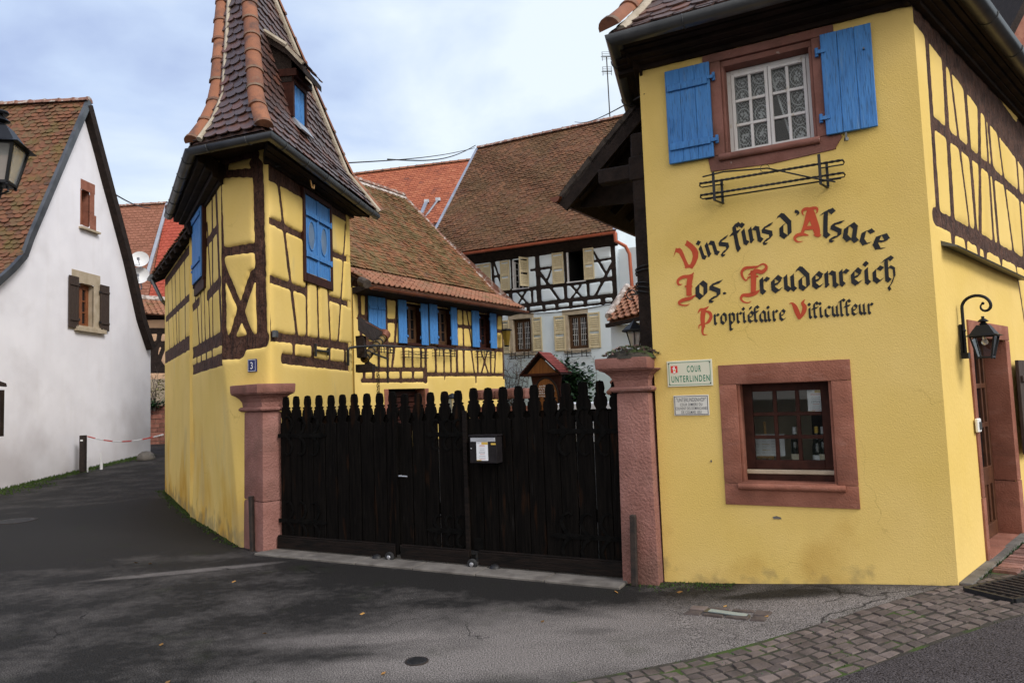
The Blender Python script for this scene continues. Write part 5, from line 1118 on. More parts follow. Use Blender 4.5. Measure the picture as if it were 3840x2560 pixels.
wgb = B(TL, zt, [((90, 1040), (278, 860), .06), ((85, 1340), (290, 1210), .115), ((103, 770), (110, 1010), .046), ((135, 735), (141, 970), .046), ((161, 700), (168, 940), .046), ((196, 650), (201, 905), .046), ((234, 590), (240, 870), .046), ((108, 1040), (119, 1290), .046), ((143, 1010), (155, 1265), .046), ((168, 990), (178, 1245), .046), ((190, 980), (192, 1235), .046), ((239, 930), (241, 1205), .046)])
ZW = TL.uz(zt(180, 620))[1]
wgb.append(((TLn, ZW), (TLw, ZW), .075)); wgb.append(((TLn+.06, 2.4), (TLn+.06, ZW), .05))
framed(TL, [(TLn, -.1), (TLw, 0), (TLw, ZW+.1), (TLn, ZW+.1)], [], wgb, .03, tw, 'yellow_tower', bulge=.007, seed=24)
m = MB()                                            # closing walls away from the street
P1, P2, P3, P4 = TR.P(TW, 0), TL.P(TLn, 0, -2.1), TL.P(TLw, 0, -2.6), TL.P(TLw, 0)
def wallq(mb, a, b, z0, z1, th=.15):
    t = (b-a).normalized(); n_ = Vector((-t.y, t.x, 0))*th; mb.hexa([Vector((p.x, p.y, z0)) for p in (a, b, b+n_, a+n_)]+[Vector((p.x, p.y, z1)) for p in (a, b, b+n_, a+n_)])
P2 = TR.P(TW, 0)+(-TL.n)*.0+(TL.P(TLn, 0)-TR.P(TW, 0))*.98
wallq(m, P1, P2, -.1, ZE); wallq(m, TL.P(TLn, 0), TL.P(TLn, 0, -2.3), -.1, ZW); wallq(m, TL.P(TLw, 0, -.01), TL.P(TLw, 0, -2.3), 0, ZW); wallq(m, TL.P(TLw, 0, -2.3), TL.P(TLn, 0, -2.3), 0, ZW); m.build('wall', 'yellow_tower', tw)
# blue shutters of the right face with oval panels, in a brown frame
u0, u1, z0, z1 = wfr; f = MB(); e_ = .065
f.fbox(TR, u0-e_, u0, z0-.12, z1+.07, -.04, .045); f.fbox(TR, u1, u1+e_, z0-.12, z1+.07, -.04, .045); f.fbox(TR, u0, u1, z1, z1+.07, -.04, .045); f.fbox(TR, u0, u1, z0-.12, z0, -.04, .05)
wfm = f.build('window_frame', 'frame_brown', tw, bevel=.006)
def oval(cx, cz, a, b, n=20): return [(cx+a*math.cos(6.2832*i/n), cz+b*math.sin(6.2832*i/n)) for i in range(n)]
um = (u0+u1)/2
for a, b in ((u0+.004, um-.002), (um+.002, u1-.004)):
    f = MB(); w = b-a; f.fbox(TR, a, b, z0+.004, z1-.004, -.01, .02)
    f.fbox(TR, a, a+.028, z0+.004, z1-.004, .02, .032); f.fbox(TR, b-.028, b, z0+.004, z1-.004, .02, .032)
    for zz in (z0+(z1-z0)*.24, z0+(z1-z0)*.76): f.fbox(TR, a+.01, b-.01, zz-.03, zz+.03, .032, .05)
    for i in (1, 2): f.fbox(TR, a+w*i/3-.003, a+w*i/3+.003, z0+.02, z0+(z1-z0)*.21, .02, .024)
    sh_ = f.build('shutter', 'blue_paint', tw, bevel=.003)
    c = oval((a+b)/2, z0+(z1-z0)*.5, w*.27, (z1-z0)*.185); f = MB(); f.tube([TR.P(x, y, .024) for x, y in c], .009, 6, closed=True); f.build('oval_moulding', 'blue_paint', sh_, smooth=True)
    f = MB(); f.fprism(TR, c, .018, .0215); MATS.get('oval_blue') or mat('oval_blue', (.09, .15, .24), (.14, .20, .29), sc=9, rough=.6, bump=.2); f.build('oval_panel', 'oval_blue', sh_)
    f = MB()
    for zz in (z0+(z1-z0)*.24, z0+(z1-z0)*.76): 
        x = a if a < um-.1 else b; f.tube([TR.P(x, zz-.04, .05), TR.P(x, zz+.04, .05)], .015, 6)
    f.build('hinge', 'blue_paint', sh_)
# blue shutter on the street face
a, b, c, d_ = swin; f = MB(); f.fbox(TL, a-.05, a, c-.05, d_+.05, -.02, .06); f.fbox(TL, b, b+.05, c-.05, d_+.05, -.02, .06); f.fbox(TL, a, b, d_, d_+.05, -.02, .06); f.fbox(TL, a-.05, b+.05, c-.16, c-.001, -.02, .045); f.build('window_frame', 'frame_brown', tw, bevel=.006)
plank_shutter(TL, tw, a, b, c, d_, .045, planks=3, battens=(.22, .78), hinge=1)
# ---- roof
ZG = 4.55
gcor = [gq(382*D, 497*D, ZG), gq(430*D, 340*D, ZG), gq(620*D, 303*D, ZG), gq(872*D, 497*D, ZG)]
gctr = [q+(sum(gcor, Vector())/4-q).normalized()*.07 for q in gcor]
m = MB(); gutter(m, [Vector((q.x, q.y, ZG)) for q in gctr], .066, 1, straps=.55); m.build('gutter', 'zinc', tw, smooth=True); 
TA, TB_ = at_depth(563*D, -142*D, 9.45), at_depth(524*D, -142*D, 9.55)
cen = (gcor[1]+gcor[2]+gcor[0]+gcor[3])/4
def ins(p, k, dz): v = cen-p; v.z = 0; v.normalize(); q = p+v*k; q.z += dz; return q
h0 = at_depth(442*D, 331*D, gcor[1].y+.10); h1 = at_depth(605*D, 295*D, gcor[2].y+.10); h2 = at_depth(870*D, 492*D, gcor[3].y-.03)
HL_ = [h0, at_depth(476*D, 284*D, h0.y+.22), at_depth(499*D, 228*D, h0.y+.42), TB_]
HM = [h1, at_depth(593*D, 252*D, h1.y+.16), at_depth(586*D, 205*D, h1.y+.36), TA]
HR = [h2, at_depth(832*D, 446*D, h2.y-.12), at_depth(797*D, 405*D, h2.y-.25), TA+Vector((.02, .05, 0))]
h3 = Vector((gcor[0].x+.05, gcor[0].y-.02, ZG+.06)); HB = [h3, h3.lerp(at_depth(490*D, 432*D, 11.3), .5)-Vector((0, 0, .05)), at_depth(490*D, 432*D, 11.3), TB_+Vector((.02, .05, 0))]
dmr = TR.uz(z3(985, 300)); skipf = None
m = MB()
tile_roof(m, HL_, HM, .185, .138, seed=41, lift=.032); 
dA = at_depth(671*D, 195*D, 9.05); dB = at_depth(700*D, 300*D, 9.45)
dcx = (dA+dB)/2
def dskip(p, i):
    q = p-CAMP; w_ = q.dot(Fw); x = PCX+FPX*q.dot(CXD)/w_; y = PCY-FPX*q.dot(CYD)/w_; x /= D; y /= D
    return 672 < x < 708 and 165 < y < 318 and x > 655+(y-165)*.12
tile_roof(m, HM, HR, .185, .138, seed=42, lift=.032); tile_roof(m, HB, HL_, .16, .13, seed=43); tile_roof(m, HR, HB, .2, .16, seed=44)
m.build('roof', 'tiles_tower', tw)
m = MB()
for H, s_ in ((HL_, 5), (HM, 6), (HR, 7), (HB, 8)): ridge_tiles(m, [p+Vector((0, 0, .02)) for p in H], .096, .33, seed=s_, n=11)
m.build('hip_ridge', 'hip_tile', tw, smooth=True)
m = MB(); 
m.tube([p+Vector((.115, -.085, .02)) for p in HL_], .034, 8); m.tube([p+Vector((.03, -.15, .0)) for p in HR], .045, 8); m.build('mortar', 'mortar', tw, smooth=True)
# soffit: cornice boards
m = MB()
def cornice(mb, P, Q, A_, B_, zi, n):
    for i in range(n):
        f0, f1 = i/n, (i+.96)/n; p = [P.lerp(A_, f0), Q.lerp(B_, f0), Q.lerp(B_, f1), P.lerp(A_, f1)]; dz = ZG+.0-(ZG-zi)*((i+.6)/n)
        mb.hexa([Vector((q.x, q.y, dz-.014*(i % 2))) for q in p]+[Vector((q.x, q.y, max(ZG+.04, dz+.03))) for q in p])
a0, a1, a2, a3 = ins(gcor[0], .05, 0), ins(gcor[1], .06, 0), ins(gcor[2], .06, 0), ins(gcor[3], .05, 0)
cornice(m, a1, a2, TF.P(TFl+.03, 0, -.05), TF.P(-.03, 0, -.05), 4.66, 5); cornice(m, a2, a3, TR.P(-.03, 0, -.05), TR.P(TW, 0, -.05), 4.46, 4); cornice(m, a0, a1, TL.P(TLn, 0, -.05), TL.P(-.03, 0, -.05), 4.32, 5)
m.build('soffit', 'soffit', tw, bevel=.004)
m = MB(); m.tube([TR.P(.62, ZG-.12, .25), TR.P(.66, ZG-.2, .25), TR.P(.72, ZG-.2, .25), TR.P(.73, ZG-.15, .25)], .010, 6); m.build('hook', 'oak', tw)
# dormer on the right roof face
Od = at_depth(*zr2(812, 1110), 8.95); dfd = Vector((.12, 1, 0)).normalized(); DF = dirsign(Fac((Od.x, Od.y), (dfd.x, dfd.y)))
q0, q1 = DF.uz(zr2(818, 1110)), DF.uz(zr2(925, 1215)); qt = DF.uz(zr2(815, 800)); w = q1[0]-q0[0]; zb0 = min(q0[1], q1[1]); zt0 = DF.uz(zr2(870, 850))[1]
m = MB(); e_ = .045
m.fbox(DF, -.04, 0, zb0, zt0+.06, -.75, .02); m.fbox(DF, w, w+.04, zb0, zt0+.06, -.75, .02); m.fbox(DF, -.04, w+.04, zt0, zt0+.07, -.75, .02); m.fbox(DF, -.06, w+.10, zt0+.071, zt0+.17, -.7, .07); m.build('dormer_frame', 'frame_brown', tw, bevel=.004)
m = MB(); m.fbox(DF, .004, w-.004, zb0, zt0-.002, -.05, -.005)
for i in (1, 2): m.fbox(DF, w*i/3-.003, w*i/3+.003, zb0+.01, zt0-.01, -.005, -.001)
m.build('dormer_shutter', 'blue_paint', tw)
m = MB(); m.hexa([DF.P(-.02, zb0-.17, .10), DF.P(w+.03, zb0-.17, .10), DF.P(w+.03, zb0-.005, -.06), DF.P(-.02, zb0-.005, -.06), DF.P(-.02, zb0-.16, .12), DF.P(w+.03, zb0-.16, .12), DF.P(w+.03, zb0+.0, .012), DF.P(-.02, zb0+.0, .012)]); m.build('dormer_flashing', 'zinc_bright', tw)
zt1 = zt0+.175                                     # lean-to roof of the dormer, its eave along the front
el, er = DF.P(-.13, zt1, .19), DF.P(w+.12, zt1-.02, .19); tl_, tr_ = DF.P(-.11, zt1+.25, -.03), DF.P(w+.10, zt1+.23, -.03); t2l, t2r = DF.P(-.02, zt1+.95, -.98), DF.P(w+.06, zt1+.95, -.98)
m = MB(); tile_roof(m, [el, tl_, t2l], [er, tr_, t2r], .14, .105, seed=51, thick=.014); m.build('dormer_roof', 'tiles_tower', tw)
m = MB(); dn_ = Vector((0, 0, .10)); m.hexa([el-dn_, er-dn_, tr_-dn_, tl_-dn_, el-dn_*.2, er-dn_*.2, tr_-dn_*.2, tl_-dn_*.2]); m.hexa([tl_-dn_, tr_-dn_, t2r-dn_, t2l-dn_, tl_-dn_*.2, tr_-dn_*.2, t2r-dn_*.2, t2l-dn_*.2])
for u_ in (-.045, w+.005): m.hexa([DF.P(u_, zt0, .0), DF.P(u_+.04, zt0, .0), DF.P(u_+.04, zt0, -.8), DF.P(u_, zt0, -.8), DF.P(u_, zt1+.14, .0), DF.P(u_+.04, zt1+.14, .0), DF.P(u_+.04, zt1+.72, -.8), DF.P(u_, zt1+.72, -.8)])
m.build('dormer_gable', 'timber_dark', tw)
m = MB(); m.bar(el+Vector((0, 0, .005)), tl_+Vector((0, 0, .005)), .03, .04); m.tube([tl_+Vector((0, 0, .02)), t2l+Vector((0, 0, .03))], .035, 6); m.build('dormer_mortar', 'mortar', tw, smooth=True)
# wing roof over the street: low dark eave
we0 = TL.P(TLn+.02, ZW+.18, .02); zeb = TL.uz(zt(60, 690), .5)
pe = at_depth(342*D, 632*D, TL.P(TLw, 0, .5).y); pn = at_depth(437*D, 512*D, TL.P(TLn, 0, .3).y)
m = MB(); in0, in1 = TL.P(TLn, ZW+1.0, -1.5), TL.P(TLw+.2, ZW+1.0, -1.5)
en, ef = gq(430*D, 520*D, 4.24), gq(344*D, 640*D, 4.24)
tile_roof(m, [ef, in1], [en, in0], .17, .15, seed=61); m.build('wing_roof', 'tiles_old', tw)
m = MB(); m.hexa([en-Vector((0, 0, .05)), ef-Vector((0, 0, .05)), in1-Vector((0, 0, .08)), in0-Vector((0, 0, .08)), en-Vector((0, 0, .02)), ef-Vector((0, 0, .02)), in1-Vector((0, 0, .03)), in0-Vector((0, 0, .03))])
for i in range(9): f_ = (i+.5)/9; m.bar(en.lerp(ef, f_)-Vector((0, 0, .09)), in0.lerp(in1, f_)-Vector((0, 0, .12)), .07, .09)
m.bar(en-Vector((0, 0, .04)), in0-Vector((0, 0, .04)), .05, .16); m.bar(ef-Vector((0, 0, .04)), in1-Vector((0, 0, .04)), .05, .16)
m.build('rafters', 'timber_dark', tw)
m = MB(); gutter(m, [ef+Vector((0, 0, .0))+TL.d*.05, ef.lerp(en, .12)], .05, 1); m.tube([ef.lerp(en, .06)-Vector((0, 0, .05)), TL.P(TLw-.05, ZW-.35, .06), TL.P(TLw+.1, ZW-.6, -.2)], .035, 8); m.build('downpipe', 'zinc', tw, smooth=True)
# house number
cu = TF.uz(z3(635, 1365)); t = thing('house_number', TF.P(cu[0], cu[1]-.07, .03), 'small blue enamel plaque with a white 3 on the tower house above the gate post', 'sign')
def TFw(u, z, o):                                   # local facade frame on the tapering wall
    P_ = warp_t(np.array([list(TF.P(u, z, o))]), np.array([u]), np.array([z]), 'TF')[0]; return Vector(P_)
NF = dirsign(PFac(TFw(cu[0], 0, 0), TF.d, TF.n)); pz = Vector((0, 0, 0)); NF.O = TFw(cu[0], cu[1], .045); NF.O.z = 0
hw_, hh_ = .068, .075; m = MB(); m.fbox(NF, -hw_, hw_, cu[1]-hh_, cu[1]+hh_, -.03, .004); m.build('plate', 'enamel_blue', t, bevel=.004)
m = MB(); frame_line(m, NF, -hw_+.008, hw_-.008, cu[1]-hh_+.008, cu[1]+hh_-.008, .004, .0042); text_into(m, NF, '3', 0, cu[1]-.04, .115, .0045, .9); m.build('numeral', 'lacquer_white', t)
# ironwork on the tower: wall anchor, bracket arm
an = TR.uz(z3(1015, 1280)); t = thing('wall_anchor', TR.P(an[0], an[1], .03), 'black iron T-shaped wall anchor on the tower house above the gate', 'wall anchor')
m = MB(); a_, b_ = TR.uz(z3(975, 1275))[0], TR.uz(z3(1050, 1280))[0]; m.fbox(TR, a_, b_, an[1]-.012, an[1]+.012, .03, .06); m.fbox(TR, b_-.02, b_+.012, an[1]-.05, an[1]+.05, .03, .065); m.fbox(TR, a_-.02, a_+.012, an[1]-.085, an[1]+.085, .03, .06); tag(t, None); m.build('bar', 'iron', t, bevel=.004)
m = MB(); h_ = TR.uz(z3(735, 1180)); m.fbox(TR, h_[0]-.03, h_[0]+.05, h_[1]-.04, h_[1]+.04, .02, .06); t2 = thing('iron_clamp', TR.P(h_[0], h_[1]-.04, .03), 'small blue iron clamp on the corner beam of the tower house', 'clamp'); m.build('plate', 'zinc', t2, bevel=.004)
# crane-like bracket: upright on the wall, arm reaching over the courtyard, stays and chains
bu = TR.uz(z3(1165, 1300)); b0 = TR.P(bu[0], bu[1]-.1, .035); endp = at_depth(*zk(545, 605), 11.3); r2 = TR.P(bu[0], 0, .04)
t = thing('wall_bracket', b0, 'black iron bracket arm with a thin rod on the right face of the tower house', 'bracket')
m = MB(); zt_ = TR.uz(z3(1165, 1262))[1]; zb_ = TR.uz(z3(1165, 1365))[1]
m.bar(TR.P(bu[0], zb_, .05), TR.P(bu[0], zt_-.03, .05), .035, .03, TR.n); m.tube([TR.P(bu[0], zt_-.03, .05), TR.P(bu[0]+.02, zt_, .07), TR.P(bu[0]+.06, zt_+.012, .12), endp], .018, 8); m.build('arm', 'iron', t, smooth=True)
farp = at_depth(*zm(1640, 832), 18.2); m = MB(); m.tube([endp.lerp(b0, .05)+Vector((0, 0, .02)), farp], .009, 6); m.build('rod', 'zinc', t)
def chain(name, p, L_, label, ml=.045):
    m = MB(); n_ = int(L_/ml)
    for i in range(n_):
        c = p-Vector((0, 0, ml*(i+.5))); a = math.pi/2*(i % 2); ax = Vector((math.cos(a+.4), math.sin(a+.4), 0))
        m.tube([c+ax*(.011*math.cos(q*.785))+Vector((0, 0, .030*math.sin(q*.785))) for q in range(8)], .0045, 5, closed=True)
    tag(m.build(name, 'rust_iron', None, smooth=True, base=p-Vector((0, 0, L_))), label, 'chain', 'chains over the courtyard')
c1 = at_depth(*zk(515, 740), 11.6); c2 = at_depth(*zk(490, 1040), 11.9)
chain('hanging_chain', c1, .56*2.0, 'longer rusty iron chain hanging from the bracket beside the plank hood'); chain('hanging_chain', c2, .78, 'shorter rusty iron chain hanging from a stay in front of the yellow courtyard house')
# plank hood with gutter and barrel-like downpipe beside the tower
def kp(x, y, dpt): return at_depth(*zk(x, y), dpt)
hd = thing('plank_hood', kp(300, 800, 11.4), 'small weathered plank hood with a copper gutter on the back of the tower house', 'hood')
m = MB(); p = [kp(112, 70, 11.0), kp(630, 350, 12.0), kp(535, 400, 11.6), kp(412, 525, 11.2), kp(125, 300, 10.85)]
q = [kp(112, 70, 11.0), kp(632, 355, 12.1), kp(415, 528, 11.25), kp(118, 305, 10.85)]; up_ = Vector((.0, .03, .04))
m.hexa([q[0], q[1], q[2], q[3]]+[x+up_ for x in q]); m.build('planks', 'timber_dark', hd)
m = MB(); m.tube([kp(105, 62, 11.02), kp(640, 352, 12.1)], .018, 6); m.build('roof_edge', 'copper_brown', hd)
m = MB(); a_, b_ = kp(640, 410, 12.1), kp(240, 870, 11.2); ax_ = (b_-a_); rg = ax_.normalized()
m.tube([a_+Vector((.10*math.cos(q_), .0, .10*math.sin(q_))) for q_ in ()] or [a_+Vector((0, 0, .03)), a_.lerp(b_, .10)], [.105, .085], 12); m.build('gutter_end', 'copper_brown', hd, smooth=True)
m = MB(); n_ = 40; m.tube([a_.lerp(b_, .08+.92*i/n_) for i in range(n_+1)], [.062+.004*math.sin(i*1.9) for i in range(n_+1)], 12); MATS['old_copper'] = mat('old_copper', (.12, .07, .02), (.25, .16, .04), sc=9, rough=.5, bump=.2, metal=.3); m.build('downpipe', 'old_copper', hd, smooth=True)
m = MB()
for i in range(7): f_ = .16+.13*i; c = a_.lerp(b_, f_); m.lathe(c-rg*.012, [(.066, 0), (.072, .004), (.072, .022), (.066, .026)], 14, rg)
m.build('pipe_ring', 'iron', hd, smooth=True)
m = MB(); m.bar(kp(190, 840, 11.1), kp(490, 1040, 11.9), .025, .025); m.bar(kp(400, 750, 11.3), kp(690, 860, 12.1), .025, .025); m.bar(kp(690, 860, 12.1), kp(705, 1330, 12.1), .02, .02); m.build('stay', 'iron', hd)
m = MB(); m.bar(kp(170, 420, 11.1), kp(200, 840, 11.1), .2, .12); m.bar(kp(300, 800, 11.3), kp(290, 1010, 11.3), .06, .06); m.box(kp(265, 1050, 11.25), .13, .12, .06); m.build('bracket_post', 'timber_dark', hd)
# ------------------------------------------------------------------ GATE POSTS
def post(name, C, a, la, b, lb, ztop, zcap, label, cl, cr, batter=.02, joint=True):
    """squared sandstone post from its street corner C: face a (to the left), face b (to the rear); battered shaft, neck moulding, cap"""
    C = Vector((C.x, C.y, 0)); cen_ = C+a*la/2+b*lb/2; t = thing(name, cen_, label, 'gate post', 'sandstone gate posts')
    def sq(z, d, dl=0, dr=0):
        def p(i, j): return C+a*(-d-dr if i == 0 else la+d+dl)+b*(-d if j == 0 else lb+d)
        return [Vector((q.x, q.y, z)) for q in (p(0, 0), p(1, 0), p(1, 1), p(0, 1))]
    m = MB(); (m.hexa(sq(-.08, 0)+sq(.55, -batter*.4)), m.hexa(sq(.5505, -batter*.4)+sq(ztop, -batter))) if joint else m.hexa(sq(-.08, 0)+sq(ztop, -batter)); m.build('shaft', 'post_stone', t, bevel=.022, seg=2, smooth=True)
    H = zcap-ztop; m = MB(); prof = [(.0, .0), (.05, .022), (.10, .026), (.16, .010), (.17, -.012), (.34, -.006), (.48, .018), (.58, .05), (.64, .085), (.67, .09)]
    for (fa, da), (fb, db) in zip(prof[:-1], prof[1:]): m.hexa(sq(ztop+.0006+H*fa, da, cl*fa*.3, cr*fa*.3)+sq(ztop+H*fb, db, cl*fb*.3, cr*fb*.3))
    m.build('neck', 'post_stone', t)
    m = MB(); m.hexa(sq(ztop+H*.67+.001, .095, cl, cr)+sq(zcap, .10, cl, cr)); m.build('cap', 'sandstone_dark', t, bevel=.016, seg=2, smooth=True)
    return t
def gu(x, y): return GT.uz((x*D, y*D))
C1 = gnd(604*D, 1270*D); A1_ = gnd(557*D, 1256*D); fa_ = (A1_-C1); fa_.z = 0; l1 = fa_.length; fa_.normalize(); fb_ = Vector((fa_.y, -fa_.x, 0))
if fb_.y < 0: fb_ = -fb_
CP = dirsign(Fac((C1.x, C1.y), (fa_.x, fa_.y)))
zL, zLs = CP.uz((600*D, 880*D), .1)[1], CP.uz((600*D, 945*D))[1]
post('gate_post', C1, fa_, l1, fb_, .27, zLs, zL, 'left red sandstone gate post against the tower house', 0, 0)
ur0, ur1 = gu(1437, 1330)[0], gu(1524, 1330)[0]; zR_ = GT.uz((1455*D, 820*D), .15)[1]; zRs = GT.uz((1455*D, 900*D), .1)[1]
post('gate_post', GT.P(ur1-.01, 0, .10), -GT.d, ur1-ur0-.01, -GT.n, .42, zRs, zR_, 'right red sandstone gate post carrying a succulent on its cap', .03, -.08, joint=False)
def guard(x0, y0, x1, y1, label, o):
    u1_, z1_ = GT.uz((x1*D, y1*D), .15); a_ = gnd(x1*D, y1*D) if o else GT.P(u1_, max(z1_, 0), .15); GP = dirsign(Fac((a_.x, a_.y), GT.d)); u, z = GP.uz((x0*D, y0*D)); m = MB(); b_ = GP.P(u, z, -.01)
    m.bar(a_-Vector((0, 0, .05)), b_, .05, .045, GT.n); m.bar(b_-Vector((0, 0, .1)), b_-Vector((0, 0, .1))-GT.n*.12, .03, .03)
    tag(m.build('iron_guard_bar', 'rust_iron', None, bevel=.006, base=a_), label, 'guard bar', 'iron guard bars before the gate posts')
guard(575, 1139, 580, 1265, 'dark iron guard bar leaning on the left gate post', 1); guard(1453, 1182, 1457, 1331, 'dark iron guard bar standing against the right gate post', 0)
# succulents on the right cap
cp = GT.P((ur0+ur1)/2-.03, zR_, -.02); r = random.Random(12); t = thing('succulent', cp, 'low grey-green succulent cushion growing on top of the right gate post', 'plant')
m = MB(); m2 = MB(); so = MB()
so.lathe(cp-Vector((0, 0, .01)), [(.23, 0), (.20, .04), (.12, .075), (.02, .095)], 18); so.build('soil', 'joint_soil', t, smooth=True)
for i in range(210):
    a, rr = r.uniform(0, 6.28), .25*math.sqrt(r.random()); c = cp+Vector((rr*math.cos(a), rr*math.sin(a), .095*(1-(rr/.27)**2)+.008)); tgt = m if r.random() < .6 else m2; s_ = r.uniform(.012, .024); col = r.random()
    for k_ in range(9):
        b_ = a+k_*.7+(.35 if k_ > 4 else 0); el = .35 if k_ < 5 else 1.0; d_ = Vector((math.cos(b_)*math.cos(el), math.sin(b_)*math.cos(el), math.sin(el))); wv = Vector((-math.sin(b_), math.cos(b_), 0))*s_*.35
        tgt.add([c, c+d_*s_*.6+wv, c+d_*s_*1.1, c+d_*s_*.6-wv], [(0, 1, 2, 3)], col)
m.build('rosettes', 'succulent', t); m2.build('faded_rosettes', 'succulent_red', t)
# ------------------------------------------------------------------ GATE (three leaves)
def picket(mb, u, w, zb, zt, r):
    H = zt-zb; k = w/2; q = lambda f: zt-w*f
    prof = [(k*.98, zb), (k*.98, q(1.98)), (k*.52, q(1.86)), (k*.60, q(1.74)), (k*.84, q(1.52)), (k*.90, q(1.30)), (k*.80, q(1.05)), (k*.60, q(.93)), (k*.76, q(.88)), (k*.74, q(.82)), (k*.48, q(.77)), (k*.58, q(.52)), (k*.54, q(.28)), (k*.40, q(.05))]
    pts = [(u-a, z) for a, z in prof]+[(u, zt)]+[(u+a, z) for a, z in reversed(prof)]; o = r.uniform(-.003, .003)
    mb.fprism(GT, pts, -.012+o, .015+o, r.random())
def leafgate(name, label, pk, zz, rails, straps, seed, hingeside):
    r = random.Random(seed); us = [p[0] for p in pk]
    t = thing(name, GT.P(sum(us)/len(us), 0, 0), label, 'gate', 'leaves of the dark courtyard gate'); m = MB()
    for i, (u, zt) in enumerate(pk):
        nb = [abs(us[j]-u) for j in (i-1, i+1) if 0 <= j < len(us)]; w = min(nb)*.978; picket(m, u, w, zz, zt, r)
    m.build('pickets', 'gate_wood', t, bevel=.003)
    (a, b, z0, z1) = rails; m = MB(); m.fbox(GT, a, b, z0, z1, .016, .055); m.fbox(GT, a, b, z1+.0, z1+.016, .016, .046); m.build('bottom_rail', 'gate_rail', t, bevel=.004)
    m = MB(); 
    for z in (z0+.45, zz+1.22): m = MB(); m.fbox(GT, a+.02, b-.02, z, z+.11, -.075, -.0165); m.build('back_rail', 'gate_wood', t)
    for z in straps:
        s_ = MB(); L_ = .62 if (b-a) > 1.0 else .42; e_ = a if hingeside < 0 else b; sg = -hingeside
        s_.fbox(GT, min(e_, e_+sg*L_), max(e_, e_+sg*L_), z-.022, z+.022, .018, .026); s_.fprism(GT, [(e_+sg*L_, z-.03), (e_+sg*(L_+.09), z), (e_+sg*L_, z+.03)], .018, .026)
        for k_ in range(3):
            u = e_+sg*(.12+.19*k_) if L_ > .5 else e_+sg*(.08+.13*k_); sc_ = 1 if L_ > .5 else .7
            for up_ in (1, -1):
                pts = [(u, z), (u+sg*.06*sc_, z+up_*.05*sc_), (u+sg*.095*sc_, z+up_*.12*sc_), (u+sg*.07*sc_, z+up_*.19*sc_), (u+sg*.02*sc_, z+up_*.215*sc_), (u-sg*.02*sc_, z+up_*.19*sc_)]; wd = [.034, .032, .030, .026, .020, .008]
                nn_ = len(pts); mbv = []
                for j in range(nn_-1):
                    (x0, y0), (x1, y1) = pts[j], pts[j+1]; dx, dy = x1-x0, y1-y0; ln = math.hypot(dx, dy); nx, ny = -dy/ln, dx/ln; w0, w1 = wd[j]/2, wd[j+1]/2
                    s_.fprism(GT, [(x0+nx*w0, y0+ny*w0), (x1+nx*w1, y1+ny*w1), (x1-nx*w1, y1-ny*w1), (x0-nx*w0, y0-ny*w0)], .018+.0004*j+(.0002 if up_ > 0 else 0), .025+.0005*j+(.0002 if up_ > 0 else 0))
            s_.sphere(GT.P(u, z, .027), .009, 4)
        s_.build('strap_hinge', 'gate_iron', t)
    return t
mat('gate_rail', (.005, .004, .0034), (.014, .009, .007), sc=5, rough=.7, bump=.4, bs=14, st=(1, 1, 8), spec=.12); mat('gate_iron', (.0022, .0021, .002), (.006, .0055, .005), sc=14, rough=.8, bump=.3, bs=40, spec=.05)
def gz1(x, y): return GT.uz(zg1(x, y))
def gz2(x, y): return GT.uz(zg2(x, y))
pL = [gz1(x, y) for x, y in ((150, 180), (230, 176), (318, 172), (408, 168), (503, 167), (594, 162), (684, 157), (783, 154), (882, 150), (986, 142))]
pM = [gz1(x, y) for x, y in ((1082, 158), (1186, 152), (1282, 145), (1395, 138))]+[gz2(*q) for q in ((34, 122),)]
pR = [gz2(x, y) for x, y in ((146, 104), (254, 102), (365, 95), (480, 88), (594, 80), (712, 74), (832, 66), (958, 58), (1083, 50), (1190, 55))]
# even out spacing along the real gate
def even(pk): a, b = pk[0][0], pk[-1][0]; n_ = len(pk)-1; return [(p[0]*.6+(a+(b-a)*i/n_)*.4, p[1]) for i, p in enumerate(pk)]
pL, pM, pR = even(pL), even(pM), even(pR)
zbot = .10
rl = (gz1(110, 1290)[0], gz1(1030, 1345)[0], gz1(560, 1395)[1]-.0, gz1(560, 1305)[1]); rm = (gz1(1072, 1345)[0], gz2(135, 1310)[0], rl[2], rl[3]); rr_ = (gz2(200, 1310)[0], gz2(1272, 1390)[0], rl[2], rl[3])
zs_ = [gz1(330, 1160)[1], gz1(330, 485)[1]]
gl = leafgate('wooden_gate_leaf', 'left black picket gate leaf beside the left gate post', pL, zbot+.06, rl, zs_, 1, -1)
gm = leafgate('wooden_gate_leaf', 'narrow middle black picket gate leaf with a steel door handle', pM, zbot+.06, rm, [z+.0 for z in zs_], 2, 1)
gr = leafgate('wooden_gate_leaf', 'right black picket gate leaf that carries the mailbox', pR, zbot+.06, rr_, [z+.02 for z in zs_], 3, 1)
m = MB(); u = gz1(1030, 800)[0]; m.fbox(GT, u-.022, u+.022, .07, gz1(1010, 305)[1], .017, .045); m.build('cover_strip', 'gate_wood', gl, bevel=.003)
m = MB(); u = gz2(100, 500)[0]; m.fbox(GT, u-.022, u+.022, .07, gz2(100, 272)[1], .017, .045); m.build('cover_strip', 'gate_rail', gm, bevel=.003)
h = MB(); u, z = gz1(1065, 797); h.tube([GT.P(u, z, .02), GT.P(u, z, .06), GT.P(u+.10, z-.003, .06)], .009, 8); h.build('handle', 'steel', gm, smooth=True)
m = MB(); u = gz2(195, 1250)[0]; m.fbox(GT, u-.05, u+.05, gz2(195, 1300)[1], gz2(195, 1205)[1], .016, .024); m.build('kick_plate', 'gate_iron', gr)
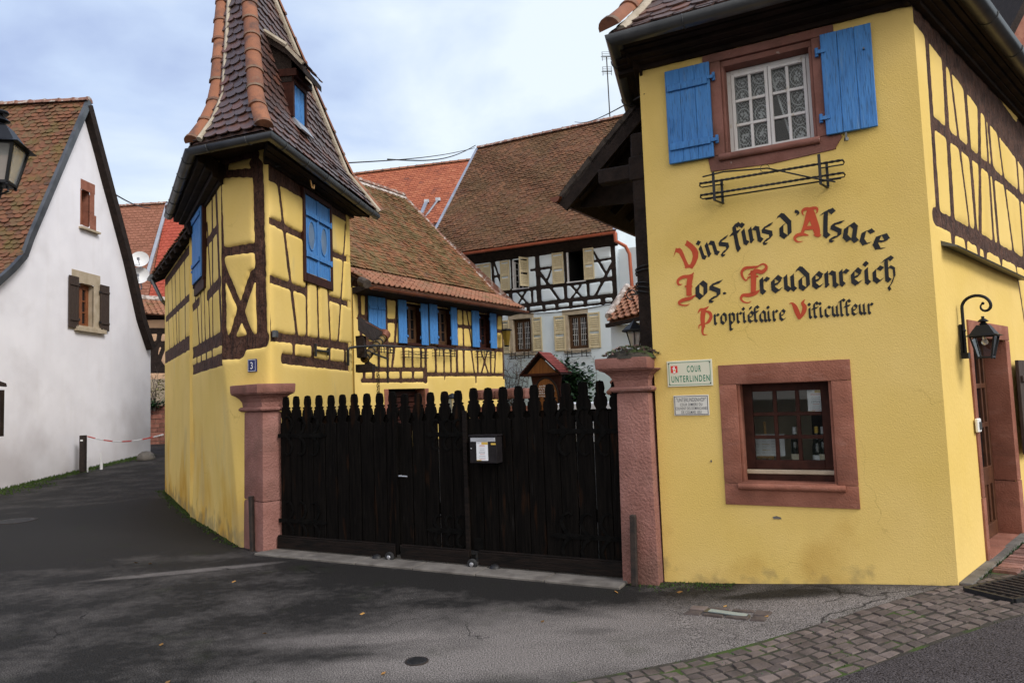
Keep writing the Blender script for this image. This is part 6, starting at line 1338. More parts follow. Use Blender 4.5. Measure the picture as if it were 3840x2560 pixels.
def wheel(u, par):
    w_ = MB(); c = GT.P(u, .045, .075); w_.lathe(c-GT.n*.018, [(.045, 0), (.05, .006), (.05, .03), (.045, .036)], 18, GT.n); o_ = w_.build('wheel', 'rubber', par, smooth=True); q_ = MB(); q_.lathe(c+GT.n*.0185, [(.022, 0), (.02, .004), (.004, .006)], 12, GT.n); q_.build('hub', 'steel', o_); q_ = MB(); q_.fbox(GT, u-.02, u+.02, .04, .13, .04, .052); q_.build('fork', 'gate_iron', par)
wheel(gz1(998, 1425)[0], gl); wheel(gz2(168, 1385)[0], gr)
for (x, y, fn, lb) in ((895, 1435, gz1, 'small black gate stop on the sill below the left gate leaf'), (328, 1408, gz2, 'small black gate stop on the sill below the right gate leaf')):
    u = fn(x, y)[0]; c = GT.P(u, .03, .06); m = MB(); m.lathe(c-Vector((0, 0, .02)), [(.055, 0), (.05, .025), (.035, .042), (.005, .05)], 14); tag(m.build('gate_stop', 'iron', None, smooth=True), lb, 'gate stop', 'gate stops on the sill')
# concrete sill under the gate
m = MB(); a, b = gz1(60, 1300)[0]-.0, rr_[1]+.04
for i in range(6): x0, x1 = a+(b-a)*i/6, a+(b-a)*(i+1)/6-.006; m.fbox(GT, x0, x1, -.06, .022, -.12, .30+.004*(i % 2))
tag(m.build('gate_sill', 'concrete', None, bevel=.008), kind='structure')
# mailbox
u0, z1 = gz2(117, 445); u1, z0 = gz2(305, 655); o0, o1 = .02, .135
u0, z1 = GT.uz(zg2(117, 452), o1); u1, z0 = GT.uz(zg2(322, 660), o1)
t = thing('mailbox', GT.P((u0+u1)/2, z0, o0), 'dark metal mailbox with a silver letter flap on the right gate leaf', 'mailbox')
m = MB(); m.fbox(GT, u0, u1, z0, z1-.015, o0, o1); m.fbox(GT, u0-.008, u1+.008, z1-.015, z1, o0, o1+.01); MATS['mail_metal'] = mat('mail_metal', (.012, .010, .011), (.020, .017, .018), sc=20, rough=.6, bump=.1, spec=.12); m.build('body', 'mail_metal', t, bevel=.004)
h = z1-z0; w = u1-u0; m = MB(); m.fbox(GT, u0+.012, u1-.012, z1-h*.24, z1-h*.09, o1, o1+.006); m.build('letter_flap', 'steel', t, bevel=.003); m = MB(); m.fbox(GT, u1-w*.20, u1-w*.03, z1-h*.35, z1-h*.29, o1, o1+.003); m.build('name_plate', 'gold', t); m = MB(); m.lathe(GT.P(u0+.018, z1-h*.48, o1), [(.007, 0), (.006, .006), (.001, .007)], 10, GT.n); m.build('lock', 'steel', t)
notice(GT, zg2(168, 500), zg2(257, 640), o1+.001, 'mailbox_notice', 'white printed notice with yellow corners on the mailbox', 6)
# ------------------------------------------------------------------ CANOPY beside the right house
cz = 3.70; c0 = gq(1290*D, 458*D, cz); c1 = gq(1470*D, 537*D, cz)
cano = thing('gate_canopy', L0+LFd*.4, 'dark timber lean-to canopy with a stepped tiled edge left of the nearest yellow house', 'canopy')
top0 = at_depth(1500*D, 205*D, c0.y-.35); top1 = top0+(c1-c0)*1.15
m = MB(); tile_roof(m, [c0+Vector((0, 0, .06)), top0+Vector((0, 0, .06))], [c1+Vector((0, 0, .06)), top1+Vector((0, 0, .06))], .17, .16, seed=71); m.build('roof', 'tiles_old', cano)
m = MB(); k_ = 6
for i in range(k_): m.bar(c0.lerp(top0, i/k_)+Vector((0, 0, .015)), c0.lerp(top0, (i+1.06)/k_)+Vector((0, 0, .045)), .05, .075)
m.build('verge_edge', 'tile_edge' if 'tile_edge' in MATS else mat('tile_edge', (.045, .035, .030), (.09, .07, .055), sc=12, rough=.95, bump=.8, bs=30), cano)
m = MB(); dz = Vector((0, 0, .05))
m.hexa([c0-dz, c1-dz, top1-dz, top0-dz, c0+dz*.6, c1+dz*.6, top1+dz*.6, top0+dz*.6])
for i in range(5): f_ = (i+.3)/5; m.bar(c0.lerp(c1, f_).lerp(top0.lerp(top1, f_), .12)-dz*1.7, top0.lerp(top1, f_)-dz*2.0, .09, .09)
m.bar(c0-dz*1.6, top0-dz*1.6, .05, .14); m.build('rafters', 'timber_dark', cano)
m = MB(); bk_ = (c1-c0)*.16; lo_ = Vector((top0.x+.05, top0.y, c0.z-.05)); p3 = [c0+bk_-dz*.5, top0+bk_-dz*.5, lo_+bk_]; bk2 = (c1-c0).normalized()*.03; m.add([*p3, *[q+bk2 for q in p3]], [(0, 1, 2), (5, 4, 3), (0, 3, 4, 1), (1, 4, 5, 2), (2, 5, 3, 0)]); m.build('gable_or_shade_infill', 'timber_dark', cano)  # added dark panel, standing in for the deep shade under the canopy
m = MB(); gutter(m, [c0+(c0-c1).normalized()*.05+Vector((-.05, 0, .02)), c1+Vector((-.05, 0, .02))], .06, 1); m.build('gutter', 'copper_brown', cano, smooth=True)
pb = at_depth(1474*D, 780*D, 6.95)+RF.d*.075; pw = .10
m = MB(); px_, py_ = pb.x, pb.y
m.box((px_, py_, 2.05), .07, .075, 2.1, RF.d, RF.n); m.box((px_, py_, 3.80), .095, .09, .12, RF.d, RF.n); m.bar((px_+.15, py_, 3.80), Vector((px_, py_, 3.80))-RF.d*.42+Vector((0, .05, 0)), .13, .15)
m.bar((px_-.02, py_+.0, 3.98), Vector((px_+.3, py_+1.9, 3.98)), .14, .16); m.build('post', 'timber_dark', cano, bevel=.012)
m = MB(); r = random.Random(3)
for z in (2.62, 2.66, 2.78, 2.82, 2.58): 
    m.tube([Vector((px_, py_, z+.02*math.sin(q*.7+z*9)))+RF.d*(.098*math.cos(q*.5236))+RF.n*(.105*math.sin(q*.5236)) for q in range(12)], .008, 5, closed=True)
m.build('cable_loop', 'iron', cano, smooth=True)
# lantern hung on the canopy post
lc_ = at_depth(1456*D, 737*D, 7.0); t = thing('post_lantern', lc_-Vector((0, 0, .3)), 'black six-sided lantern on a scrolled bracket above the right gate post', 'lamp')
m = MB(); s_ = .30
m.lathe(lc_, [(.006, .02), (.012, .0), (.03, -.015), (.118, -.085), (.124, -.10), (.118, -.105)], 6)
for i in range(6):
    a = i*1.0472+.3; d_ = Vector((math.cos(a), math.sin(a), 0)); m.tube([lc_+d_*.088+Vector((0, 0, -.10)), lc_+d_*.048+Vector((0, 0, -.245))], .005, 5)
m.lathe(lc_+Vector((0, 0, -.262)), [(.008, -.01), (.05, .005), (.055, .016), (.05, .018)], 6); m.build('lamp_cage', 'lamp_black', t)
m = MB(); m.lathe(lc_, [(.047, -.244), (.086, -.101)], 6); m.build('lamp_pane', 'lamp_glass', t)
m = MB(); m.tube([lc_+Vector((0, 0, -.27)), lc_+Vector((0, 0, -.37)), Vector((px_-.06, py_-.0, lc_.z-.37))], .009, 6); m.tube([lc_+Vector((.03+.025*math.cos(q*.6), 0, -.395+.025*math.sin(q*.6))) for q in range(9)], .005, 5); m.tube([lc_+Vector((.12+.02*math.cos(q*.6), 0, -.39+.02*math.sin(q*.6))) for q in range(9)], .005, 5); m.build('bracket', 'lamp_black', t, smooth=True)
# ------------------------------------------------------------------ COURTYARD HOUSE (yellow, blue shutters)
mh = thing('courtyard_house', MF.P(2.5, .6, -1), 'yellow half-timbered courtyard house with a mossy tiled roof and three blue-shuttered windows', 'house')
MU0, MU1 = MF.uz(zm(1782, 800))[0], 5.95
def mbx(x0, y0, x1, y1, o=0): return MF.box(zm(x0, y0), zm(x1, y1), o)
wA, wB, wC = (MF.uz(zm(810, 500))[0], MF.uz(zm(632, 500))[0], 2.90, 3.82), (MF.uz(zm(1165, 500))[0], MF.uz(zm(995, 500))[0], 2.90, 3.82), (MF.uz(zm(1625, 600))[0], MF.uz(zm(1480, 600))[0], 2.90, 3.82)
cel = (MF.uz(zm(850, 1300))[0], MF.uz(zm(422, 1300))[0], .9, MF.uz(zm(650, 1276))[1])
mfb = B(MF, zm, [((60, 135), (1770, 400), .07), ((90, 745), (1770, 822), .055), ((120, 1052), (870, 1052), .045), ((120, 1182), (872, 1178), .035), ((868, 1108), (1788, 1112), .045), ((315, 790), (315, 1030), .035), ((418, 790), (422, 1180), .03), ((500, 760), (470, 1035), .03), ((605, 790), (610, 1040), .035), ((710, 820), (713, 1035), .025), ((810, 820), (812, 1035), .025), ((866, 780), (866, 1185), .05),
    ((982, 795), (988, 1085), .03), ((1082, 800), (1084, 1085), .02), ((1160, 805), (1166, 1085), .025), ((1230, 800), (1238, 1085), .04), ((1312, 815), (1318, 1085), .03), ((1404, 820), (1438, 1085), .025), ((1475, 820), (1480, 1085), .03), ((1522, 850), (1600, 1085), .024), ((1590, 850), (1526, 1085), .024), ((1628, 840), (1634, 1100), .03), ((1690, 840), (1676, 1095), .025), ((1768, 400), (1785, 1150), .045),
    ((142, 1060), (142, 1180), .045), ((252, 1060), (252, 1180), .045), ((574, 1060), (574, 1180), .04), ((718, 1060), (718, 1180), .03), ((850, 1060), (850, 1180), .03), ((80, 130), (112, 760), .05), ((168, 170), (175, 760), .05), ((85, 432), (190, 435), .035), ((398, 200), (412, 745), .03), ((405, 478), (525, 482), .04), ((532, 230), (505, 745), .03), ((895, 300), (900, 385), .02), ((885, 400), (905, 415), .06), ((898, 420), (900, 750), .02), ((1300, 335), (1314, 780), .022), ((1345, 345), (1412, 785), .02), ((1228, 540), (1412, 556), .035), ((1225, 325), (1236, 785), .035), ((1706, 410), (1694, 815), .028), ((1700, 596), (1775, 608), .04), ((1092, 1130), (1090, 1165), .012), ((1458, 1130), (1458, 1200), .018)])
mfb = [(a, b, h+.010 if h < .045 else h) for a, b, h in mfb]
framed(MF, [(MU0, .2), (MU1, .2), (MU1, 4.02), (MU0, 4.02)], [(w_[0], w_[1], w_[2], w_[3]) for w_ in (wA, wB, wC)]+[cel], mfb, .026, mh, 'yellow_plaster_smooth', bulge=.016, seed=31)
BK = 4.4                                            # depth of the house
m = MB(); q = [MF.P(MU0, 0, -.02), MF.P(MU0, 0, -BK), MF.P(MU1, 0, -BK), MF.P(MU1, 0, -.02)]
for a, b in ((0, 1), (1, 2), (2, 3)): 
    p, p2 = q[a], q[b]; m.add([p, p2, p2+Vector((0, 0, 4.0)), p+Vector((0, 0, 4.0))], [(0, 1, 2, 3)])
m.build('wall', 'yellow_plaster_smooth', mh)
for w_ in (wA, wB, wC):
    f = MB(); reveal(f, MF, w_[0]+.02, w_[1]-.02, w_[2]+.02, w_[3]-.02, .16); f.fbox(MF, w_[0]-.03, w_[1]+.03, w_[2]-.045, w_[2]+.0, -.02, .05); f.build('window_frame', 'frame_brown', mh)
    wx = window(MF, mh, w_[0]+.03, w_[1]-.03, w_[2]+.03, w_[3]-.03, dep=.12, fw=.05, cols=1, rows=3, sash=2, fm='dark_oak' if w_ is not wC else 'frame_brown', gm='dark_glass', mw=.022, th=.04)
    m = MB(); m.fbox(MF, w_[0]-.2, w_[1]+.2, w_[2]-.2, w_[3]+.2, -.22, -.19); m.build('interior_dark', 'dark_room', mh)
    if w_ is wC:
        m = MB(); 
        for i in range(16): z = w_[3]-.12-i*.028; m.fbox(MF, w_[0]+.36, w_[1]-.08, z-.010, z, -.135, -.131)
        m.build('blind', 'paper', wx)
# shutters stand a little open
for (x0, x1, yt, yb, sw) in ((540, 636, 235, 742, -1), (808, 888, 280, 765, 1), (908, 1000, 285, 750, -1), (1160, 1230, 318, 764, 1), (1408, 1490, 362, 788, -1), (1622, 1694, 394, 802, 1)):
    a, b = MF.uz(zm(x1, (yt+yb)/2), .04)[0], MF.uz(zm(x0, (yt+yb)/2), .04)[0]; zt_, zb_ = MF.uz(zm((x0+x1)/2, yt), .04)[1], MF.uz(zm((x0+x1)/2, yb), .04)[1]
    plank_shutter(MF, mh, a, b, zb_, zt_, .04, planks=2, back=False, hinge=(-1 if sw < 0 else 1), t=.028)
a, b = MF.uz(zm(388, 400), .03)[0], MF.uz(zm(192, 400), .03)[0]; um_ = (a+b)/2
for p_, q_ in ((a, um_-.004), (um_+.004, b)): plank_shutter(MF, mh, p_, q_, 2.93, 3.86, .02, planks=2, battens=(.74,), t=.03)
# cellar opening
for u_ in (cel[0]-.14, cel[1]): f = MB(); f.fbox(MF, u_, u_+.14, cel[2], cel[3], -.3, .03); f.build('cellar_jamb', 'sandstone', mh, bevel=.01)
f = MB(); 
for i in range(9): z = cel[2]+.02+i*.13; f.fbox(MF, cel[0], cel[1], z, z+.105, -.25, -.20)
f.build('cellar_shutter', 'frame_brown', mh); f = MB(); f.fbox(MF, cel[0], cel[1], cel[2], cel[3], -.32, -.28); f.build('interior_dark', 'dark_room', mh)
# roof: steep mossy slope and a flatter skirt of pan tiles
ZM = 3.97; nb = -MF.n
e0 = MF.P(MU0-.42, ZM, .42); e1 = MF.P(MU1, ZM, .42)
RWd = 3.59; rz = 7.86
kz = MF.P(0, 0, 0)
def mr(u, k): return MF.P(u, ZM+.06+(rz-ZM)*k[1], .42-(RWd+.45)*k[0])
kn = (.20, .115)
m = MB(); tile_roof(m, [mr(MU1, (0, 0)), mr(MU1, kn)], [mr(MU0-.42, (0, 0)), mr(MU0-.38, kn)], .17, .17, shape='pan', seed=81, lift=.03, thick=.016); m.build('roof_skirt', 'tiles_pan', mh)
m = MB(); tile_roof(m, [mr(MU1, kn)+Vector((0, 0, .04)), mr(MU1, (1, 1))], [mr(MU0-.38, kn)+Vector((0, 0, .04)), mr(MU0-.2, (1, 1))], .142, .120, seed=82, lift=.030, thick=.018, jit=.007, sag=.012); m.build('roof', 'tiles_mossy', mh)
m = MB(); m.add([mr(MU0-.2, (1, 1)), mr(MU1, (1, 1)), MF.P(MU1, ZM, -BK-.1), MF.P(MU0-.4, ZM, -BK-.4)], [(0, 1, 2, 3)]); m.add([mr(MU0-.38, (0, 0)), mr(MU0-.2, (1, 1)), MF.P(MU0-.4, ZM, -BK-.4)], [(0, 1, 2)]); m.build('rear_roof', 'ridge_old', mh)
m = MB(); ridge_tiles(m, [mr(MU0-.2, (1, 1)), mr(MU1, (1, 1))], .13, .38, seed=9, n=7); ridge_tiles(m, [mr(MU0-.43, (0, 0)), mr(MU0-.39, kn)+Vector((0, 0, .03)), mr(MU0-.21, (1, 1))], .085, .36, seed=10, n=7); m.build('ridge', 'ridge_old', mh, smooth=True)
m = MB(); m.tube([mr(MU0-.2, (.975, .97)), mr(MU1, (.975, .97))], .09, 6); m.build('ridge_mortar', 'lichen_mortar', mh)
m = MB(); gutter(m, [MF.P(MU1, ZM-.01, .52), MF.P(MU0-.5, ZM-.01, .52)], .065, 1, straps=.5); m.build('gutter', 'copper_brown', mh, smooth=True)
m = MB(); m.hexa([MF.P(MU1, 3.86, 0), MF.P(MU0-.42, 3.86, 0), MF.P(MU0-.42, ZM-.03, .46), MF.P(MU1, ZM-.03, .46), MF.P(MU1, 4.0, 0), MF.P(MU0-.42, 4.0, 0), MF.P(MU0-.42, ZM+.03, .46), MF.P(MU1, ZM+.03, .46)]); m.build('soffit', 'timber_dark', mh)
fp = MF.P(MU1-2.2, ZM+.2, .5); m = MB(); m.tube([at_depth(*zm(105, 10), 14.2), at_depth(*zm(180, 45), 14.0)], .09, 10); m.build('ridge_cap', 'tile_edge', mh)  # dark ridge-tile cap at the roof corner
for (x0, x1, y, lb) in ((315, 500, 850, 'first empty flower rack on the yellow courtyard house, behind the plank hood'), (630, 895, 910, 'second empty flower rack on the courtyard house, under its left open window'), (995, 1225, 890, 'third empty flower rack on the courtyard house, under its middle open window'), (1495, 1690, 905, 'rightmost empty flower rack on the yellow courtyard house, under its narrow window')):
    a, b = MF.uz(zm(x1, y), .15)[0], MF.uz(zm(x0, y), .15)[0]; z = MF.uz(zm((x0+x1)/2, y), .15)[1]; flower_rack(MF, a, b, z, .15, 'flower_rack', lb, 'flower racks on the courtyard house', brace=True, h=.13, t=.007)
# small amber lantern on the corner
lp = at_depth(*zm(1815, 595), 19.6); t = thing('corner_lantern', lp, 'small amber glass lantern on the right corner of the yellow courtyard house', 'lamp'); m = MB(); m.lathe(lp, [(.15, 0), (.155, .02), (.10, .05), (.01, .06)], 4); m.lathe(lp-Vector((0, 0, .42)), [(.05, -.02), (.07, 0), (.07, .02)], 4); m.bar(lp+Vector((-.02, 0, .02)), MF.P(MU0, lp.z+.02, .0), .025, .025); m.build('lamp_cage', 'lamp_black', t); m = MB(); m.lathe(lp, [(.065, -.40), (.12, 0)], 4); m.build('lamp_pane', 'amber_glass', t)
# ------------------------------------------------------------------ WHITE HALF-TIMBERED HOUSE
wh = thing('white_house', WF.P(2.5, .7, -2), 'white half-timbered house with a huge old tiled roof and cream louvred shutters', 'house')
WU0, WU1 = WF.uz(zw(1922, 700))[0], WF.uz((1097*D, 330*D), -3.8)[0]-.15
U2 = (WF.uz(zw(880, 600))[0], WF.uz(zw(698, 600))[0], WF.uz(zw(800, 722))[1], WF.uz(zw(790, 385))[1]); U3 = (WF.uz(zw(1545, 450))[0], WF.uz(zw(1335, 450))[0], WF.uz(zw(1450, 640))[1], WF.uz(zw(1430, 270))[1])
Lo1 = (WF.uz(zw(918, 1270))[0], WF.uz(zw(708, 1270))[0], WF.uz(zw(815, 1472))[1], WF.uz(zw(810, 1085))[1]); Lo2 = (WF.uz(zw(1588, 1230))[0], WF.uz(zw(1355, 1230))[0], WF.uz(zw(1475, 1432))[1], WF.uz(zw(1470, 1030))[1])
ZW2 = 6.42
wfb = B(WF, zw, [((60, 415), (1890, 165), .17), ((1872, 200), (1905, 880), .085), ((480, 968), (1920, 802), .075), ((220, 450), (235, 780), .05), ((456, 420), (480, 800), .06), ((682, 400), (700, 760), .055), ((985, 345), (1012, 890), .10), ((1308, 300), (1330, 660), .06), ((470, 785), (1890, 606), .075),
    ((470, 590), (562, 572), .045), ((915, 512), (985, 502), .045), ((1002, 498), (1185, 474), .05), ((1660, 405), (1850, 376), .045), ((480, 420), (590, 760), .04), ((1165, 470), (1105, 625), .04), ((1020, 545), (1245, 860), .055), ((1650, 300), (1785, 535), .045), ((1862, 440), (1668, 820), .055), ((670, 770), (682, 950), .085), ((572, 790), (545, 865), .035), ((755, 775), (872, 905), .04), ((850, 765), (755, 925), .04), ((925, 750), (930, 905), .05), ((1315, 690), (1326, 860), .07), ((1395, 700), (1512, 832), .04), ((1497, 690), (1390, 845), .04), ((1582, 670), (1590, 825), .06),
    ((560, 1040), (1925, 882), .04), ((880, 960), (884, 1000), .07), ((1065, 935), (1068, 980), .07), ((1216, 915), (1220, 960), .07), ((1380, 895), (1382, 940), .07), ((1550, 875), (1552, 920), .07), ((1758, 850), (1760, 895), .09), ((1895, 830), (1897, 880), .08)])
wfb = [(a, b, h*.84) for a, b, h in wfb]
framed(WF, [(WU0, .2), (WU1, .2), (WU1, ZW2), (WU0, ZW2)], [U2, U3, Lo1, Lo2], wfb, .036, wh, 'white_wall', tm='timber_dark', bulge=.025, seed=41, wamp=.008)
m = MB(); BW = 7.6
q = [WF.P(WU0, 0, -.02), WF.P(WU0, 0, -BW), WF.P(WU1, 0, -BW), WF.P(WU1, 0, -.02)]
for a, b in ((0, 1), (1, 2), (2, 3)): p, p2 = q[a], q[b]; m.add([p, p2, p2+Vector((0, 0, ZW2)), p+Vector((0, 0, ZW2))], [(0, 1, 2, 3)])
for u in (WU0+.001, WU1-.001): m.add([WF.P(u, ZW2, -.02), WF.P(u, ZW2, -BW), WF.P(u, 11.3, -BW/2)], [(0, 1, 2)])
m.build('wall', 'white_wall', wh)
# dark openings with casements folded in, and grilled lower windows in stone frames
for w_, side in ((U2, 1), (U3, 0)):
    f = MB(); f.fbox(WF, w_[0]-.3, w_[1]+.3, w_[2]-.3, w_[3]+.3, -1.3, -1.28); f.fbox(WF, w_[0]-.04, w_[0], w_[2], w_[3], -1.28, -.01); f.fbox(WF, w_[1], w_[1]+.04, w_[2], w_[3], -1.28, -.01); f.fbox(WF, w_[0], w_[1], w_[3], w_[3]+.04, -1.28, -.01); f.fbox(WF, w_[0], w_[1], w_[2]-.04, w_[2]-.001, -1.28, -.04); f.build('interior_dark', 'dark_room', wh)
    f = MB(); f.fbox(WF, w_[0]-.02, w_[1]+.02, w_[2]-.035, w_[2], -.03, .035); f.fbox(WF, w_[1]-.045, w_[1], w_[2], w_[3], -.06, .0)
    if side:                                        # open casement seen at an angle
        O_ = WF.P(w_[1]-.05, 0, -.05); G_ = PFac(O_, (-WF.n*.97-WF.d*.2), -WF.d); cw_ = .42
        f.fbox(G_, 0, .04, w_[2]+.02, w_[3]-.05, 0, .03); f.fbox(G_, cw_-.04, cw_, w_[2]+.02, w_[3]-.05, 0, .03)
        for i in range(5): z = w_[2]+.03+(w_[3]-w_[2]-.12)*i/4; f.fbox(G_, .041, cw_-.041, z, z+.025, 0, .028)
        f.fbox(G_, cw_/2-.012, cw_/2+.012, w_[2]+.06, w_[3]-.08, .002, .026)
    f.build('casement', 'white_paint', wh)
for w_, ou in ((Lo1, (660, 1050, 970, 1500)), (Lo2, (1300, 985, 1612, 1465))):
    a, b = WF.uz(zw(ou[2], 1250))[0], WF.uz(zw(ou[0], 1250))[0]; zt_, zb_ = w_[3]+.17, w_[2]-.12; f = MB()
    f.fbox(WF, a+.06, w_[0], w_[2], w_[3], -.15, .035); f.fbox(WF, w_[1], b, w_[2], w_[3], -.15, .035); f.fbox(WF, a+.04, b+.02, w_[3]+.003, zt_, -.15, .04); f.fbox(WF, a, b, zb_, w_[2]-.003, -.15, .05); f.build('window_surround', 'beige_stone', wh, bevel=.012)
    wx = window(WF, wh, w_[0], w_[1], w_[2], w_[3], dep=.10, fw=.055, cols=1, rows=1, sash=2, fm='dark_oak', gm='dark_glass', mw=.02, th=.05)
    f = MB(); iu0, iu1, iz0, iz1 = w_[0]+.09, w_[1]-.09, w_[2]+.09, w_[3]-.09
    for i in range(1, 8):
        u = iu0+(iu1-iu0)*i/8; f.fbox(WF, u-.006, u+.006, iz0, iz1, -.115, -.108)
    for i in range(1, 5): z = iz0+(iz1-iz0)*i/5; f.fbox(WF, iu0, iu1, z-.006, z+.006, -.108, -.100)
    f.build('leading', 'white_paint', wx)
# louvred shutters
def lsh(x0, x1, yt, yb, sw=0, lb=None, o=.03):
    a, b = WF.uz(zw(x1, (yt+yb)/2), o)[0], WF.uz(zw(x0, (yt+yb)/2), o)[0]; z1_, z0_ = WF.uz(zw((x0+x1)/2, yt), o)[1], WF.uz(zw((x0+x1)/2, yb), o)[1]; louvre_shutter(WF, wh, a, b, z0_, z1_, o, n=14, swing=sw, label=lb)
lsh(240, 340, 450, 690); lsh(342, 442, 435, 775, lb='closed louvred shutter leaf with a broken top slat'); lsh(556, 664, 398, 750); lsh(1165, 1300, 305, 672, lb='louvred shutter with broken hanging slats'); lsh(1535, 1655, 250, 622)
a_ = U2; louvre_shutter(WF, wh, a_[0]-.02, a_[0]+.36, a_[2]+.02, a_[3]+.02, .03, n=14, swing=1.15)
lsh(572, 662, 1098, 1488); lsh(935, 1045, 1062, 1462); lsh(1190, 1318, 1045, 1458); lsh(1590, 1730, 1005, 1425)
# roof
we0_, we1_ = WF.P(WU0-.12, ZW2+.02, .38), WF.P(WU1, ZW2+.02, .38); rU0 = WU0-.35; rtop = 11.55; rk = BW/2
rl_ = at_depth(1097*D, 330*D, WF.P(5.2, 0, -rk).y)
ulv = WF.uz((960*D, 640*D), .3)[0]
WL = WU1+.13
def wr(u, k): return WF.P(u, ZW2+.05+(rtop-ZW2)*k, .42-(rk+.42)*k)
m = MB(); tile_roof(m, [wr(WL, 0), wr(WL, .12)-Vector((0, 0, .06)), wr(WL, 1)], [wr(WU0-.10, 0), wr(WU0-.10, .12)-Vector((0, 0, .06)), wr(WU0-.10, 1)], .150, .125, seed=91, lift=.032, thick=.020, jit=.008, sag=.02); m.build('roof', 'tiles_big', wh)
m = MB(); m.add([wr(WL, 1), wr(WU0-.1, 1), WF.P(WU0-.1, ZW2, -BW-.4), WF.P(WL, ZW2, -BW-.4)], [(0, 1, 2, 3)]); m.build('rear_roof', 'ridge_old', wh)
m = MB(); ridge_tiles(m, [wr(WL, 1)+Vector((0, 0, .02)), wr(WU0-.15, 1)+Vector((0, 0, .02))], .13, .40, seed=12, n=7); m.build('ridge', 'ridge_old', wh, smooth=True)
for u_ in (WL+.05, WU0-.16): m = MB(); m.bar(wr(u_, 0)+Vector((0, 0, .05)), wr(u_, 1)+Vector((0, 0, .05)), .12, .03); m.build('verge_trim', 'zinc_bright', wh)
m = MB(); gutter(m, [WF.P(WL, ZW2+.02, .50), WF.P(WU0-.22, ZW2+.02, .50)], .075, 1, straps=.9); gx = WF.P(WU0-.2, ZW2-.02, .50)
m.tube([gx-Vector((0, 0, .02)), gx-Vector((0, 0, .25)), WF.P(WU0-.42, ZW2-.42, .25), WF.P(WU0-.5, ZW2-.65, .14), WF.P(WU0-.52, 5.0, .13), WF.P(WU0-.55, 3.4, .13)], .055, 10); m.build('gutter', 'copper_red', wh, smooth=True)
m = MB(); m.hexa([WF.P(WL, 6.1, 0), WF.P(WU0-.1, 6.1, 0), WF.P(WU0-.1, ZW2, .42), WF.P(WL, ZW2, .42), WF.P(WL, ZW2+.08, 0), WF.P(WU0-.1, ZW2+.08, 0), WF.P(WU0-.1, ZW2+.04, .42), WF.P(WL, ZW2+.04, .42)]); m.build('soffit', 'timber_dark', wh)
for (x0, x1, y, lb) in ((655, 920, 1545, 'flower rack on the white house tangled in bare vines, above the roofed board'), (1310, 1605, 1525, 'empty flower rack on the white house under its right lower window')):
    a, b = WF.uz(zw(x1, y), .15)[0], WF.uz(zw(x0, y), .15)[0]; z = WF.uz(zw((x0+x1)/2, y), .15)[1]; flower_rack(WF, a, b, z, .15, 'flower_rack', lb, 'flower racks on the white house', h=.17, t=.009)
# TV aerial
ab = wr(WF.uz((1400*D, 250*D), -rk)[0], 1); at_ = at_depth(1393*D, 130*D, ab.y); t = thing('tv_aerial', ab, 'thin rusty television aerial on the ridge of the white house', 'aerial'); m = MB(); m.tube([ab-Vector((0, 0, .1)), at_], .022, 6); m.build('mast', 'rust_iron', t); m = MB()
for dz_ in (.02, -.55):
    c = at_+Vector((0, 0, dz_)); 
    for j in range(5): z = c.z-.12+.07*j; m.bar((c.x-.15, c.y, z), (c.x+.15, c.y, z), .010, .010)
    for s_ in (-1, 1): m.tube([(c.x+s_*.16, c.y, c.z-.18), (c.x+s_*.16, c.y, c.z+.16)], .012, 5)
    m.bar((c.x-.2, c.y+.05, c.z), (c.x+.2, c.y+.05, c.z), .02, .02)
m.build('antenna_grid', 'zinc', t)
# white annex behind, at the right of the white house, and the porch with its small roof
ax_ = dirsign(Fac(WF.P(WU0-.25, 0, -.3), (1.925, -1.15))); aw = thing('white_annex', ax_.P(.6, .7, 0), 'plain white annex wall with a thin tiled coping beside the copper drainpipe', 'wall')
m = MB(); m.fbox(ax_, -.3, .55, .2, 6.05, -.4, 0); m.build('wall', 'white_panel', aw); m = MB(); 
BX = dirsign(Fac(ax_.P(.45, 0, .0), (.8, -.9))); zb1 = BX.uz(zw(2020, 120))[1]
m.fbox(BX, 0, 2.2, .2, zb1, -.5, .02); m.build('wall', 'white_panel', aw); m = MB(); tile_roof(m, [BX.P(0, zb1-.02, .16), BX.P(0, zb1+.35, -.5)], [BX.P(2.2, zb1-.12, .16), BX.P(2.2, zb1+.25, -.5)], .2, .18, shape='pan', seed=93); m.build('coping', 'tiles_pan', aw)
p0 = at_depth(1397*D, 742*D, 13.6); p1 = at_depth(1476*D, 724*D, 12.9); pt = at_depth(1478*D, 652*D, 14.6); pl = at_depth(1440*D, 690*D, 14.3)
po = thing('porch_roof', Vector((p1.x, p1.y+.3, .8)), 'small porch with orange and dark pan tiles behind the post lantern', 'porch')
m = MB(); xr = (p1-p0); tile_roof(m, [p0, p0+(pt-p1)*.95+xr*.48], [p1+xr*.6, pt+xr*.6], .17, .2, shape='pan', seed=95, lift=.04, thick=.02); m.build('roof', 'tiles_pan', po)
m = MB(); m.bar(p0-Vector((.03, 0, .05)), p1+xr*.6-Vector((0, 0, .05)), .08, .07); m.build('fascia', 'timber_dark', po)
m = MB(); m.tube([p0+(pt-p1)*.05+Vector((0, 0, .1)), p0+(pt-p1)*.95+xr*.48+Vector((0, 0, .07))], .07, 8); m.build('hip_mortar', 'lichen_mortar', po)
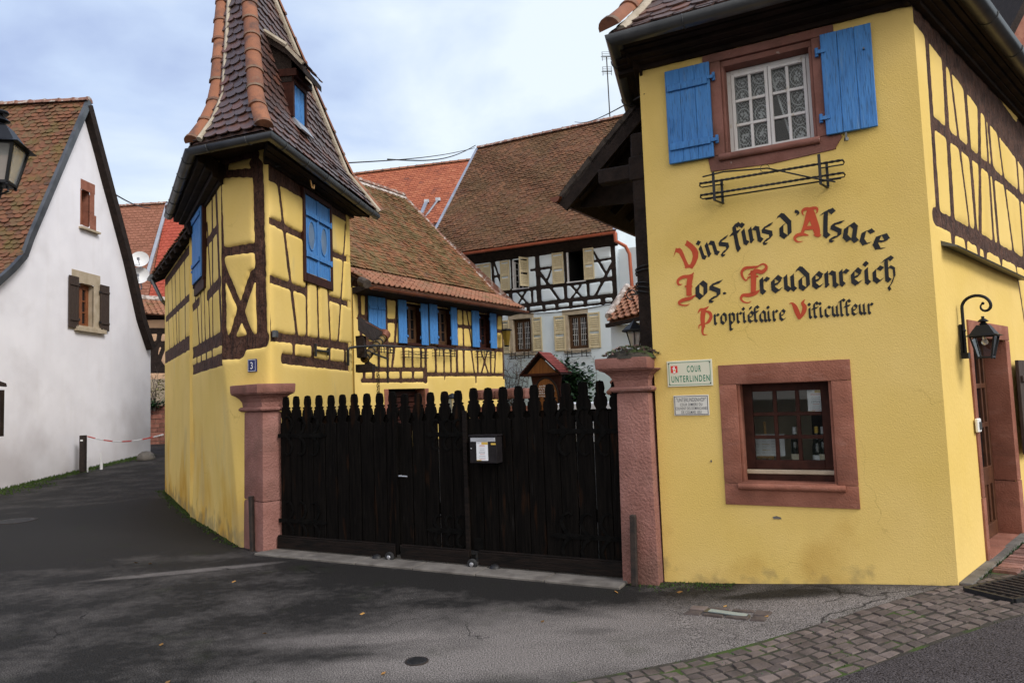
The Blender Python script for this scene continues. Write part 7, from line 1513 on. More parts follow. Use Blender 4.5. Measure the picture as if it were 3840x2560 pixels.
m = MB(); a = p0+xr*.12+Vector((0, .25, 0)); b = p1+xr*.6+Vector((0, .25, 0)); m.hexa([Vector((a.x, a.y, .5)), Vector((b.x, b.y, .5)), Vector((b.x, b.y+1.4, .5)), Vector((a.x+.2, a.y+1.4, .5)), Vector((a.x, a.y, p0.z-.05)), Vector((b.x, b.y, p0.z-.05)), Vector((b.x, b.y+1.4, p0.z-.05)), Vector((a.x+.2, a.y+1.4, p0.z-.05))]); m.build('wall', 'white_wall', po)
m = MB(); sb = at_depth(*zw(2095, 800), 13.3); m.tube([sb+Vector((.09*math.cos(q*.5), 0, .09*math.sin(q*.5))) for q in range(11)], .014, 6); m.bar(sb, sb+Vector((.6, -.2, .02)), .03, .03); m.bar(sb+Vector((.15, 0, 0)), sb+Vector((.22, 0, -.35)), .02, .02); m.build('scroll_bracket', 'iron', po)
# ------------------------------------------------------------------ FAR ROOFS
def shed(name, label, e0_, e1_, r0_, r1_, mt, tw_, ex, seed, wallm, zb=0, ridge='ridge_old', gut='zinc', back=3.5):
    t = thing(name, Vector(((e0_.x+e1_.x)/2, (e0_.y+e1_.y)/2+1, zb)), label, 'house'); m = MB(); tile_roof(m, [e0_, r0_], [e1_, r1_], tw_, ex, seed=seed, lift=.03, thick=.02); m.build('roof', mt, t)
    n_ = Vector((-(e1_-e0_).y, (e1_-e0_).x, 0)).normalized()
    if n_.dot(r0_-e0_) < 0: n_ = -n_
    b0, b1 = r0_+n_*back, r1_+n_*back; b0.z = e0_.z; b1.z = e1_.z; m = MB(); m.add([r0_, r1_, b1, b0], [(0, 1, 2, 3)]); m.build('rear_roof', ridge, t)
    m = MB(); f0, f1 = e0_+n_*.4, e1_+n_*.4; f0.z = e0_.z+.2; f1.z = e1_.z+.2
    def dn_(p): return Vector((p.x, p.y, zb))
    m.add([dn_(f0), dn_(f1), f1, f0], [(0, 1, 2, 3)]); m.add([dn_(b0), dn_(b1), b1, b0], [(0, 1, 2, 3)]); m.add([dn_(f0), f0, r0_, b0, dn_(b0)], [(0, 1, 2, 3, 4)]); m.add([dn_(f1), f1, r1_, b1, dn_(b1)], [(0, 1, 2, 3, 4)]); m.build('wall', wallm, t)
    m = MB(); ridge_tiles(m, [r0_, r1_], .14, .4, seed=seed+1, n=7); m.build('ridge', 'hip_tile' if mt == 'tiles_orange' else ridge, t, smooth=True)
    return t, f0, f1, n_
y0 = 34.
t, f0, f1, n_ = shed('red_roof_house', 'house with a bright orange-red tiled roof behind the courtyard houses', at_depth(860*D, 540*D, y0-3.2), at_depth(1060*D, 502*D, y0-3.0), at_depth(800*D, 404*D, y0), at_depth(1110*D, 366*D, y0+.3), 'tiles_orange', .22, .185, 101, 'timber_dark', .5)
SF = dirsign(Fac((f0.x, f0.y), (f1-f0).to_2d())); w_ = SF.box(zw(0, 0), zw(0, 0))
a, b = SF.uz(dsp(993, 560)), SF.uz(dsp(1022, 512)); window(SF, t, a[0], b[0]+.3, a[1]-.3, b[1]-.05, dep=-.06, fw=.07, cols=2, rows=3, fm='white_paint', gm='sky_glass' if 'sky_glass' in MATS else mat('sky_glass', (.35, .38, .55), (.42, .45, .62), sc=2, rough=.15, bump=0), mw=.03)
m = MB()                                            # two snow struts with plates on the roof
for (xa, ya, xb, yb, w0) in ((968, 490, 980, 462, .16), (975, 500, 1006, 458, .07)): m.bar(at_depth(xa*D, ya*D, y0-2.7), at_depth(xb*D, yb*D, y0-2.1), w0, .06); m.box(at_depth(xb*D, yb*D, y0-2.1), .11, .06, .07)
m.build('roof_strut', 'zinc_bright', t)
y1 = 36.
e0_, e1_ = at_depth(250*D, 708*D, y1-3.2), at_depth(470*D, 706*D, y1-3.8); r0_, r1_ = at_depth(200*D, 480*D, y1), at_depth(400*D, 467*D, y1-.4)
t, f0, f1, n_ = shed('far_house', 'far house with a brown and red tiled roof beyond the white gable', e0_, at_depth(336*D, 707*D, y1-3.4), r0_, at_depth(384*D, 468*D, y1-.4), 'tiles_brown', .24, .19, 103, 'ochre_plaster', .3)
m = MB(); tile_roof(m, [at_depth(338*D, 707*D, y1-3.4), at_depth(386*D, 468*D, y1-.4)], [at_depth(480*D, 706*D, y1-3.8), at_depth(500*D, 462*D, y1-.8)], .24, .19, seed=105, thick=.02, lift=.03); m.build('newer_roof', 'tiles_red', t)
m = MB(); m.bar(at_depth(336*D, 640*D, y1-2.7), at_depth(385*D, 467*D, y1-.55), .16, .08); m.build('roof_trim', 'zinc_bright', t); m = MB(); m.bar(at_depth(250*D, 709*D, y1-3.4), at_depth(480*D, 708*D, y1-3.9), .12, .12); m.build('gutter', 'timber_dark', t)
m = MB(); m.bar(at_depth(250*D, 722*D, y1-2.9), at_depth(480*D, 722*D, y1-3.2), .1, .5); m.build('eave_beam', 'timber_dark', t)
for (px, py, rr, lb) in ((322, 598, .27, 'upper white satellite dish on the edge of the white gable house'), (321, 635, .29, 'lower white satellite dish on the edge of the white gable house')):
    c = at_depth(px*D, py*D, 22.2); t2 = thing('satellite_dish', c, lb, 'satellite dish', 'satellite dishes'); axd = (Vector((.3, -1, .35))).normalized(); m = MB(); m.lathe(c, [(.01, 0), (rr*.4, .012), (rr*.75, .045), (rr, .085), (rr, .09), (rr*.75, .052), (rr*.4, .02), (.01, .008)], 24, axd); m.build('dish', 'lacquer_white', t2, smooth=True)
    m = MB(); m.tube([c-Vector((0, -.03, .05)), c+Vector((0, .12, -.35)), c+Vector((-.35, .2, -.6))], .022, 6); m.tube([c+axd*.3+Vector((0, 0, -.12)), c-Vector((0, 0, rr*.9))], .012, 5); m.box(c+axd*.3+Vector((0, 0, -.1)), .03, .03, .04); m.build('mount', 'zinc_bright', t2)
c = at_depth(378*D, 650*D, 14.6)
# ochre half-timbered house at the end of the lane, stone wall, bush
y2 = 31.; OF = dirsign(Fac((at_depth(330*D, 800*D, y2).x, y2), (1, .05))); oh = thing('ochre_house', OF.P(1.5, .3, -1), 'ochre half-timbered house with a small pan-tiled roof at the end of the lane', 'house')
ub_ = [OF.uz(dsp(x, 800))[0] for x in (318, 395)]
ob = [((OF.uz(dsp(330, y))), OF.uz(dsp(400, y)), .13) for y in (790, 850, 760)]+[(OF.uz(dsp(368, 760)), OF.uz(dsp(350, 850)), .10), (OF.uz(dsp(345, 800)), OF.uz(dsp(378, 848)), .09), (OF.uz(dsp(375, 800)), OF.uz(dsp(358, 848)), .09), (OF.uz(dsp(350, 800)), OF.uz(dsp(350, 848)), .09)]
zt_ = OF.uz(dsp(360, 735))[1]
framed(OF, [(-2.5, .3), (4, .3), (4, zt_), (-2.5, zt_)], [], ob, .06, oh, 'ochre_plaster', tm='timber_dark', bulge=.02, seed=77)
m = MB(); ea, eb = OF.P(-.6, zt_-.05, .5), OF.P(2.6, zt_-.35, .5); tile_roof(m, [OF.P(-2.5, zt_+.55, .45), OF.P(-2.5, zt_+1.3, -1.2)], [OF.P(3.2, zt_-.1, .45), OF.P(3.2, zt_+.7, -1.2)], .24, .2, shape='pan', seed=107); m.build('roof', 'tiles_pan', oh); m = MB(); m.tube([OF.P(-2.5, zt_+1.35, -1.2), OF.P(3.2, zt_+.72, -1.2)], .16, 8); m.build('ridge', 'lichen_mortar', oh)
m = MB(); m.fbox(OF, -2.5, 4, .3, zt_, -3, -.1); m.build('wall', 'ochre_plaster', oh)
y3 = 26.5; SW = dirsign(Fac((at_depth(330*D, 960*D, y3).x, y3), (1, -.05))); sw_ = thing('garden_wall', SW.P(1, .3, 0), 'reddish stone block garden wall with ivy on top at the end of the lane', 'wall')
r = random.Random(21); m = MB(); zz = .25; zt_ = SW.uz(dsp(355, 938))[1]
while zz < zt_:
    h_ = r.uniform(.14, .2); u = -2.5+r.random()*.3
    while u < 3: l_ = r.uniform(.35, .6); m.fbox(SW, u+.012, u+l_-.012, zz+.01, zz+h_-.01, -.2, r.uniform(-.012, .012), r.random()); u += l_
    zz += h_
m.build('stones', 'brick_red', sw_); m = MB(); m.fbox(SW, -2.5, 3, .1, zz-.04, -.25, -.03); m.build('joints', 'mortar', sw_)
m = MB(); m.fbox(SW, -2.5, 3, SW.uz(dsp(355, 868))[1]-1.2, SW.uz(dsp(355, 868))[1], -1.2, -1.0); m.build('plastered_wall', 'beige_stone', sw_)
def leafcloud(mb, c, rx, ry, rz_, n_, s_, seed, droop=.3):
    r = random.Random(seed)
    cl = [Vector((c.x+rx*r.gauss(0, .40), c.y+ry*r.gauss(0, .40), c.z+rz_*r.gauss(0, .40))) for _ in range(max(8, n_//28))]
    for _ in range(n_):
        k_ = r.choice(cl); p = k_+Vector((r.gauss(0, rx*.16), r.gauss(0, ry*.16), r.gauss(0, rz_*.16))); a = r.uniform(0, 6.28); el = r.uniform(-.9, .6); d_ = Vector((math.cos(a)*math.cos(el), math.sin(a)*math.cos(el), math.sin(el))); x = d_.cross(Vector((r.uniform(-.5, .5), r.uniform(-.5, .5), 1))).normalized(); l_ = s_*r.uniform(.6, 1.3); w_ = l_*.32
        mb.add([p, p+d_*l_*.45+x*w_, p+d_*l_, p+d_*l_*.45-x*w_], [(0, 1, 2, 3)], r.random())
def twigs(mb, base, tops, seed, r0=.012, kinks=6, side=4):
    r = random.Random(seed)
    for tp in tops:
        pts = [base.lerp(tp, i/kinks)+Vector((r.gauss(0, .05), r.gauss(0, .03), r.gauss(0, .03)))*(1 if 0 < i else 0) for i in range(kinks+1)]; mb.tube(pts, [r0*(1-.75*i/kinks) for i in range(kinks+1)], 5)
        for _ in range(side):
            p = pts[r.randint(1, kinks-1)]; d_ = Vector((r.gauss(0, .3), r.gauss(0, .12), r.uniform(-.05, .4))); mb.tube([p, p+d_*.5+Vector((r.gauss(0, .03), 0, 0)), p+d_], [r0*.5, r0*.4, r0*.2], 4)
cI = at_depth(355*D, 925*D, 26.3); iv = thing('lane_bush', Vector((cI.x, cI.y, .6)), 'straggly green bush above the garden wall at the end of the lane', 'bush'); m = MB(); leafcloud(m, cI+Vector((.1, 0, -.05)), 1.0, .25, .2, 420, .12, 5); m.build('ivy', 'leaf_dark', iv); m = MB(); leafcloud(m, cI+Vector((.1, .2, .6)), .5, .3, .5, 260, .09, 6); m.build('foliage', 'leaf_dry', iv); m = MB(); twigs(m, cI-Vector((0, 0, .3)), [cI+Vector((r.gauss(0, .4), 0, 1.0+r.random()*.6)) for _ in range(7)], 3); m.build('stem', 'twig', iv)
# ------------------------------------------------------------------ WHITE GABLE HOUSE
wg = thing('gable_house', WG.P(-3, .2, -2), 'white house with a steep plain gable and mossy tiled roof at the left edge', 'house')
gp0 = WG.uz(dsp(205, 237)); near_e = WG.uz(dsp(0, 640)); far_e = WG.uz(dsp(350, 790)); ztop = gp0[1]; uR, uF, uN = gp0[0], 0.0, -6.7
ol = [(uN-1.6, -.3), (uF, -.3), (uF, far_e[1]-.05)]
def vpx(lst): return [WG.uz(p) for p in lst]
rightv = vpx([zwg(1030, 1568), zwg(905, 1080), zwg(790, 640), zwg(660, 165)]); leftv = vpx([zwg(195, 1270), zwg(0, 1480)])
ol = [(uN-1.8, -.3), (uF, -.3), (uF, WG.uz(za(668, 440))[1]), (uR, ztop-.05), (WG.uz(zwg(205, 1290))[0], WG.uz(zwg(205, 1290))[1]-.02), (WG.uz(zwg(0, 1500))[0], WG.uz(zwg(0, 1500))[1]-.05), (uN-1.8, WG.uz(zwg(0, 1500))[1]-.75)]
aw_ = (WG.uz(zwg(598, 950))[0], WG.uz(zwg(660, 950))[0], WG.uz(zwg(630, 1078))[1], WG.uz(zwg(630, 815))[1]); bw_ = (WG.uz(za(352, 300))[0], WG.uz(za(424, 300))[0], WG.uz(za(390, 398))[1], WG.uz(za(390, 200))[1])
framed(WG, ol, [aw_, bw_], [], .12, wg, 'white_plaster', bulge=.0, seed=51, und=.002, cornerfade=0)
m = MB(); XB = 9.; q = [WG.P(uF, -.3, -.02), WG.P(uF, -.3, -XB), WG.P(uN-1.8, -.3, -XB), WG.P(uN-1.8, -.3, -.02)]
for a, b in ((0, 1), (1, 2), (2, 3)): p, p2 = q[a], q[b]; h_ = 3.9 if a != 2 else 3.3; m.add([p, p2, Vector((p2.x, p2.y, h_)), Vector((p.x, p.y, h_))], [(0, 1, 2, 3)])
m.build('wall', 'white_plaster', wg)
m = MB(); ov = .16
def gpt(px, py, o=ov): u, z = WG.uz((px, py), o); return WG.P(u, z, o)
pk_ = gpt(*zwg(658, 160)); lv = [gpt(*zwg(x, y)) for x, y in ((0, 1475), (100, 1385), (185, 1290), (235, 1150), (300, 1000))]+[pk_]; lv = [lv[0]+(lv[0]-lv[1])*2.2]+lv
bk = [p-WG.n*XB for p in lv]
tile_roof(m, bk, lv, .170, .125, seed=111, lift=.03, jit=.010, thick=.018, sag=.02); m.build('roof', 'tiles_old', wg)
rv = [gpt(*dsp(352, 792)), gpt(*dsp(330, 725)), gpt(*dsp(300, 590)), pk_]; m = MB(); 
rr2 = [p-WG.n*XB for p in rv]
for i in range(3): m.add([rv[i], rv[i+1], rr2[i+1], rr2[i]], [(0, 1, 2, 3)])
m.build('rear_roof', 'ridge_old', wg)
m = MB()
for i in range(len(rv)-1): m.bar(rv[i]-WG.n*.09-Vector((0, 0, .10)), rv[i+1]-WG.n*.09-Vector((0, 0, .10)), .24, .20, WG.d)
m.build('barge_board', 'timber_dark', wg); m = MB()
for i in range(len(rv)-1): m.bar(rv[i]+Vector((0, 0, .01)), rv[i+1]+Vector((0, 0, .01)), .05, .03)
for i in range(len(lv)-1): m.bar(lv[i]-WG.n*.02, lv[i+1]-WG.n*.02, .09, .14)
m.build('verge_trim', 'zinc', wg)
m = MB(); ridge_tiles(m, [pk_+Vector((0, 0, .0)), pk_-WG.n*XB], .13, .36, seed=13, n=7); m.build('ridge', 'ridge_old', wg, smooth=True)
def stonewin(w_, label, hi):
    u0, u1, z0, z1 = w_; f = MB(); reveal(f, WG, u0+.0, u1-.0, z0, z1, .22, .02); 
    if hi:
        f.fbox(WG, u0-.04, u1+.20, z1, z1+.26, -.05, .008); f.fbox(WG, u1, u1+.26, z0-.05, z1-.55, -.05, .008); f.fbox(WG, u1, u1+.18, z1-.548, z1, -.05, .008); f.fbox(WG, u0-.05, u0, z0, z1, -.05, .006); f.build('window_surround', 'sandstone', wg, bevel=.004)
        f = MB(); f.fbox(WG, u0-.1, u1+.32, z0-.1, z0-.05, -.05, .10); f.build('sill', 'beige_stone', wg)
    else:
        f.fbox(WG, u0-.25, u1+.26, z1+.002, z1+.30, -.05, .008); f.fbox(WG, u0-.08, u0, z0, z1, -.05, .006); f.fbox(WG, u1, u1+.28, z0, z1, -.05, .010); f.build('window_surround', 'beige_stone', wg, bevel=.004)
        f = MB(); f.fbox(WG, u0-.15, u1+.4, z0-.1, z0, -.05, .10); f.fbox(WG, u0-.1, u1+.34, z0, z0+.04, -.05, .06); f.build('sill', 'beige_stone', wg)
stonewin(aw_, '', True); stonewin(bw_, '', False)
f = MB(); f.fbox(WG, aw_[0], aw_[1], aw_[2], aw_[3], -.24, -.20); f.build('window_board', 'window_wood', wg)
window(WG, wg, *bw_, dep=.14, fw=.07, cols=1, rows=3, sash=2, fm='window_wood', gm='dark_glass', mw=.035, th=.05)
zb_, zt_ = WG.uz(za(335, 398))[1], WG.uz(za(335, 165))[1]; plank_shutter(WG, wg, WG.uz(za(313, 280), .05)[0], WG.uz(za(356, 280), .05)[0], zb_, zt_, .03, m='brown_shutter', planks=3, battens=(.16, .84), hinge=1)
zb_, zt_ = WG.uz(za(475, 412))[1], WG.uz(za(475, 208))[1]; plank_shutter(WG, wg, WG.uz(za(455, 310), .05)[0], WG.uz(za(494, 310), .05)[0], zb_, zt_, .03, m='brown_shutter', planks=3, battens=(.16, .84), hinge=-1)
# lane furniture: post, chain barrier, pipe stub, stone
def gnd_on(px, py): return gnd(px*D, py*D)
pb0 = gnd(*za(375, 1048)); pz0 = pb0.z; BP = dirsign(Fac((pb0.x, pb0.y), (1, 0))); tp = BP.uz(za(377, 882))[1]
t = thing('wooden_post', pb0, 'square dark brown post standing against the white gable house', 'post'); m = MB(); m.box((pb0.x, pb0.y, (pz0+tp)/2), .062, .062, (tp-pz0)/2); m.build('shaft', 'rust_iron', t, bevel=.01); m = MB(); m.box((pb0.x+.0, pb0.y-.064, tp-.12), .03, .004, .02); m.build('reflector', 'plastic_white', t)
ca, cb = Vector((pb0.x+.1, pb0.y, tp-.03)), TL.P(TLw+.02, .0, .03); cb.z = 1.65-(996-933)/1650*cb.y
cm_ = MB(); cw_ = MB(); n_ = 110
for i in range(n_):
    f_ = (i+.5)/n_; p = ca.lerp(cb, f_)-Vector((0, 0, .13*math.sin(math.pi*f_))); a_ = (cb-ca).normalized(); x = Vector((0, 0, 1)) if i % 2 else a_.cross(Vector((0, 0, 1)))
    (cm_ if (i//14) % 2 == 0 else cw_).tube([p+a_*(.036*math.cos(q*.785))+x*(.013*math.sin(q*.785)) for q in range(8)], .0055, 5, closed=True)
t = thing('barrier_chain', ca.lerp(cb, .5), 'red and white plastic chain hung across the lane from the brown post', 'chain'); cm_.build('red_links', 'plastic_red', t); cw_.build('white_links', 'plastic_white', t)
m = MB(); hp = Vector((pb0.x+.13, pb0.y-.03, tp-.45)); 
for i in range(12): m.tube([hp+Vector((.012*math.cos(q*.785), .012*math.sin(q*.785)*(i % 2), -.05*i+.03*math.sin(q*.785))) for q in range(8)], .007, 5, closed=True)
m.build('loose_end', 'plastic_white', t)
c = gnd(*za(458, 1036)); m = MB(); m.tube([c-Vector((0, 0, .1)), c+Vector((0, 0, .16))], .035, 8); m.bar(c+Vector((0, 0, .16)), c+Vector((-.02, 0, .40)), .025, .025); tag(m.build('pipe_stub', 'plastic_white', None, base=c), 'short white pipe stub at the foot of the white gable house', 'pipe')
c = gnd(*za(660, 992)); m = MB(); r = random.Random(5); m.lathe(c-Vector((0, 0, .05)), [(.24, 0), (.24, .10), (.21, .19), (.14, .26), (.02, .28)], 9); tag(m.build('corner_stone', 'concrete', None, bevel=.05, base=c, smooth=True), 'rounded pale guard stone at the far corner of the white gable house', 'stone')
# moss along the foot of the white wall
m = MB(); r = random.Random(8)
for _ in range(2600):
    u = r.uniform(-7.6, -.2); o = abs(r.gauss(0, .22))*(1.6 if u < -5 else .7); p = WG.P(u, 0, .02+o); z = gz(p.x, p.y); a = r.uniform(0, 6.28); h_ = r.uniform(.01, .035)*(2 if o < .08 else 1); d_ = Vector((math.cos(a), math.sin(a), 0))*.02
    m.add([Vector((p.x, p.y, z))-d_, Vector((p.x, p.y, z))+d_, Vector((p.x+r.gauss(0, .01), p.y, z+h_))], [(0, 1, 2)], r.random())
for _ in range(1500):
    u = r.uniform(.1, 6.6); p = TL.P(u, 0, abs(r.gauss(0, .07))); w_ = max(0, 1-u/3.2); p = p+Vector((.34*w_, -.24*w_, 0)); z = gz(p.x, p.y); a = r.uniform(0, 6.28); d_ = Vector((math.cos(a), math.sin(a), 0))*.012; h_ = r.uniform(.005, .025); m.add([Vector((p.x, p.y, z))-d_, Vector((p.x, p.y, z))+d_, Vector((p.x, p.y, z+h_))], [(0, 1, 2)], r.random())
for _ in range(500):
    u = r.uniform(-.35, .5); p = RF.P(u, 0, .02+abs(r.gauss(0, .09))+ (.05 if u < 0 else 0)); z = gz(p.x, p.y); a = r.uniform(0, 6.28); d_ = Vector((math.cos(a), math.sin(a), 0))*.008; h_ = r.uniform(.004, .018); m.add([Vector((p.x, p.y, z))-d_, Vector((p.x, p.y, z))+d_, Vector((p.x, p.y, z+h_))], [(0, 1, 2)], r.random())
tag(m.build('moss', 'moss', None, base=(0, 0, 0)), 'dark green moss along the foot of the walls', 'moss', kind='stuff')
# fallen leaves, each a curled blade
m = MB()
for i in range(26):
    x, y = r.uniform(-5, 2.6), r.uniform(4.4, 8.0); p = Vector((x, y, gz(x, y)+.008)); a = r.uniform(0, 6.28); d_ = Vector((math.cos(a), math.sin(a), .2))*r.uniform(.015, .035); w_ = Vector((-d_.y, d_.x, .012))*.55; m.add([p-d_, p+w_, p+d_, p-w_], [(0, 1, 2), (0, 2, 3)], r.random())
tag(m.build('leaf_litter', 'leaf_litter', None, base=(0, 0, 0)), 'a few brown and orange fallen leaves scattered over the asphalt', 'leaves', kind='stuff')
# ------------------------------------------------------------------ street lantern at the left edge
sp_ = at_depth(12*D, 258*D, 5.4); t = thing('street_lantern', sp_-Vector((0, 0, .6)), 'large black street lantern with frosted panes at the left edge of the photo', 'lamp'); s_ = .94
lantern_body(t, sp_+Vector((-.04, 0, 0)), s_, rot=.25, bulb=False)
m = MB(); m.lathe(sp_+Vector((-.04, 0, 0)), [(.055, .008), (.062, -.004), (.05, -.02)], 16); bt = sp_+Vector((-.04, 0, -.62*s_)); m.tube([bt, bt-Vector((.02, 0, .09))], .03, 8); m.tube([bt-Vector((.02, 0, .08)), bt-Vector((.3, .02, .10)), bt-Vector((.85, .05, .06))], .02, 8)
for s2 in (1, -1): m.tube([bt+Vector((.06*s2, 0, .0)), bt+Vector((.075*s2, 0, -.04)), bt+Vector((-.02, 0, -.075))], .008, 6)
m.tube([bt-Vector((.05+.05*math.cos(q*.55), 0, .05+.05*math.sin(q*.55))) for q in range(11)], .008, 6); m.build('bracket', 'lamp_black', t, smooth=True)
pw_ = bt-Vector((.85, .05, -.0)); m = MB(); m.tube([Vector((pw_.x, pw_.y, -.1)), Vector((pw_.x, pw_.y, pw_.z+.4))], .05, 10); m.build('pole', 'lamp_black', t, smooth=True)
tb = at_depth(*za(14, 655), 9.0); m = MB(); TR_ = Vector((1, 0, 0)); m.hexa([tb+Vector((-1.2, 0, .12)), tb+Vector((.05, 0, -.02)), tb+Vector((-.05, .12, -.02)), tb+Vector((-1.3, .12, .12)), tb+Vector((-1.2, 0, .5)), tb+Vector((.04, 0, .02)), tb+Vector((-.06, .12, .02)), tb+Vector((-1.3, .12, .5))])
t = thing('roofed_board', Vector((tb.x-.7, tb.y+.3, gz(tb.x-.7, tb.y+.3))), 'tip of a dark board roof on a post at the left edge of the photo', 'board'); m.build('roof', 'timber_dark', t); m = MB(); m.tube([Vector((tb.x-.75, tb.y+.35, 0)), Vector((tb.x-.75, tb.y+.35, tb.z+.25))], .06, 8); m.box(tb+Vector((-.75, .35, -.35)), .5, .03, .3); m.build('post', 'timber_dark', t)
# ------------------------------------------------------------------ COURTYARD THINGS
# roofed wine board
BD = 15.; bc = at_depth(*zy(735, 850), BD); SFB = dirsign(PFac((bc.x, bc.y, 0), (.87, -.49, 0), (-.49, -.87, 0))); b0 = Vector((bc.x, bc.y, gz(bc.x, bc.y)))
t = thing('roofed_board', b0, 'roofed wooden board shaped like a barrel end with a white verse in the courtyard', 'board')
def yb(x, y): u = (ray(*zy(x, y)));  k_ = ((SFB.O-CAMP).dot(SFB.n))/u.dot(SFB.n); q = CAMP+u*k_; return ((q-SFB.O).dot(SFB.d), q.z)
pkx = yb(665, 300); el, er = yb(385, 635), yb(985, 600); dpz = .42
m = MB()
for (e_, sg) in ((el, -1), (er, 1)): m.hexa([SFB.P(e_[0], e_[1], .12), SFB.P(pkx[0], pkx[1], .12), SFB.P(pkx[0], pkx[1], -dpz), SFB.P(e_[0], e_[1], -dpz), SFB.P(e_[0], e_[1]+.035, .12), SFB.P(pkx[0], pkx[1]+.035, .12), SFB.P(pkx[0], pkx[1]+.035, -dpz), SFB.P(e_[0], e_[1]+.035, -dpz)])
m.build('roof_frame', 'frame_brown', t); m = MB()
for i in range(9):
    f0_, f1_ = i/9, (i+1)/9; 
    for e_ in (el, er): a_ = SFB.P(e_[0]+(pkx[0]-e_[0])*f0_, e_[1]+(pkx[1]-e_[1])*f0_+.05, .13); b_ = SFB.P(e_[0]+(pkx[0]-e_[0])*f1_, e_[1]+(pkx[1]-e_[1])*f1_+.042, .13); c_ = b_-SFB.n*(dpz+.15); d_ = a_-SFB.n*(dpz+.15); m.add([a_, b_, c_, d_], [(0, 1, 2, 3)], .3+.5*(i % 2))
m.build('roof_shingles', 'shingle_red' if 'shingle_red' in MATS else mat('shingle_red', (.17, .032, .026), (.22, .045, .035), sc=6, rough=.9, bump=.4, bs=60, rnd=.15), t)
m = MB(); zr_ = yb(665, 600)[1]; m.fprism(SFB, [(el[0]+.14, zr_+.02), (er[0]-.14, zr_+.02), (pkx[0], pkx[1]-.08)], -.03, .02); m.build('gable_or_shade_infill', 'amber_wood', t)
m = MB(); m.fbox(SFB, el[0]+.04, er[0]-.06, zr_-.03, zr_+.02, -.04, .06); zc_ = yb(740, 860); hw_ = .30
m.fprism(SFB, [(zc_[0]-hw_-.06, zr_-.03), (zc_[0]+hw_+.06, zr_-.03), (zc_[0]+hw_+.02, zr_-.25), (zc_[0]+hw_+.02, gz(bc.x, bc.y)), (zc_[0]-hw_-.02, gz(bc.x, bc.y)), (zc_[0]-hw_-.02, zr_-.25)], -.06, -.012); m.build('back_board', 'frame_brown', t)
rx_, rz_ = abs(yb(920, 860)[0]-yb(560, 860)[0])/2, yb(740, 650)[1]-zc_[1]; m = MB(); ell = [(zc_[0]+rx_*math.cos(q*.1963), zc_[1]-.12+(rz_+.12)*math.sin(q*.1963)*(1 if math.sin(q*.1963) > 0 else 1.1)) for q in range(32)]; m.fprism(SFB, ell, -.01, .02); m.build('barrel_head', 'amber_wood', t)
m = MB(); m.tube([SFB.P(x, z, .02) for x, z in ell], .022, 6, closed=True); m.build('barrel_hoop', 'timber_dark', t, smooth=True)
m = MB(); stt2 = [0]
ly = [yb(740, y)[1] for y in (782, 818, 852, 888, 926)]; xh_ = .030
G['M'] = [stem(.2), stem(.6), ST((.2, .7), (.4, .95), (.6, .8)), ST((.6, .7), (.85, .95), (1.0, .83), (1.0, .13), (1.14, 0))]; G['D'] = [ST((.1, .9), (.3, 1.3), (.75, .9), (.75, .2), (.4, 0), (.1, .15)), ST((.3, 1.1), (.3, .2))]; G['m'] = [stem(.2), ST((.2, .7), (.4, .95), (.55, .83), (.55, .1)), ST((.55, .7), (.75, .95), (.92, .83), (.92, .13), (1.05, 0))]; G['b'] = [ST((.5, 1.45), (.26, 1.4), (.2, 1.2), (.2, .15), (.42, 0), (.66, .2), (.66, .75), (.45, .95), (.22, .7))]; G['g'] = [ST((.16, .74), (.16, .2), (.42, .0), (.68, .24), (.68, .78), (.42, .98), (.16, .74)), ST((.68, .8), (.7, -.2), (.4, -.5), (.15, -.35))]; G['v'] = G['V'] = [ST((.05, 1.0), (.2, .9), (.2, .2), (.45, 0), (.7, .4), (.6, 1.05))]; G['A'] = [ST((.1, 0), (.35, 1.35), (.7, .1), (.85, 0)), ST((.2, .5), (.6, .5))]; G["'"] = [ST((.1, 1.3), (.2, 1.1))]
def write(txt, xc, z, xh):
    wd = {'i': .42, 'l': .5, ' ': .5, "'": .3, 'm': 1.25, 'M': 1.4, 't': .62, 'f': .6, 'r': .72}; tot = sum(wd.get(c, .9) for c in txt)*xh; x = xc-tot/2
    for c in txt:
        if c in G:
            for st_ in G[c]:
                nx, ny = math.cos(NIB)*.15, math.sin(NIB)*.15
                for p, q in zip(st_[:-1], st_[1:]):
                    if abs((q[0]-p[0])*ny-(q[1]-p[1])*nx) < .003: continue
                    stt2[0] += 1; o = .0205+.00025*(stt2[0] % 20); m.add([SFB.P(x+a_*xh, z+b_*xh, o) for a_, b_ in ((p[0]-nx, p[1]-ny), (p[0]+nx, p[1]+ny), (q[0]+nx, q[1]+ny), (q[0]-nx, q[1]-ny))], [(0, 1, 2, 3)])
        x += wd.get(c, .9)*xh
for tx, z in zip(('Mon Dieu donne', 'moi la Vie longtemps', "l'amour de temps en temps", 'boulot pas souvent', "vin d'Alsace longtemps"), ly): write(tx, zc_[0], z, .0215 if len(tx) > 20 else .026)
m.build('lettering', 'lacquer_white', t)
# evergreen shrub in front of the white house
c = at_depth(*zy(1085, 790), 15.6); t = thing('evergreen_shrub', Vector((c.x, c.y, gz(c.x, c.y))), 'dense dark evergreen shrub right of the roofed board in the courtyard', 'shrub'); m = MB(); leafcloud(m, c+Vector((0, 0, -.15)), .40, .35, .60, 5200, .115, 15); m.build('foliage', 'leaf_dark', t); m = MB(); m.tube([Vector((c.x, c.y, gz(c.x, c.y)-.05)), c], .05, 6); m.build('stem', 'twig', t)
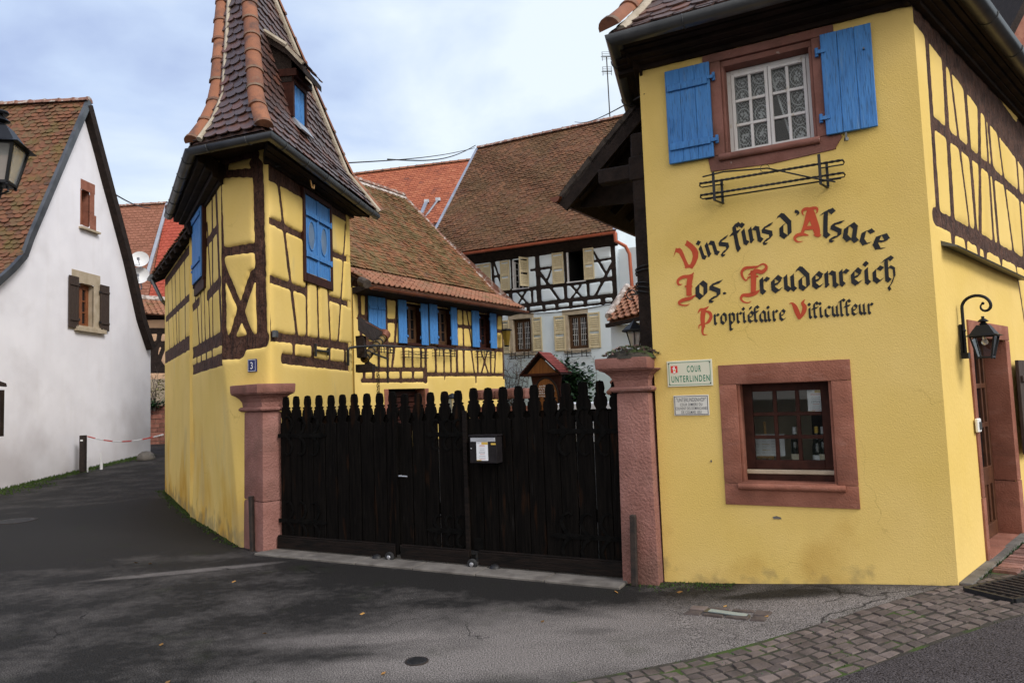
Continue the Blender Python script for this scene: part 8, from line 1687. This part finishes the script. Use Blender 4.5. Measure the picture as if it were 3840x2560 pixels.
# bare climbing vines
v0 = WF.P(WF.uz(zy(230, 850), .2)[0], .75, .25); t = thing('bare_vine', v0, 'bare tangled climbing vine on the white house left of the roofed board', 'vine'); m = MB(); r = random.Random(33)
tops = [WF.P(WF.uz(zy(x, y), .15)[0], WF.uz(zy(x, y), .15)[1], r.uniform(.05, .3)) for x, y in ((150, 340), (180, 400), (250, 470), (300, 420), (370, 380), (420, 250), (450, 100), (480, 430), (520, 560), (200, 560), (330, 520), (140, 600), (400, 520), (460, 640), (260, 620))]; twigs(m, v0, tops, 34, r0=.016, kinks=8, side=9); m.build('stem', 'twig', t); m = MB(); leafcloud(m, WF.P(WF.uz(zy(290, 500), .2)[0], WF.uz(zy(290, 440), .2)[1], .25), .7, .2, .5, 90, .06, 8); m.build('dry_leaf_cluster', 'leaf_dry', t)
v1 = WF.P(WF.uz(zy(1200, 850), .2)[0], .75, .15); t = thing('bare_vine', v1, 'thin bare vine behind the evergreen shrub on the white house', 'vine'); m = MB(); tops = [WF.P(WF.uz(zy(x, y), .1)[0], WF.uz(zy(x, y), .1)[1], .08) for x, y in ((930, 310), (1000, 300), (1060, 340), (1180, 380), (1010, 480), (880, 420))]; twigs(m, v1, tops, 36, r0=.010, kinks=7, side=5); m.build('stem', 'twig', t)
v2 = WF.P(WF.uz(zy(1640, 900), .2)[0], .75, .15); t = thing('bare_vine', v2, 'single bare vine strand on the white house beside the right gate post', 'vine'); m = MB(); tops = [WF.P(WF.uz(zy(x, y), .1)[0], WF.uz(zy(x, y), .1)[1], .06) for x, y in ((1375, 265), (1430, 700))]; twigs(m, v2, tops, 37, r0=.010, kinks=9, side=7); m.build('stem', 'twig', t)
# white-clothed table, low stone wall, small lantern, leaning tile
ta, tb_ = at_depth(*zy(890, 1030), 13.4), at_depth(*zy(1740, 1015), 12.6); t = thing('cloth_table', Vector(((ta.x+tb_.x)/2, 13.2, .7)), 'long table under a white cloth behind the right gate leaf', 'table'); m = MB(); zt_ = (ta.z+tb_.z)/2; r = random.Random(4)
m.hexa([Vector((ta.x, ta.y, .75)), Vector((tb_.x, tb_.y, .75)), Vector((tb_.x+.2, tb_.y+.8, .75)), Vector((ta.x+.2, ta.y+.8, .75)), Vector((ta.x, ta.y, zt_)), Vector((tb_.x, tb_.y, zt_)), Vector((tb_.x+.2, tb_.y+.8, zt_+.01)), Vector((ta.x+.2, ta.y+.8, zt_+.01))]); m.build('tablecloth', 'cloth_white', t, bevel=.02, seg=2)
wa, wb2 = at_depth(*zm(1485, 1380), 14.2), at_depth(*zy(500, 800), 13.6); t = thing('courtyard_wall', Vector(((wa.x+wb2.x)/2, 14, .7)), 'low reddish stone wall with rounded coping behind the gate', 'wall'); m = MB(); zz = wb2.z
for i in range(5):
    a_, b_ = wa.lerp(wb2, i/5), wa.lerp(wb2, (i+.96)/5); m.bar(Vector((a_.x, a_.y, zz-.10)), Vector((b_.x, b_.y, zz-.10+.02*(i % 2))), .34, .20)
m.build('coping', 'sandstone_dark', t, bevel=.05, seg=2); m = MB(); m.bar(Vector((wa.x, wa.y, .9)), Vector((wb2.x, wb2.y, .9)), .26, 1.05); m.build('wall', 'brick_red', t)
c = at_depth(*zm(1180, 1375), 13.0); t = thing('yard_lantern', Vector((c.x, c.y, gz(c.x, c.y))), 'small dark lantern on a post just showing over the middle pickets', 'lamp'); m = MB(); m.lathe(c, [(.13, -.03), (.14, -.01), (.05, .05), (.01, .07)], 4); m.tube([Vector((c.x, c.y, .5)), c-Vector((0, 0, .3))], .025, 6); m.build('lamp_cage', 'lamp_black', t); m = MB(); m.lathe(c, [(.05, -.28), (.09, -.03)], 4); m.build('lamp_pane', 'lamp_glass', t)
tl = at_depth(*zy(1690, 780), 9.0); t = thing('roof_tile', tl, 'leaning pair of weathered roof tiles beside the right gate post', 'roof tile'); m = MB(); ax2 = (at_depth(*zy(1745, 690), 9.0)-at_depth(*zy(1630, 890), 9.0)); m.bar(at_depth(*zy(1640, 890), 9.0), at_depth(*zy(1770, 760), 9.0), .12, .06); m.bar(at_depth(*zy(1690, 740), 9.05), at_depth(*zy(1790, 650), 9.05), .10, .06); m.build('tile', 'brick_red', t, bevel=.015); m = MB(); p_ = at_depth(*zy(1780, 760), 9.02); m.tube([p_, Vector((p_.x+.05, p_.y, .2))], .03, 6); m.build('stake', 'timber_dark', t)
# dark timber gable at the far right
gA = at_depth(2312*D, 112*D, 12.5); t = thing('dark_gable', Vector((gA.x+2, 13, .2)), 'dark timbered gable with a black verge at the upper right corner', 'house'); FG = dirsign(Fac((gA.x, 13), (1, .1))); pt_ = at_depth(2362*D, 30*D, 12.5)
m = MB(); m.hexa([gA+Vector((-.05, 0, -.1)), gA+Vector((1.7, 0, 2.9)), gA+Vector((1.7, 4, 2.9)), gA+Vector((-.05, 4, -.1)), gA+Vector((-.1, 0, .05)), gA+Vector((1.7, 0, 3.1)), gA+Vector((1.7, 4, 3.1)), gA+Vector((-.1, 4, .05))]); m.build('roof', 'timber_dark', t); m = MB(); m.fprism(FG, [(.1, -.2), (4, -.2), (4, gA.z+3.5), (1.6, gA.z+2.5), (.1, gA.z-.1)], -.4, 0); m.build('wall', 'brick_red', t)
m = MB(); m.fbox(FG, .2, 4, gA.z-.75, gA.z-.35, 0, .12); m.fbox(FG, .5, 4, gA.z-.05, gA.z+.2, 0, .05); m.build('beam', 'timber', t)
# overhead cables
def cable(name, pts, rr, label, sag):
    a_, b_ = pts; n_ = 24; m = MB(); m.tube([a_.lerp(b_, i/n_)-Vector((0, 0, sag*math.sin(math.pi*i/n_))) for i in range(n_+1)], rr, 5); tag(m.build(name, 'rubber', None, base=a_.lerp(b_, .5)), label, 'cable', 'overhead cables')
tc0 = TR.P(.05, TR.uz(z3(690, 172))[1], .06); wx = at_depth(1090*D, 340*D, wr(WL, .9).y); wx0 = at_depth(895*D, 367*D, 19)
cable('overhead_cable', (tc0, wx), .011, 'long thin cable from the tower house to the roof of the white house', .12)
cable('overhead_cable', (at_depth(890*D, 366*D, 15.5), at_depth(1092*D, 334*D, wr(WL, .9).y)), .016, 'thicker twisted cable joining the roof edge of the white house', .25)
cable('overhead_cable', (at_depth(1320*D, 280*D, 24), RF.P(-.05, RF.uz(zt2(495, 560))[1], .02)), .008, 'cable from the white house ridge to the left corner of the nearest yellow house', .12)
cable('overhead_cable', (at_depth(265*D, 447*D, 20.5), at_depth(345*D, 478*D, 33)), .022, 'short black cable between the white gable and the far house', .1)
cable('overhead_cable', (WF.P(WF.uz(zw(640, 1020))[0], WF.uz(zw(640, 1022))[1], .05), WF.P(WF.uz(zw(1985, 880))[0], WF.uz(zw(1985, 885))[1], .05)), .012, 'black cable clipped along the front of the white house', .12)
